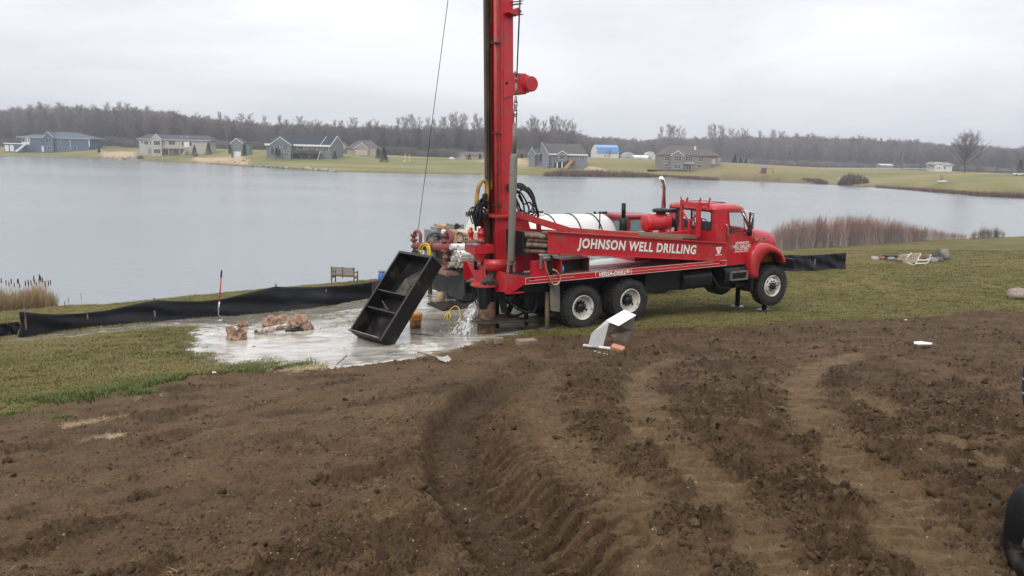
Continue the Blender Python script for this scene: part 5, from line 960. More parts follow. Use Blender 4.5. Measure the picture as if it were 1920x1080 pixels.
# generator / power unit
OG = Vector(SX(820, 470, -.5)); gen = empty('engine_power_unit', SW(*OG), YAW, 'grey boxed engine power unit behind the red mud pump', 'engine')
def GB(pxs, pys, x, d_, nm, m_, bv=.01): a, b = SX(pxs[0], pys[0], x), SX(pxs[1], pys[1], x); q = MB(); q.box((x, b[1], b[2]), (x + d_, a[1], a[2])); return put(q, nm, m_, gen, bv, OG)
GB((795.5, 812), (429, 495), -.7, .5, 'side_panel', greyb); GB((807, 818), (424, 495), -.55, .6, 'side_panel', greyb); GB((814, 829), (439, 490), -.6, .5, 'engine_block', black, .03); GB((813.5, 819), (419, 430), -.4, .2, 'control_box', greyb); GB((826, 832), (430, 445), -.65, .15, 'filter_can', white, .04); GB((845, 850), (432, 480), -.6, .3, 'radiator', black)
q = MB(); q.tube(spline([SX(800, 455, -.75), SX(802, 443, -.75), SX(808, 440, -.75), SX(815, 446, -.75), SX(816, 455, -.75)], 5), .02, 6); q.tube(spline([SX(808, 438, -.8), SX(822, 437, -.8), SX(830, 441, -.8)], 5), .03, 6); q.tube(spline([SX(820, 450, -.75), SX(826, 443, -.75), SX(829, 452, -.75)], 5), .02, 6); put(q, 'engine_hose', hose, gen, 0, OG)
q = MB(); q.cyl(SX(812, 454, -.8), SX(818, 452, -.8), .12, 12); q.cyl(SX(829, 455, -.8), SX(834, 455, -.8), .10, 12); put(q, 'hose_reel', steel, gen, 0, OG)
boxthing('cardboard_box', (818, 832), (420.5, 430), -.45, .3, card, 'small tan cardboard box on top of the grey power unit', 'box')
boxthing('metal_box', (836.5, 851), (418, 429), -.5, .35, greyb, 'plain grey metal box on the tan plywood crate', 'box')
# plywood crate with frame posts
ply = mat('tan_plywood', (.50, .34, .20), .8, var=.1, c2=(.35, .24, .14), c2amt=.3)
OC = Vector(SX(865, 458, -.75)); cr = empty('plywood_crate', SW(*OC), YAW, 'tan plywood crate with orange wooden frame posts beside the red mast', 'crate')
a, b = SX(852, 431, -.7), SX(880, 458, -.7); q = MB(); q.box((-.7, b[1], b[2]), (-.2, a[1], a[2])); put(q, 'crate_panel', mat('pale_plywood', (.52, .40, .28), .8, var=.08), cr, 0, OC)
for px in (851.5, 856, 879): s_ = SX(px, 431, -.74); e_ = SX(px, 459, -.74); q = MB(); q.box((-.76, s_[1] - .03, e_[2]), (-.70, s_[1] + .03, s_[2])); put(q, 'crate_post', ply, cr, 0, OC)
q = MB(); q.box((-.765, b[1], a[2] - .06), (-.70, a[1] + .25, a[2])); put(q, 'crate_rail', ply, cr, 0, OC)
q = MB(); q.tube(spline([SX(858, 437, -.8), SX(864, 436, -.8), SX(868, 444, -.8), SX(868.5, 455, -.8)], 5), .015, 6); put(q, 'crate_cable', hose, cr, 0, OC)
OH = Vector(SX(856, 430, -.5)); 
q = MB()
for i in range(9): p = SX(852 + rs.uniform(0, 10), 427 + rs.uniform(-4, 3), -.55); p2 = SX(852 + rs.uniform(0, 12), 427 + rs.uniform(-5, 3), -.45); q.tube([p, ((p[0] + p2[0]) / 2, (p[1] + p2[1]) / 2, p[2] + .05), p2], .025, 6)
o = q.build('tangled_cable', hose); o.data.transform(Matrix.Translation(-OH)); o.location = SW(*OH); o.rotation_euler = (0, 0, YAW); tag(o, 'black tangle of cable heaped on top of the plywood crate', 'cable')
# guy line from the mast top to the pump
jb = Vector(TW(MX, 0, MT + .1)); e1 = Vector(SW(*PP(783.5, 434))); e0 = Vector(at(861.5, -165, 18.4))
q = MB(); q.beam(Vector((MX, 0, MT + .1)), Vector(((Vector(e0) - Vector(T_O)).dot(Vector(t_x)), (Vector(e0) - Vector(T_O)).dot(Vector(t_l)), (Vector(e0) - Vector(T_O)).dot(Vector(t_z)))), .12, .12); q.build('jib_arm', red, truck)
q = MB(); q.cyl((0, 0, 0), e0 - e1, .0085, 6); o = q.build('guy_wire', hose); o.location = e1; tag(o, 'thin steel cable slanting from the mast top to the red pump', 'cable')

# ------------------------------------------------------------------ the black mud tub standing on end
tub = empty('mud_tub', label='tall black steel mud tub tipped up on its end in the puddle', cat='tub')
tb, tc_ = -.683, -.777; u_ = np.array([math.cos(tc_), math.sin(tc_), 0]); 
Mt = Matrix.Rotation(-.777, 4, 'Z') @ Matrix.Rotation(-.683, 4, 'X'); tub.matrix_world = Matrix.Translation(at(715.1, 638.1, 17.2)) @ Mt
W_, H_, D_ = 1.22, 2.266, .377; t_ = .012
q = MB(); q.box((-W_, D_ - t_, 0), (0, D_, H_)); q.box((-W_, 0, 0), (-W_ + t_, D_ - t_, H_)); q.box((-t_, 0, 0), (0, D_ - t_, H_)); q.box((-W_ + t_, 0, 0), (-t_, D_ - t_, t_)); q.box((-W_ + t_, 0, H_ - t_), (-t_, D_ - t_, H_)); q.build('tub_shell', darkrust if False else mat('tub_steel', (.007, .006, .006), .5, 0, var=.3, scale=3, c2=(.06, .047, .035), c2amt=.35, c2scale=2.2, bump=.001, spec=.25), tub)
q = MB()
for a, b in (((-W_ - .01, -.02, -.01), (-W_ + .04, .0, H_ + .01)), ((-.04, -.02, -.01), (.01, 0, H_ + .01)), ((-W_ + .04, -.02, H_ - .05), (-.04, 0, H_ + .01)), ((-W_ + .04, -.02, -.01), (-.04, 0, .04))): q.box(a, b)
q.build('tub_rim', mat('tub_rim', (.022, .02, .02), .4, .2, var=.3, c2=(.05, .042, .035), c2amt=.45), tub)
for hgt in (1.18, .70): q = MB(); q.box((-W_ + t_, .03, hgt), (-t_, D_ - t_, hgt + .012)); q.box((-W_ + t_, .015, hgt - .012), (-t_, .035, hgt + .02)); q.build('baffle', mat('tub_rim', None), tub)
q = MB(); q.beam((-1.0, .22, .98), (-.72, .3, .82), .15, .02); q.build('baffle_gate', mat('dull_grey_plate', (.06, .055, .05), .6), tub); q = MB(); q.prism([(-1.0, 1.3), (-.2, 1.28), (-.12, 1.9), (-.5, 2.1), (-.95, 1.75)], D_ - t_ - .004, D_ - t_ - .002); q.build('dried_mud_smear', mat('dried_mud', (.085, .072, .055), .8, var=.5, scale=5, c2=(.01, .009, .008), c2amt=.6, c2scale=4), tub)
q = MB(); q.tube([(-W_ + .05, -.05, .03), (-W_ + .05, -.11, -.01), (-W_ + .16, -.11, -.02), (-W_ + .16, -.05, .03)], .012, 6); q.tube([(-.22, -.05, .03), (-.22, -.11, 0), (-.08, -.11, 0), (-.08, -.05, .03)], .016, 6); q.tube([(-W_ + .05, -.06, .02), (-.05, -.06, .02)], .014, 6); q.build('lifting_handle', steel, tub)
q = MB(); q.tube([(-.75, -.02, H_ + .02), (-.72, .0, H_ + .09), (-.62, .0, H_ + .09), (-.58, -.02, H_ + .02)], .025, 6); q.build('lifting_handle', black, tub)

# ------------------------------------------------------------------ silt fences
fab = mat('silt_fence_fabric', (.005, .006, .009), .6, var=.3, scale=4, c2=(.02, .02, .02), c2amt=.2, c2scale=2, bump=.004, bscale=12, spec=.3)
def silt_fence(label, tops, bots, posts, seed=1, cut=None):
    rg = random.Random(seed); B_ = [ground_at(*p) for p in bots]; bx_ = [p[0] for p in bots]; root = empty('silt_fence', B_[0], 0, label, 'fence')
    n_ = 90; q = MB(); rows_ = 9; vs = []; x0_, x1_ = tops[0][0], tops[-1][0]; out = []
    for i in range(n_ + 1):
        px = x0_ + (x1_ - x0_) * i / n_; pyt = np.interp(px, [p[0] for p in tops], [p[1] for p in tops]); b = np.array([np.interp(px, bx_, [p[k] for p in B_]) for k in range(3)]); b[2] = G(b[0], b[1]) - .04
        t = at(px, pyt, b[1]); b_ = np.array([t[0], b[1], b[2]]); 
        for j in range(rows_ + 1):
            v = j / rows_; fold = .05 * math.sin(v * 7 + i * .23 + seed) * math.sin(math.pi * v) + .035 * math.sin(i * .5 + v * 5) * math.sin(math.pi * v) + .02 * rg.uniform(-1, 1) * math.sin(math.pi * v)
            vs.append((b_[0] + (t[0] - b_[0]) * v - B_[0][0], b[1] - fold - .10 * (1 - v) ** 3 - B_[0][1], b_[2] + (t[2] - b_[2]) * v - B_[0][2]))
        out.append((px, t, b_))
    q.add(vs, [(i * (rows_ + 1) + j, (i + 1) * (rows_ + 1) + j, (i + 1) * (rows_ + 1) + j + 1, i * (rows_ + 1) + j + 1) for i in range(n_) for j in range(rows_)], True)
    o = q.build('fabric', fab, root); o.modifiers.new('t', 'SOLIDIFY').thickness = .006
    for px in posts:
        k = min(range(len(out)), key=lambda i: abs(out[i][0] - px)); t, b = out[k][1], out[k][2]; c = MB(); dx_ = -B_[0]; c.box((t[0] - .02 + dx_[0], t[1] + .02 + dx_[1], b[2] - .2 + dx_[2]), (t[0] + .02 + dx_[0], t[1] + .06 + dx_[1], t[2] + .07 + dx_[2])); c.build('post', wood if px > 30 else white, root)
    return root
silt_fence('long black silt fence sagging between stakes along the left bank', [(36, 584), (48, 585), (75, 588), (110, 589.5), (150, 588), (200, 582), (250, 571), (292, 563), (330, 565), (380, 565), (420, 560), (470, 548), (500, 541), (516, 537), (535, 538.5), (590, 538), (640, 536), (690, 530), (718, 523), (745, 519)],
    [(36, 634), (120, 622), (200, 612), (300, 602), (400, 594), (520, 584), (620, 573), (700, 558), (745, 551)], [40, 165, 292, 405, 516, 610, 700])
silt_fence('low slack piece of black silt fence at the left picture edge', [(-60, 612), (0, 607), (20, 604.5), (35, 603)], [(-60, 640), (0, 632), (35, 629)], [-20], 4)
silt_fence('short wrinkled black silt fence on the lawn right of the truck', [(1440, 480), (1480, 478), (1510, 479), (1545, 477), (1587, 474)], [(1440, 509), (1480, 508), (1530, 507), (1592, 503)], [1440, 1530, 1586], 7)

# ------------------------------------------------------------------ helpers for things lying about
def ga(px, py): return Vector(ground_at(px, py))
def thing(name, px, py, label, cat, group=None, rz=0., dz=0.): p = ga(px, py); p.z += dz; return empty(name, p, rz, label, cat, group)
def place(o, p, rz=0., label=None, cat=None, group=None): o.location = p; o.rotation_euler = (0, 0, rz); return tag(o, label, cat, group)
def rock_mesh(seed, sub=3, flat=.7, rough=.28):
    bm = bmesh.new(); bmesh.ops.create_icosphere(bm, subdivisions=sub, radius=1); rg = random.Random(seed); o_ = Vector((rg.uniform(0, 90), rg.uniform(0, 90), rg.uniform(0, 90)))
    from mathutils import noise as mn
    for v in bm.verts:
        d = mn.noise(v.co * .9 + o_) * rough * 1.6 + mn.noise(v.co * 2.3 + o_) * rough * .5 + mn.noise(v.co * 6 + o_) * rough * .16; v.co *= 1 + d; v.co.z *= flat
    me = bpy.data.meshes.new('rock'); bm.to_mesh(me); bm.free(); me.polygons.foreach_set('use_smooth', [True] * len(me.polygons)); return me
stones = [mat('tan_stone', (.27, .22, .165), .85, var=.2, scale=5, c2=(.16, .13, .10), c2amt=.4, bump=.01, bscale=12), mat('grey_stone', (.22, .22, .21), .85, var=.25, scale=5, c2=(.12, .12, .11), c2amt=.4, bump=.01, bscale=12),
          mat('red_stone', (.20, .10, .08), .85, var=.2, scale=5, bump=.01, bscale=12), mat('dark_stone', (.10, .095, .085), .9, var=.3, scale=5, bump=.01, bscale=12), mat('pale_stone', (.36, .35, .32), .8, var=.2, scale=5, bump=.01)]
def rock(px, py, w, h, m_, seed, label, group=None, rz=None):
    p = ga(px, py); me = rock_mesh(seed); me.materials.append(m_); o = link('boulder' if w > .3 else 'stone', me); o.scale = (w / 2, w / 2 * .8, h / 2 / .62); o.location = p + Vector((0, 0, h * .38)); o.rotation_euler = (0, 0, seed * .7 if rz is None else rz)
    tag(o, label, 'rock', group); return o
rock(1908, 560, .66, .32, stones[0], 3, 'smooth tan boulder lying alone on the lawn at the right edge', rz=0)

# spade with a red handle
sp0 = ga(416, 606); root = empty('garden_spade', sp0, 0, 'long spade with a red handle and black grip stuck upright by the silt fence', 'spade')
Y0 = sp0.y; t0, t1, t2, t3, t4 = [Vector(at(px, py, Y0)) - sp0 for px, py in ((415.5, 507), (414.5, 520), (411.5, 566), (410, 577), (409.5, 590))]
q = MB(); q.cyl(t0, t1, .022, 10); q.build('grip', black, root); q = MB(); q.cyl(t1, t2, .018, 10); q.build('handle', mat('red_handle', (.5, .03, .04), .4), root); q = MB(); q.cyl(t2, t3, .02, 10); q.build('collar', white, root)
q = MB(); q.tube([t3, t4, Vector((.03, 0, .12)), Vector((.07, 0, .02))], .018, 8); q.box((.0, -.01, -.12), (.14, .0, .08)); q.build('blade', steel, root)
# paper sacks
sackm = mat('paper_sack', (.30, .20, .14), .85, var=.25, scale=4, c2=(.22, .04, .04), c2amt=.35, c2scale=2.6, bump=.006, bscale=14)
def sack(px, py, w, h, d, seed, label, open_=False):
    bm = bmesh.new(); bmesh.ops.create_icosphere(bm, subdivisions=3, radius=1); rg = random.Random(seed); from mathutils import noise as mn; of = Vector((seed * 3.1, seed * 1.7, 0))
    for v in bm.verts:
        c = v.co.copy(); r = abs(mn.noise(c * 1.6 + of)) * .85 + abs(mn.noise(c * 3.4 + of)) * .5; v.co = c * (1.1 - r)
        if c.z < -.4: v.co.z = -.4
        if open_ and c.z > .55: v.co.z = .5 - (c.z - .55) * 1.6; v.co.x *= .9
    me = bpy.data.meshes.new('paper_sack'); bm.to_mesh(me); bm.free(); me.polygons.foreach_set('use_smooth', [False] * len(me.polygons)); me.materials.append(sackm)
    o = link('paper_sack', me); o.location = ga(px, py) + Vector((0, 0, h * .28)); o.scale = (w / 1.75, d / 1.75, h * .80); o.rotation_euler = (rg.uniform(-.2, .2), rg.uniform(-.3, .3), rg.uniform(-.5, .5)); tag(o, label, 'paper sack'); return o
sack(443, 637, .50, .42, .4, 2, 'crumpled red and tan paper sack standing open at the left of the puddle', True); sack(455, 614, .26, .24, .3, 5, 'small cream paper sack with a dark open mouth behind the leftmost sack', True)
sack(508, 615, .42, .33, .4, 3, 'crushed red striped paper sack, left one in the sack pile'); sack(533, 613, .5, .32, .5, 11, 'flattened paper sack in the middle of the sack pile'); sack(562, 617, .5, .38, .42, 8, 'upright crumpled paper sack, right one in the sack pile'); sack(578, 619, .22, .22, .3, 9, 'small torn grey end of a sack right of the sack pile')
def lying(name, p0, p1, r, m_, label, cat, hollow=False, lift=0.):
    a, b = ga(*p0), ga(*p1); a.z += r + lift; b.z += r + lift; q = MB()
    (q.pipe((0, 0, 0), b - a, r, r * .85, 14) if hollow else q.cyl((0, 0, 0), b - a, r, 12)); o = q.build(name, m_); o.location = a; tag(o, label, cat); return o
lying('muddy_pipe', (480, 629), (543, 616), .075, mat('muddy_white_pipe', (.6, .57, .52), .5, c2=(.25, .15, .09), c2amt=.7, c2scale=9), 'mud-spattered white pipe lying in front of the sack pile', 'pipe', True)
q = MB(); q.prism([(-.22, -.12), (.22, -.1), (.2, .12), (-.18, .14)], 0, .03, 'z'); o = q.build('rubber_mat', black); place(o, ga(552, 622) + Vector((0, 0, .04)), .2, 'small black rubber scrap beside the white pipe in the puddle', 'mat')
lying('steel_bar', (771, 628), (830, 633), .032, steel, 'grey steel bar lying in the puddle right of the black tub', 'bar')
# bucket
root = thing('bucket', 779, 616, 'dirty yellow bucket with an orange rim standing in the puddle behind the tub', 'bucket'); hb = .40
q = MB(); q.lathe([(0, 0), (.135, 0), (.15, .24), (.148, .24), (.13, .02), (0, .02)], 24); q.build('bucket_body', mat('dirty_bucket', (.42, .20, .035), .6, var=.3, c2=(.10, .065, .04), c2amt=.7, c2scale=5), root)
q = MB(); q.lathe([(.15, .235), (.165, .24), (.165, .27), (.158, .31), (.168, .32), (.168, .36), (.14, .39), (0, .40)], 24); q.build('bucket_lid', mat('orange_lid', (.62, .25, .02), .5, var=.15, c2=(.25, .12, .05), c2amt=.4), root)
# platform, can, hose behind the casing
root = thing('steel_grate', 858, 574, 'dark steel grating lying on the mud behind the casing', 'grate', rz=YAW)
for i in range(9): q = MB(); q.box((-.7, -.55 + i * .13, 0), (.75, -.49 + i * .13, .05)); q.build('grate_bar', darkrust, root)
for x in (-.6, 0, .6): q = MB(); q.box((x, -.55, .05), (x + .05, .6, .08)); q.build('cross_bar', darkrust, root)
q = MB(); q.lathe([(0, 0), (.12, 0), (.13, .18), (.125, .26), (.10, .30), (.06, .31), (0, .31)], 16); o = q.build('plastic_can', mat('muddy_cream_plastic', (.45, .33, .2), .7, c2=(.3, .22, .14), c2amt=.6)); place(o, ga(826, 567), 0, 'muddy cream plastic can standing on the mud left of the grating', 'can')
q = MB(); g0 = ga(855, 600); P = [ga(px, py) + Vector((0, 0, .04 + z_)) - g0 for px, py, z_ in ((833, 600, 0), (840, 592, .06), (845, 600, .03), (838, 602, 0), (842, 590, .05), (853, 585, .12), (861, 592, .14), (862, 604, .06), (850, 613, 0))]; q.tube(spline(P, 6), .014, 6); o = q.build('yellow_rope', yhose); o.location = g0; tag(o, 'thin yellow rope curling on the mud left of the water jet', 'rope')
# blocks
def block(px, py, s_, rz, m_, label, nm='wood_block', cat='block'): q = MB(); q.box((-s_[0] / 2, -s_[1] / 2, 0), (s_[0] / 2, s_[1] / 2, s_[2])); o = q.build(nm, m_, None, .012); p = ga(px, py); p.z -= .02; place(o, p, rz, label, cat); return o
conc = mat('muddy_block', (.24, .18, .125), .9, var=.15, c2=(.12, .08, .055), c2amt=.5, bump=.004)
block(987, 646, (.42, .26, .13), .35, conc, 'muddy tan block on the dirt in front of the wooden blocking post'); block(920, 642, (.2, .12, .13), .3, conc, 'left one of two short muddy wood blocks by the casing'); block(935, 643, (.2, .12, .14), .45, conc, 'right one of two short muddy wood blocks by the casing')
# shovels
def shovel(p_blade, p_tip, p_h0, p_h1, label, sc=1.):
    c = ga(*p_blade); tp, h0, h1 = ga(*p_tip), ga(*p_h0), ga(*p_h1); root = empty('shovel', c, 0, label, 'shovel'); d = (h0 - tp); d.z = 0; L_ = min(d.length, .30 * sc); d.normalize(); s_ = Vector((-d.y, d.x, 0)); q = MB(); N = 7; vs = []
    for i in range(N):
        t = i / (N - 1); w_ = .115 * sc * (min(1, .45 + 2.2 * t) if t < .5 else 1.0); 
        for j in range(7): u = j / 6 * 2 - 1; vs.append((h0 - c) - d * (L_ * (1 - t)) + s_ * (w_ * u) + Vector((0, 0, .06 + .03 * t - .03 * (1 - u * u))))
    q.add(vs, [(i * 7 + j, (i + 1) * 7 + j, (i + 1) * 7 + j + 1, i * 7 + j + 1) for i in range(N - 1) for j in range(6)], True); o = q.build('blade', mat('pale_muddy_steel', (.40, .37, .33), .6, .1, var=.15, c2=(.25, .2, .16), c2amt=.4), root); o.modifiers.new('t', 'SOLIDIFY').thickness = .006
    q = MB(); q.tube([h0 - c + Vector((0, 0, .06)), h1 - c + Vector((0, 0, .12))], .018, 8); q.build('handle', mat('muddy_handle', (.30, .22, .15), .8, var=.2), root); return root
shovel((619, 700), (606, 706), (630, 690), (650, 678), 'muddy shovel with its blade dug in at the near edge of the puddle')
shovel((842, 682), (860, 682), (828, 676), (783, 671), 'pale shovel lying flat on the dirt with its handle towards the puddle')
# bent sheet-metal panel
pc = ga(1140, 655); root = empty('sheet_metal_cover', pc, 0, 'bent white and grey sheet-metal cover lying on the dirt by the rear wheels', 'metal cover'); Yp = pc.y
shm = mat('galvanized_sheet', (.36, .36, .355), .42, .1, var=.06, c2=(.28, .26, .24), c2amt=.15); shw = mat('white_sheet', (.80, .80, .79), .4, var=.03, c2=(.6, .57, .53), c2amt=.15)
def V_(px, py, dy): return Vector(at(px, py, Yp + dy)) - pc
def sheet(pts, nm, m_): q = MB(); q.add(pts, [tuple(range(len(pts)))]); o = q.build(nm, m_, root); o.modifiers.new('t', 'SOLIDIFY').thickness = .006
sheet([V_(1137, 600, .12), V_(1142, 605, .08), V_(1130, 652, -.02), V_(1103, 647, .02), V_(1109, 625, .08)], 'side_panel', shm)
sheet([V_(1137, 600, .12), V_(1171, 580.5, .45), V_(1193, 591, .40), V_(1160, 611, .02), V_(1143, 604.5, .08)], 'top_panel', shw)
sheet([V_(1143, 605, .10), V_(1160, 610, .12), V_(1191, 593, .42), V_(1186, 620, .38), V_(1173, 642, .28), V_(1140, 628, .14)], 'back_panel', mat('brown_sheet', (.115, .09, .075), .6, var=.2, c2=(.2, .17, .14), c2amt=.4))
block(1157, 661, (.24, .15, .15), -.5, mat('terracotta', (.40, .19, .11), .8, var=.12), 'orange brick lying against the bent sheet-metal cover', 'brick_block', 'brick').rotation_euler = (.25, .15, -.45)
lying('white_tube', (1095, 652), (1158, 660), .028, pvc, 'long white tube lying below the bent sheet-metal cover', 'tube', True, .02)
lying('grey_tube', (1112, 661), (1141, 669), .022, mat('grey_tube', (.42, .42, .42), .4), 'short grey tube lying just below the long white tube', 'tube', True)
for (px, py, w, lb) in ((1729, 648, .34, 'ragged white scrap lying flat on the dirt right of the wheel tracks'), (1698, 603, .07, 'tiny white scrap at the far edge of the dirt'), (402, 703, .07, 'tiny white scrap at the grass edge below the puddle')):
    q = MB(); rg = random.Random(px); q.add([(w / 2 * math.cos(a) * rg.uniform(.7, 1.2), w * .38 * math.sin(a) * rg.uniform(.6, 1.2), .02 * rg.random()) for a in np.linspace(0, 6.0, 12)], [tuple(range(12))]); o = q.build('plastic_scrap', white); o.modifiers.new('t', 'SOLIDIFY').thickness = .012; place(o, ga(px, py) + Vector((0, 0, .03)), .2, lb, 'scrap')
# bench and barrel on the bank
root = thing('garden_bench', 643, 533, 'weathered wooden slatted bench on the bank facing the lake', 'bench', rz=-.15); bw = mat('bench_wood', (.16, .105, .062), .8, var=.2)
for i in range(8): q = MB(); q.box((-.54, -.03 - .02 * i * .3, .40 + i * .055), (.54, .0 - .02 * i * .3, .435 + i * .055)); q.build('back_slat', bw, root)
for i in range(5): q = MB(); q.box((-.54, .04 + i * .09, .36), (.54, .11 + i * .09, .385)); q.build('seat_slat', bw, root)
for x in (-.58, .54): q = MB(); q.box((x, -.06, 0), (x + .05, .0, .84)); q.box((x, .45, 0), (x + .05, .5, .58)); q.box((x - .01, -.05, .56), (x + .06, .52, .60)); q.box((x, 0, .28), (x + .05, .45, .34)); q.build('end_frame', bw, root)
q = MB(); q.box((-.02, -.07, .3), (.03, -.02, .84)); q.build('centre_brace', bw, root)
root = thing('blue_barrel', 716, 530, 'blue plastic barrel with a grey lid behind the silt fence', 'barrel'); q = MB(); q.lathe([(0, 0), (.16, 0), (.18, .1), (.18, .42), (.15, .47)], 18); q.build('barrel_body', mat('blue_barrel_plastic', (.03, .13, .50), .4), root); q = MB(); q.lathe([(.15, .47), (.12, .49), (.17, .53), (.17, .58), (0, .58)], 18); q.build('barrel_lid', steel, root)
for px, py, h_ in ((122, 578, .28), (128, 572, .32), (153, 570, .5)): q = MB(); q.cyl((0, 0, -.05), (.02 if px == 128 else 0, 0, h_), .022 if px < 150 else .008, 8); o = q.build('stake', wood if px < 150 else black); place(o, ga(px, py), 0, {122: 'short wooden stake at the water edge, left of the leaning one', 128: 'short leaning dark stake at the water edge near the cattails', 153: 'thin rod standing at the water edge right of the two stakes'}[px], 'stake')
# scrap heap on the right lawn
hp = [(1640, 487, .42, .2, 4, 'flat pale grey stone at the left end of the scrap heap'), (1655, 487, .32, .2, 2, 'reddish stone next to the pale stone in the scrap heap'), (1671, 489, .35, .2, 1, 'blue-grey stone under the black grate in the scrap heap'), (1687, 491, .42, .22, 0, 'tan stone under the wooden ladder piece'), (1739, 489, .5, .36, 2, 'brown-red stone behind the white chair frame'), (1748, 492, .5, .25, 1, 'low grey stone right of the white chair frame'), (1759, 491, .5, .26, 3, 'dark low stone under the two big upright stones'), (1754, 489, .34, .62, 3, 'tall dark upright stone at the right of the scrap heap'), (1770, 487, .5, .58, 1, 'big squared grey stone at the right end of the scrap heap')]
for i, (px, py, w, h, mi, lb) in enumerate(hp): rock(px, py, w, h, stones[mi], 20 + i, lb)
root = thing('black_grate', 1676, 486, 'black slatted grate lying on the stones of the scrap heap', 'grate', dz=.12)
for i in range(6): q = MB(); q.box((-.45, -.25 + i * .1, 0), (.5, -.21 + i * .1, .05)); q.build('slat', black, root)
q = MB(); q.box((-.45, -.25, -.04), (-.40, .3, 0)); q.box((.45, -.25, -.04), (.5, .3, 0)); q.build('cross_bar', black, root)
paleslat = mat('pale_slat_wood', (.40, .33, .25), .8, var=.15)
root = thing('wooden_pallet_ladder', 1706, 494, 'weathered wooden rail section with slats leaning in the scrap heap', 'wooden rail'); sc_ = .0255
def H3(px, py, dy=0.): p = at(px, py, root.location.y + dy); return Vector(p) - root.location
q = MB(); q.beam(H3(1686, 480, 0), H3(1725, 476, .5), .08, .08); q.build('rail', paleslat, root); q = MB(); q.beam(H3(1694, 494), H3(1715, 492, .3), .08, .08); q.build('rail', paleslat, root)
for i in range(7): a = H3(1688 + i * 5.4, 479.7 - i * .55, .07 * i); b = H3(1697 + i * 3.4, 494.0 - i * .4, .05 * i); q = MB(); q.beam(a, b, .06, .07); q.build('slat', paleslat, root)
root = thing('white_chair_frame', 1728, 497, 'bent white tubular chair frame lying upside down in the scrap heap', 'chair frame')
for L in ([(1709, 474), (1703, 480), (1699, 487), (1702, 493), (1713, 497)], [(1727, 476), (1722, 484), (1718, 493), (1715, 497)], [(1745, 478), (1743, 487), (1739, 493), (1735, 497)], [(1720, 488), (1732, 488), (1744, 487)], [(1717, 494), (1728, 494), (1738, 493)]):
    q = MB(); q.tube(spline([H3(px, py, .06 * k) for k, (px, py) in enumerate(L)], 5), .025, 8); q.build('tube', white, root)
# ------------------------------------------------------------------ bare trees
bark = mat('bark', (.15, .13, .118), .9, var=.25, scale=3)
def twig_mat(name, c, tip, var=.25):
    m, n, l, b = new_mat(name); a = n.new('ShaderNodeAttribute'); a.attribute_name = 'h'; oi = n.new('ShaderNodeObjectInfo')
    mx = n.new('ShaderNodeMix'); mx.data_type = 'RGBA'; l.new(a.outputs['Fac'], mx.inputs[0]); mx.inputs[6].default_value = list(c) + [1]; mx.inputs[7].default_value = list(tip) + [1]
    hs = n.new('ShaderNodeHueSaturation'); mr = n.new('ShaderNodeMapRange'); l.new(oi.outputs['Random'], mr.inputs[0]); mr.inputs[3].default_value = 1 - var; mr.inputs[4].default_value = 1 + var; l.new(mr.outputs[0], hs.inputs['Value']); l.new(mx.outputs[2], hs.inputs['Color'])
    l.new(hs.outputs[0], b.inputs['Base Color']); b.inputs['Roughness'].default_value = .95; b.inputs['Specular IOR Level'].default_value = .15; return m
twigm = twig_mat('bare_twigs', (.135, .112, .10), (.20, .165, .148), .3)
darktwig = twig_mat('dark_bare_twigs', (.10, .088, .08), (.15, .13, .12), .15)
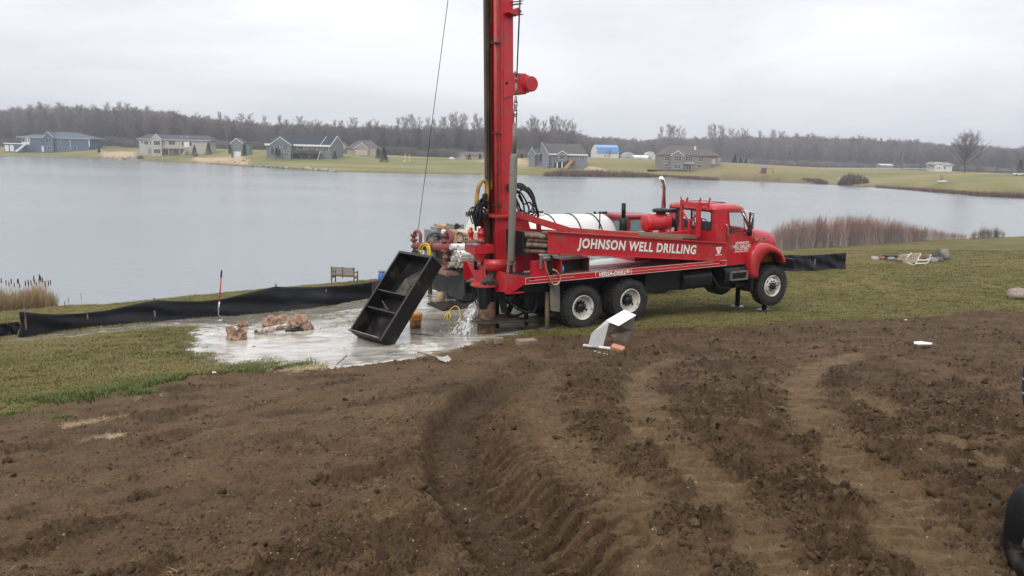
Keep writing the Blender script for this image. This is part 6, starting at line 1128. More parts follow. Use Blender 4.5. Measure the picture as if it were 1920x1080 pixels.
def bare_tree(seed, H=20., spread=.32, start=.3, nl=16, tw=900, twl=1.3, tww=.07, up=.75, trunk_r=.2):
    rg = random.Random(seed); T = MB(); C = MB(); ends = []
    top = Vector((rg.uniform(-.6, .6), rg.uniform(-.6, .6), H * .93)); tr = [Vector((0, 0, -.3)), Vector((rg.uniform(-.2, .2), rg.uniform(-.2, .2), H * .3)), Vector((rg.uniform(-.5, .5), rg.uniform(-.5, .5), H * .62)), top]
    P = spline(tr, 3); T.tube(P, [trunk_r * (1 - .93 * i / (len(P) - 1)) for i in range(len(P))], 6, cap=False)
    for i in range(nl):
        t = start + (1 - start) * (i + rg.random()) / nl; k = t * (len(P) - 1); p = P[int(k)].lerp(P[min(int(k) + 1, len(P) - 1)], k - int(k)); az = i * 2.4 + rg.uniform(-.5, .5)
        L = H * spread * (1.05 - .62 * (t - start) / (1 - start)) * rg.uniform(.75, 1.15); d = Vector((math.cos(az), math.sin(az), up * rg.uniform(.7, 1.4))).normalized(); q_ = p + d * L * .5 + Vector((0, 0, L * .08)); e = p + d * L + Vector((0, 0, L * .22))
        r = trunk_r * (1 - t) * .55 + .025; B = spline([p, q_, e], 3); T.tube(B, [r * (1 - .85 * j / (len(B) - 1)) for j in range(len(B))], 4, cap=False)
        for j in range(5):
            s = B[min(len(B) - 1, 1 + j)]; a2 = rg.uniform(0, 6.28); d2 = (d + Vector((math.cos(a2), math.sin(a2), rg.uniform(.2, 1.2))) * .85).normalized(); L2 = L * rg.uniform(.3, .6); e2 = s + d2 * L2
            T.tube([s, s + d2 * L2 * .5 + Vector((0, 0, .05 * L2)), e2 + Vector((0, 0, .1 * L2))], [r * .4, r * .25, .012], 3, cap=False); ends.append((s, e2, d2, L2))
    hs = []
    for i in range(tw):
        s, e2, d2, L2 = ends[rg.randrange(len(ends))]; p = s.lerp(e2, rg.uniform(.15, 1.0)); a2 = rg.uniform(0, 6.28); d3 = (d2 * .7 + Vector((math.cos(a2), math.sin(a2), rg.uniform(0, 1.3)))).normalized(); l3 = twl * rg.uniform(.5, 1.3)
        w = d3.orthogonal().normalized(); w = Matrix.Rotation(rg.uniform(0, 3.14), 3, d3) @ w; w2 = w * tww * .5; m_ = p + d3 * l3 * .55 + Vector((rg.uniform(-.1, .1), rg.uniform(-.1, .1), .06)); en = p + d3 * l3
        C.add([p - w2, p + w2, m_ + w2 * .6, m_ - w2 * .6, en], [(0, 1, 2, 3), (3, 2, 4)]); b2 = m_ + (w * .5 + Vector((0, 0, .6))).normalized() * l3 * .5
        C.add([m_ - w2 * .5, m_ + w2 * .5, b2], [(0, 1, 2)])
    return T, C
def fin(mb, name, m_, H):
    me = bpy.data.meshes.new(name); me.from_pydata(mb.v, [], mb.f); a = me.attributes.new('h', 'FLOAT', 'POINT'); a.data.foreach_set('value', [min(1, max(0, v[2] / H)) for v in mb.v]); me.materials.append(m_); return me
PROT = []
for s_, kw in enumerate([dict(spread=.24, start=.25, up=1.1), dict(spread=.3, start=.3), dict(spread=.2, start=.2, up=1.4), dict(spread=.34, start=.28, up=.8), dict(spread=.27, start=.35, up=1.0)]):
    T, C = bare_tree(40 + s_, 20., nl=20, tw=1500, twl=1.5, tww=.06, **kw); PROT.append((fin(T, 'trunk', bark, 20), fin(C, 'crown', twigm, 20)))
FOR = []
for T_, C_ in PROT:
    bm = bmesh.new(); bm.from_mesh(T_); bm.from_mesh(C_); me = bpy.data.meshes.new('forest_tree'); bm.to_mesh(me); bm.free(); me.materials.append(twigm); FOR.append(me)
bush = MB(); rg = random.Random(9)
for i in range(500):
    a, r0 = rg.uniform(0, 6.28), rg.uniform(0, 2.0); p = Vector((r0 * math.cos(a), r0 * math.sin(a), 0)); h = rg.uniform(1.2, 4.2); e = p * 1.25 + Vector((rg.uniform(-.5, .5), rg.uniform(-.5, .5), h)); w = Vector((rg.uniform(-1, 1), rg.uniform(-1, 1), 0)).normalized() * .05; m_ = p.lerp(e, .5)
    bush.add([p - w, p + w, m_ + w, m_ - w, e], [(0, 1, 2, 3), (3, 2, 4)]); e2 = m_ + Vector((rg.uniform(-.6, .6), rg.uniform(-.6, .6), h * .4)); bush.add([m_ - w * .7, m_ + w * .7, e2], [(0, 1, 2)])
FOR.append(fin(bush, 'forest_bush', twigm, 4.))
FX = [-700, 0, 100, 250, 700, 900, 980, 1090, 1160, 1240, 1450, 1600, 1900, 2400]; FD = [600, 590, 585, 540, 530, 520, 500, 600, 800, 820, 800, 720, 640, 600]
TX_ = [-700, 0, 40, 80, 120, 200, 250, 300, 350, 420, 500, 600, 700, 800, 900, 960, 1060, 1100, 1200, 1240, 1300, 1400, 1450, 1520, 1600, 1700, 1760, 1850, 1920, 2400]
TY_ = [215, 214, 207, 202, 199, 204, 208, 213, 220, 228, 237, 241, 242, 243, 245, 246, 250, 258, 264, 261, 260, 257, 257, 258, 262, 268, 272, 277, 282, 305]
rr2 = np.random.RandomState(3); pts, rot, scl, pid = [], [], [], []

cand = []
for px in np.arange(-650, 2350, 1.15):
    f0 = np.interp(px, FX, FD)
    for k in range(3):
        D = f0 + (rr2.rand() ** 1.3) * 230 + (0, 12, 60)[k]; cand.append((px + rr2.uniform(-1, 1), D, k))
cand = np.array(cand); ax_ = np.array([ray(p, 290)[0] / ray(p, 290)[1] for p in cand[:, 0]]); CXs, CYs = ax_ * cand[:, 1], cand[:, 1]; Zs = base_h(CXs, CYs)
for (px, D, k), x, y, z in zip(cand, CXs, CYs, Zs):
    top = np.interp(px, TX_, TY_) + 3.5 * (fbm(np.array([px * .02]), np.array([3.]), 3)[0] - .3) * 2; zt = at(px, top, y)[2]; back = (D - np.interp(px, FX, FD)) / 230
    h = (zt - z) * rr2.uniform(.86, 1.04); h = min(h, rr2.uniform(17, 24) + back * 6); 
    if px > 1120: h = min((zt - z) * rr2.uniform(.85, 1.02), rr2.uniform(13, 19) + max(0, back) * 22)
    h = max(6, h) * (rr2.uniform(1.04, 1.16) if rr2.rand() < .22 else 1); pts.append((x, y, z - .3)); rot.append((0, 0, rr2.uniform(0, 6.28))); w_ = rr2.uniform(.8, 1.3) * min(1.2, 20 / h * .9 + .25); scl.append((h / 20 * w_, h / 20 * w_, h / 20)); pid.append(rr2.randint(0, 5))
for px in np.arange(-600, 2350, .9):
    D = np.interp(px, FX, FD) - rr2.uniform(0, 10) + rr2.uniform(0, 45); d = ray(px, 290); x = d[0] / d[1] * D; s_ = rr2.uniform(.8, 1.7); pts.append((x, D, 0)); rot.append((0, 0, rr2.uniform(0, 6.28))); scl.append((s_ * 1.2, s_ * 1.2, s_)); pid.append(5)
P_a = np.array(pts); zz = base_h(P_a[:, 0], P_a[:, 1]) - .2; P_a[:, 2] = zz
scatter('forest', P_a, rot, scl, pid, FOR, label='wide leafless grey-brown wood closing off the far side of the lake')
# single trees that rise over the wood or stand before it
def single_tree(px, pyt, D, k, label, group=None, zb=None, wf_=1., mats=None):
    x = ray(px, pyt)[0] / ray(px, pyt)[1] * D; z = G(x, D) - .2 if zb is None else zb; h = at(px, pyt, D)[2] - z
    r = empty('bare_tree', (x, D, z), random.Random(px).uniform(0, 6), label, 'tree', group); s_ = h / 19.5
    for me in PROT[k]:
        o = link(me.name, me, None, r)
        if mats: o.data = me.copy(); o.data.materials.clear(); o.data.materials.append(mats)
        o.scale = (s_ * wf_, s_ * wf_, s_)
    return r
GT = 'tall leafless trees rising above the far wood'
SG = [(28, 208), (75, 192), (112, 193), (150, 196), (182, 199), (200, 194), (225, 192), (238, 194), (252, 200), (327, 209), (345, 216), (410, 210), (425, 216), (452, 212), (466, 214), (495, 222), (525, 221), (536, 228), (562, 222), (588, 230), (598, 231), (628, 229), (640, 230), (662, 224), (692, 230), (705, 231), (745, 226), (757, 224), (770, 219), (782, 227), (803, 226), (812, 228), (832, 224), (848, 218), (860, 217), (872, 220), (890, 219), (900, 226),
      (997, 226), (1004, 225), (1022, 232), (1035, 224), (1043, 223), (1055, 228), (1066, 231), (1074, 236), (1239, 242), (1255, 238), (1263, 240), (1278, 243), (1332, 240), (1340, 238), (1352, 240), (1372, 245), (1388, 247), (1400, 248), (1424, 250), (1450, 248), (1466, 250), (1515, 256), (1570, 259)]
places_ = ['above the blue house', 'above the cream house', 'above the dark-roofed house', 'left of the red mast', 'between the mast and the blue-roofed barn', 'above the stone-coloured house', 'above the right-hand field']
REF = [(10, 'the left picture edge'), (62, 'the left wing of the blue house'), (92, 'the blue house gable'), (130, 'the blue house roof'), (172, 'the right corner of the blue house'), (220, 'the rock pile'), (262, 'the left corner of the cream house'), (295, 'the cream house gable'), (340, 'the cream house deck'), (392, 'the right corner of the cream house'), (444, 'the small grey garage'), (500, 'the left corner of the dark-roofed house'), (529, 'the dark-roofed house gable'), (580, 'the dark-roofed house deck'), (627, 'the right gable of the dark-roofed house'), (678, 'the beige garage gable'), (715, 'the pair of dark evergreens'), (765, 'the goal frame on the far lawn'), (810, 'the steel cable'), (847, 'the white car on the far lawn'), (885, 'the small low house left of the mast'), (1000, 'the small left gable of the grey-blue house'), (1016, 'the steep gable of the grey-blue house'), (1054, 'the little dormer of the grey-blue house'), (1098, 'the right corner of the grey-blue house'), (1130, 'the blue barn roof'), (1220, 'the domed sheds'), (1270, 'the gable of the stone-coloured house'), (1305, 'the chimney of the stone-coloured house'), (1350, 'the right corner of the stone-coloured house'), (1388, 'the three dark evergreens'), (1433, 'the play tower'), (1510, 'the low shore brush'), (1578, 'the little dock')]
_cnt = {}
for _p, _y in SG: _k = min(REF, key=lambda r: abs(r[0] - _p))[1]; _cnt.setdefault(_k, []).append(_p)
ORD = ['leftmost', 'second', 'third', 'fourth', 'fifth']
def SKL(p):
    k = min(REF, key=lambda r: abs(r[0] - p))[1]; L = sorted(_cnt[k]); i = L.index(p)
    return ('tall leafless tree rising behind ' + k) if len(L) == 1 else (('left' if i == 0 else 'right') if len(L) == 2 else ('rightmost' if i == len(L) - 1 else ORD[i])) + ' of the tall leafless trees behind ' + k
for i, (px, py) in enumerate(SG):
    w_ = places_[0 if px < 240 else 1 if px < 480 else 2 if px < 660 else 3 if px < 930 else 4 if px < 1110 else 5 if px < 1345 else 6]
    single_tree(px, py + (5 if px < 480 else 0), np.interp(px, FX, FD) - 6 + (i * 37 % 23), [0, 2, 4, 1, 3][i % 5], SKL(px), GT + ' ' + w_, wf_=.85)
T, C = bare_tree(77, 18., spread=.60, start=.2, nl=40, tw=4200, twl=1.9, tww=.05, up=.7, trunk_r=.55); oakT, oakC = fin(T, 'trunk', darktwig, 18), fin(C, 'crown', darktwig, 18)
D = 345; d = ray(1811, 300); x = d[0] / d[1] * D; z = G(x, D) - .2; h = at(1815, 258, D)[2] - z; r = empty('oak_tree', (x, D, z), 1., 'big spreading dark leafless oak standing in the field at the right', 'tree')
for me in (oakT, oakC): o = link(me.name, me, None, r); o.scale = (h / 18 * .95,) * 2 + (h / 18,)
for px, pyt, D, k, lb in ((1143, 283, 560, 1, 'small leafless tree in front of the blue-roofed barn'), (1766, 329, 246, 1, 'thin young reddish tree on the bank beside the white boat'), (1862, 296, 420, 3, 'low leafless tree right of the big oak'), (1798, 301, 370, 3, 'small leafless tree left of the oak trunk'), (1727, 306, 420, 3, 'little leafless tree by the road left of the white house')):
    single_tree(px, pyt, D, k, lb, wf_=1.3)
# evergreens
sprm = mat('spruce_needles', (.020, .036, .022), .9, var=.4, scale=2); 
def spruce_meshes(seed, n=700, w=.30, narrow=False):
    rg = random.Random(seed); T = MB(); T.cyl((0, 0, -.05), (0, 0, .9), .018, 6, .004); C = MB()
    for i in range(n):
        t = rg.random() ** .8; z = .04 + .95 * t; rad = w * (1 - t) ** (.85 if not narrow else .5) * rg.uniform(.35, 1.08) + .01; a = rg.uniform(0, 6.28); c = Vector((rad * math.cos(a), rad * math.sin(a), z - .05 * rad / w)); o_ = Vector((math.cos(a), math.sin(a), -.35)) * rg.uniform(.03, .07); s_ = Vector((-math.sin(a), math.cos(a), 0)) * rg.uniform(.012, .028)
        C.add([c - o_ * .5 - s_, c - o_ * .5 + s_, c + o_, ], [(0, 1, 2)]); C.add([c - o_ * .4 + Vector((0, 0, .03)), c + s_ - Vector((0, 0, .015)), c + o_ * .9], [(0, 1, 2)])
    return fin(T, 'trunk', bark, 1), fin(C, 'crown', sprm, 1)
SP = [spruce_meshes(1), spruce_meshes(2, 900, .26), spruce_meshes(3, 600, .2, True)]
def spruce(px, pyt, pyb, D, k, label, ws=1.):
    b = at(px, pyb, D); r = empty('spruce_tree', (b[0], D, b[2] - .3), px % 6, label, 'evergreen tree'); h = at(px, pyt, D)[2] - b[2] + .3
    for me in SP[k]: o = link(me.name, me, None, r); o.scale = (h * ws, h * ws, h)
for a in [(186, 276, 289, 500, 1, 'small dark evergreen alone on the lawn right of the blue house'), (365, 272, 292, 440, 0, 'broad evergreen beside the stairs of the cream house'), (391, 267, 289, 444, 0, 'broad evergreen at the right corner of the cream house'), (431.5, 271, 288, 388, 2, 'narrow evergreen left of the small grey garage'), (458.5, 272, 290, 388, 2, 'narrow evergreen right of the small grey garage'), (467.5, 268, 284, 400, 2, 'narrow evergreen farthest right of the small grey garage'),
          (510.5, 276, 287, 372, 2, 'first narrow evergreen left of the dark-roofed house gable'), (518, 276, 291, 371, 2, 'second narrow evergreen at the dark-roofed house gable'), (524, 279, 292, 370, 2, 'third narrow evergreen at the dark-roofed house gable'), (628, 283, 297, 366, 0, 'round evergreen at the right end of the dark-roofed house'),
          (709, 277, 296, 400, 0, 'upper dark evergreen right of the beige garage house'), (720, 276, 307, 372, 0, 'taller lower dark evergreen right of the beige garage house'), (880, 287, 300, 425, 0, 'left evergreen in front of the small far house'), (900, 287, 300, 425, 0, 'right evergreen in front of the small far house'), (978, 288, 303, 395, 2, 'dark evergreen just right of the red mast on the far shore'),
          (1377, 290, 309, 420, 0, 'left dark evergreen right of the stone-coloured house'), (1388, 294, 309, 425, 0, 'middle dark evergreen right of the stone-coloured house'), (1398, 297, 309, 430, 0, 'right dark evergreen right of the stone-coloured house'), (1912, 299, 321, 420, 0, 'dark evergreen at the right picture edge')]: spruce(*a)

# ------------------------------------------------------------------ houses across the lake
def wallm(nm, c): return mat(nm, c, .8, var=.06, scale=1.2, bump=.004, bscale=5)
trimw = mat('white_trim', (.68, .68, .66), .6, var=.04); paned = mat('dark_window_pane', (.03, .035, .045), .12, var=.3, scale=.6, spec=.6)
class House:
    def __init__(s, px, py, D, label, wall, roof, cat='house', name='house'):
        s.D = D; s.o = Vector(at(px, py, D)); s.root = empty(name, s.o, 0, label, cat); s.w = wall; s.r = roof
    def p(s, px, py, y=0.): v = Vector(at(px, py, s.D)) - s.o; return v.x, v.z
    def box(s, px0, px1, pyt, pyb, y0, y1, nm='wall', m_=None, bury=0.):
        a = s.p(px0, (pyt)); b = s.p(px1, pyb); q = MB(); q.box((a[0], y0, b[1] - bury), (b[0], y1, a[1])); return q.build(nm, m_ or s.w, s.root)
    def win(s, px0, px1, py0, py1, n=1, rows=2, y=0.):
        a, b = s.p(px0, py0), s.p(px1, py1); x0, x1, z0, z1 = a[0], b[0], b[1], a[1]; q = MB(); q.box((x0, y - .12, z0), (x1, y - .01, z1)); f = q.build('window', trimw, s.root); g = .09; cw = (x1 - x0 - g) / n
        for i in range(n):
            for j in range(rows):
                h_ = (z1 - z0 - g) / rows; q = MB(); q.box((x0 + g + cw * i, y - .135, z0 + g + h_ * j), (x0 + cw * (i + 1), y - .122, z0 + h_ * (j + 1))); q.build('pane', paned, f)
        return f
    def gable(s, pxl, pxr, pye, pxa, pya, y0, y1, m_=None, trim=True, roofdepth=None):
        l_, r_, a = s.p(pxl, pye), s.p(pxr, pye), s.p(pxa, pya); zb = min(l_[1], r_[1]); q = MB(); q.prism([(l_[0], zb), (r_[0], zb), (a[0], a[1])], y0, y0 + .2); q.build('gable_wall', m_ or s.w, s.root)
        ov = .35; q = MB()
        for e in (l_, r_):
            sx = -1 if e is l_ else 1; sl = (a[1] - zb) / abs(a[0] - e[0] + 1e-6); ex, ez = e[0] + sx * ov, zb - ov * sl; q.prism([(ex, ez), (a[0], a[1]), (a[0], a[1] + .22), (ex, ez + .22)], y0 - .3, roofdepth or y1)
        q.build('gable_roof', s.r, s.root)
        if trim:
            q = MB()
            for e in (l_, r_):
                sx = -1 if e is l_ else 1; sl = (a[1] - zb) / abs(a[0] - e[0] + 1e-6); ex, ez = e[0] + sx * ov, zb - ov * sl; q.prism([(ex, ez - .16), (a[0], a[1] - .16), (a[0], a[1] + .20), (ex, ez + .20)], y0 - .36, y0 - .302)
            q.build('rake_trim', trimw, s.root)
    def hip(s, eL, eR, pye, rL, rR, pyr, y0, y1, fascia=True, gables=False):
        a, b, c, d = s.p(eL, pye), s.p(eR, pye), s.p(rL, pyr), s.p(rR, pyr); z = (a[1] + b[1]) / 2; zr = (c[1] + d[1]) / 2; ym = (y0 + y1) / 2; q = MB()
        q.add([(a[0], y0, z), (b[0], y0, z), (b[0], y1, z), (a[0], y1, z), (c[0], ym, zr), (d[0], ym, zr)], [(0, 1, 5, 4), (1, 2, 5), (2, 3, 4, 5), (3, 0, 4), (0, 3, 2, 1)]); q.build('roof', s.r, s.root)
        if fascia: q = MB(); q.box((a[0], y0 - .06, z - .18), (b[0], y0 - .01, z + .04)); q.build('fascia', trimw if fascia is True else fascia, s.root)
shb = lambda nm, c: mat(nm, c, .9, var=.12, scale=2, bump=.01, bscale=6)
def Z(ox, oy, k): return lambda x, y: (ox + x / k, oy + y / k)
# blue house
z_ = Z(0, 235, 9.6); h = House(100, 286, 520, 'long slate-blue lake house with white outside stairs at the far left', wallm('slate_blue_siding', (.075, .105, .165)), shb('blue_grey_shingle', (.075, .095, .125)))
def W(h, x0, x1, y0, y1, n=1, rows=1, z=None, y=0.): a, b = z(x0, y0), z(x1, y1); return h.win(a[0], b[0], a[1], b[1], n, rows, y)
h.box(39.6, 168, 257.8, 287, 0, 16, bury=2); h.box(83.3, 103.5, 257, 287, -1.6, 0, bury=2); h.gable(83.3, 103.5, 257.8, 91.5, 247.2, -1.6, 6)
h.hip(31, 92, 257.4, 54, 88, 251.8, -.8, 14); h.hip(76, 173, 259.2, 92, 131, 247.2, -.7, 18)
for a in ((380, 442, 235, 302, 2, 1), (1150, 1230, 245, 300, 2, 1), (1055, 1100, 245, 290, 1, 1), (1160, 1225, 388, 450, 2, 1), (1060, 1108, 375, 448, 1, 1), (1325, 1382, 385, 452, 1, 1), (735, 830, 372, 440, 3, 1)): W(h, *a, z=z_)
W(h, 848, 948, 230, 315, 2, 1, z_, -1.6); W(h, 880, 958, 378, 442, 2, 1, z_, -1.6); a = z_(750, 370); b = z_(795, 478); h.box(a[0], b[0], a[1], b[1], -.15, -.05, 'door', trimw); a = z_(462, 225); b = z_(545, 310); h.box(a[0], b[0], a[1], b[1], -.2, -.05, 'door', trimw)
for x in (475, 508): a = z_(x, 240); b = z_(x + 20, 300); h.box(a[0], b[0], a[1], b[1], -.26, -.21, 'door_glass', paned)
a = z_(1262, 255); b = z_(1278, 430); h.box(a[0], b[0], a[1], b[1], -.2, -.05, 'downspout', trimw); a, b = z_(135, 340), z_(470, 470); h.box(a[0], b[0], a[1], b[1] + 1, -3.5, 0, 'garage_wall', None, 1.5)
a, b = z_(128, 315), z_(470, 342); h.box(a[0], b[0], a[1], b[1], -3.8, 0, 'deck_edge', trimw)
for x in (148, 238): a, b = z_(x, 358), z_(x + 76, 470); h.box(a[0], b[0], a[1], b[1], -3.62, -3.52, 'garage_door', trimw)
a, b = z_(460, 300), z_(605, 348); h.box(a[0], b[0], a[1], b[1], -4.4, -4.3, 'landing_rail', trimw)
q = MB(); p0, p1 = h.p(*z_(520, 345)), h.p(*z_(350, 475)); q.prism([(p0[0] - .7, p0[1]), (p0[0] + 1.2, p0[1]), (p1[0] + 1.4, p1[1]), (p1[0] - .7, p1[1])], -4.6, -4.45); q.build('stairs', trimw, h.root)
a = z_(1598, 265); b = z_(1618, 385); h.box(a[0], b[0], a[1], b[1], -.3, 0, 'porch_post', trimw)
# cream house
z_ = Z(240, 240, 8); h = House(325, 291, 452, 'cream lake house with a long wooden deck and dark roof', wallm('cream_siding', (.40, .375, .31)), shb('dark_grey_shingle', (.06, .06, .065)))
h.box(260.5, 391, 262, 291, 0, 11, bury=2); h.box(285, 306, 261, 291, -1.5, 0, bury=2); h.gable(285, 306, 261.5, 294.8, 251.6, -1.5, 5); h.hip(256.5, 397, 262, 268, 386, 252.5, -.8, 12.5)
for a in ((193, 228, 193, 228, 1, 1), (243, 306, 192, 252, 2, 1), (328, 380, 192, 252, 1, 1), (538, 560, 200, 248, 1, 1), (608, 712, 190, 256, 3, 1), (805, 838, 205, 270, 1, 1), (922, 962, 205, 270, 1, 1), (1020, 1075, 205, 222, 1, 1)): W(h, *a, z=z_)
W(h, 403, 502, 190, 260, 3, 1, z_, -1.5); W(h, 403, 505, 315, 382, 3, 1, z_, -1.5)
a, b = z_(840, 205), z_(922, 290); h.box(a[0], b[0], a[1], b[1], -.2, -.05, 'patio_door', trimw)
dkm = mat('deck_boards', (.33, .27, .21), .85, var=.1); a, b = z_(530, 293), z_(885, 318); h.box(a[0], b[0], a[1], b[1], -3.5, 0, 'deck', dkm); a, b = z_(530, 268), z_(860, 276); h.box(a[0], b[0], a[1], b[1], -3.5, -3.42, 'deck_rail', dkm)
for x in (545, 600, 655, 710, 765, 820, 875): a, b = z_(x, 268), z_(x + 5, 300); h.box(a[0], b[0], a[1], b[1], -3.45, -3.4, 'rail_post', dkm)
a, b = z_(538, 320), z_(640, 402); h.box(a[0], b[0], a[1], b[1], -.12, -.02, 'recess_shade', paned); a, b = z_(690, 320), z_(800, 402); h.box(a[0], b[0], a[1], b[1], -.12, -.02, 'patio_door', greyb)  # shade of the recess below the deck painted as a dark flat panel
for x in (645, 805): a, b = z_(x, 318), z_(x + 18, 412); h.box(a[0], b[0], a[1], b[1], -3.5, -3.2, 'deck_post', dkm)
q = MB(); p0, p1 = h.p(*z_(930, 292)), h.p(*z_(850, 420)); q.prism([(p0[0] - .8, p0[1]), (p0[0] + .8, p0[1]), (p1[0] + .8, p1[1]), (p1[0] - .8, p1[1])], -3.6, -3.45); q.build('stairs', dkm, h.root)
for x in (210, 300): a, b = z_(x, 305), z_(x + 62, 388); h.box(a[0], b[0], a[1], b[1], -.1, -.02, 'porch_panel', greyb if x > 250 else None)
for x, y in ((768, 125), (855, 118)): a, b = z_(x, y), z_(x + 12, y + 50); h.box(a[0], b[0], a[1], b[1], 3, 3.5, 'roof_vent', trimw)
# small grey garage
z_ = Z(240, 240, 8); h = House(444, 295, 390, 'small grey-green gabled garage with a white door near the shore', wallm('grey_green_siding', (.155, .178, .172)), shb('dark_grey_shingle', None), 'garage', 'garage')
h.box(433, 455.5, 268, 296, 0, 8, bury=1.5); h.gable(433, 455.5, 268.2, 443.2, 259.6, 0, 8); a, b = z_(1582, 350), z_(1696, 450); h.box(a[0], b[0], a[1], b[1], -.15, -.03, 'garage_door', trimw); W(h, 1608, 1656, 238, 276, 2, 1, z_); h.box(455.5, 464.5, 269, 290, 2, 7, bury=1.5); h.box(455, 466, 267.6, 269, 1.5, 7.4, 'side_roof', s_r if False else h.r)
# dark roofed grey-green house
z_ = Z(480, 240, 7.68); h = House(560, 299, 375, 'large grey-green lake house with a dark roof and white-trimmed gables', h.w, shb('charcoal_shingle', (.028, .034, .042)))
h.box(498, 620, 270, 297, 1, 12, bury=2.5); h.box(510, 549, 270, 297, -3, 1, bury=3); h.gable(510, 549, 271, 528.8, 257, -3, 8)
a, b, c, d = h.p(495.5, 271.5), h.p(620, 272), h.p(503.5, 252.5), h.p(626.5, 254.5); q = MB(); q.add([(a[0], .4, a[1]), (b[0], .4, b[1]), (d[0], 6.5, d[1]), (c[0], 6.5, c[1]), (a[0], 12.6, a[1]), (b[0] + 3.1, 12.6, b[1]), ], [(0, 1, 2, 3), (3, 2, 5, 4), (0, 3, 4)]); q.build('roof', h.r, h.root)
e = h.p(633, 272.5); q = MB(); zb = h.p(620, 298)[1] - 2; q.add([(b[0], 1, b[1]), (d[0] - .05, 6.5, d[1] - .1), (e[0], 12, e[1]), (e[0], 12, zb), (b[0], 1, zb)], [(0, 1, 2, 3, 4)]); q.build('end_wall', h.w, h.root)
q = MB(); q.beam((b[0] + .1, .3, b[1]), (d[0] + .1, 6.4, d[1]), .15, .35); q.beam((d[0] + .15, 6.4, d[1]), (e[0] + .3, 12.4, e[1]), .15, .35); q.box((a[0], .3, a[1] - .25), (b[0], .38, b[1] + .0)); q.beam((h.p(600, 272)[0], .3, h.p(600, 272)[1]), (h.p(606.5, 256)[0], 5.9, h.p(606.5, 255.5)[1]), .15, .12); q.build('rake_trim', trimw, h.root)
W(h, 288, 367, 243, 307, 2, 2, z_, -3); W(h, 410, 487, 243, 312, 2, 2, z_, -3); W(h, 438, 496, 358, 402, 2, 1, z_, -3)
for a in ((598, 672, 255, 316, 2, 1), (743, 862, 260, 332, 3, 2), (958, 1037, 265, 337, 2, 2)): W(h, *a, z=z_, y=1)
drk = mat('dark_deck_boards', (.07, .055, .048), .85, var=.15); a, b = z_(537, 318), z_(950, 372); h.box(a[0], b[0], a[1], b[1], -2.5, -2.3, 'deck_rail', drk); a, b = z_(537, 360), z_(950, 374); h.box(a[0], b[0], a[1], b[1], -2.3, 1, 'deck', drk)
for x in (545, 640, 735, 830, 925): a, b = z_(x, 372), z_(x + 10, 470); h.box(a[0], b[0], a[1], b[1], -2.4, -2.2, 'deck_post', drk)
a, b = z_(540, 374), z_(905, 470); h.box(a[0], b[0], a[1], b[1], .85, .95, 'shaded_wall', wallm('painted_shade_wall', (.06, .075, .095)))  # shade under the deck put into the dark colour of this panel
for x0, x1, y0, y1 in ((740, 782, 382, 470), (635, 668, 380, 432)): a, b = z_(x0, y0), z_(x1, y1); h.box(a[0], b[0], a[1], b[1], .7, .82, 'door', mat('pale_blue_door', (.22, .28, .36), .5))
q = MB(); p0, p1 = h.p(*z_(945, 335)), h.p(*z_(905, 455)); q.prism([(p0[0] - .1, p0[1]), (p0[0] + .15, p0[1]), (p1[0] + .15, p1[1]), (p1[0] - .1, p1[1])], -2.7, -2.6); q.build('stair_rail', trimw, h.root)
# beige garage house behind
z_ = Z(480, 240, 7.68); h = House(676, 292, 430, 'beige brick house with a gabled garage between two evergreens', wallm('beige_siding', (.34, .285, .22)), shb('brown_grey_shingle', (.10, .092, .088)))
h.box(664.5, 690.5, 277.5, 292, 0, 9, bury=1.5); h.gable(664.5, 690.5, 278, 678.6, 268.4, 0, 9); h.box(649, 664.5, 279, 291, 2, 9, bury=1.5); h.box(690.5, 704, 279, 292.5, 1, 9, bury=1.5); h.hip(646, 709, 279, 668, 690, 262.5, 1.2, 14, fascia=False); h.box(636, 648, 280, 291, 3, 9, m_=wallm('brown_wall', (.14, .11, .09)), bury=1.5); h.gable(634, 650, 279.5, 641.5, 266.5, 3, 9, trim=False)
a, b = z_(1435, 318), z_(1602, 395); h.box(a[0], b[0], a[1], b[1], -.2, -.05, 'garage_door', mat('beige_door', (.42, .37, .31), .7))
# small far house
h = House(885, 300, 435, 'small low beige house left of the mast, far behind two evergreens', h.w, h.r); h.box(859, 911, 290.5, 300, 0, 9, bury=1.5); h.hip(856, 914, 291, 866, 904, 284.8, -.6, 10, fascia=False); h.gable(862, 874, 291.5, 868, 285.5, -1, 4, trim=False); h.box(862, 874, 291, 300, -1, 0, bury=1)
q = MB(); p = Vector(at(847, 298.5, 428)); q.box((-1.6, -.8, 0), (1.6, .8, .6)); q.box((-1, -.7, .6), (.9, .7, 1.1)); o = q.build('parked_car', white, None, .15); place(o, p, 0, 'small white car parked left of the little far house', 'car')
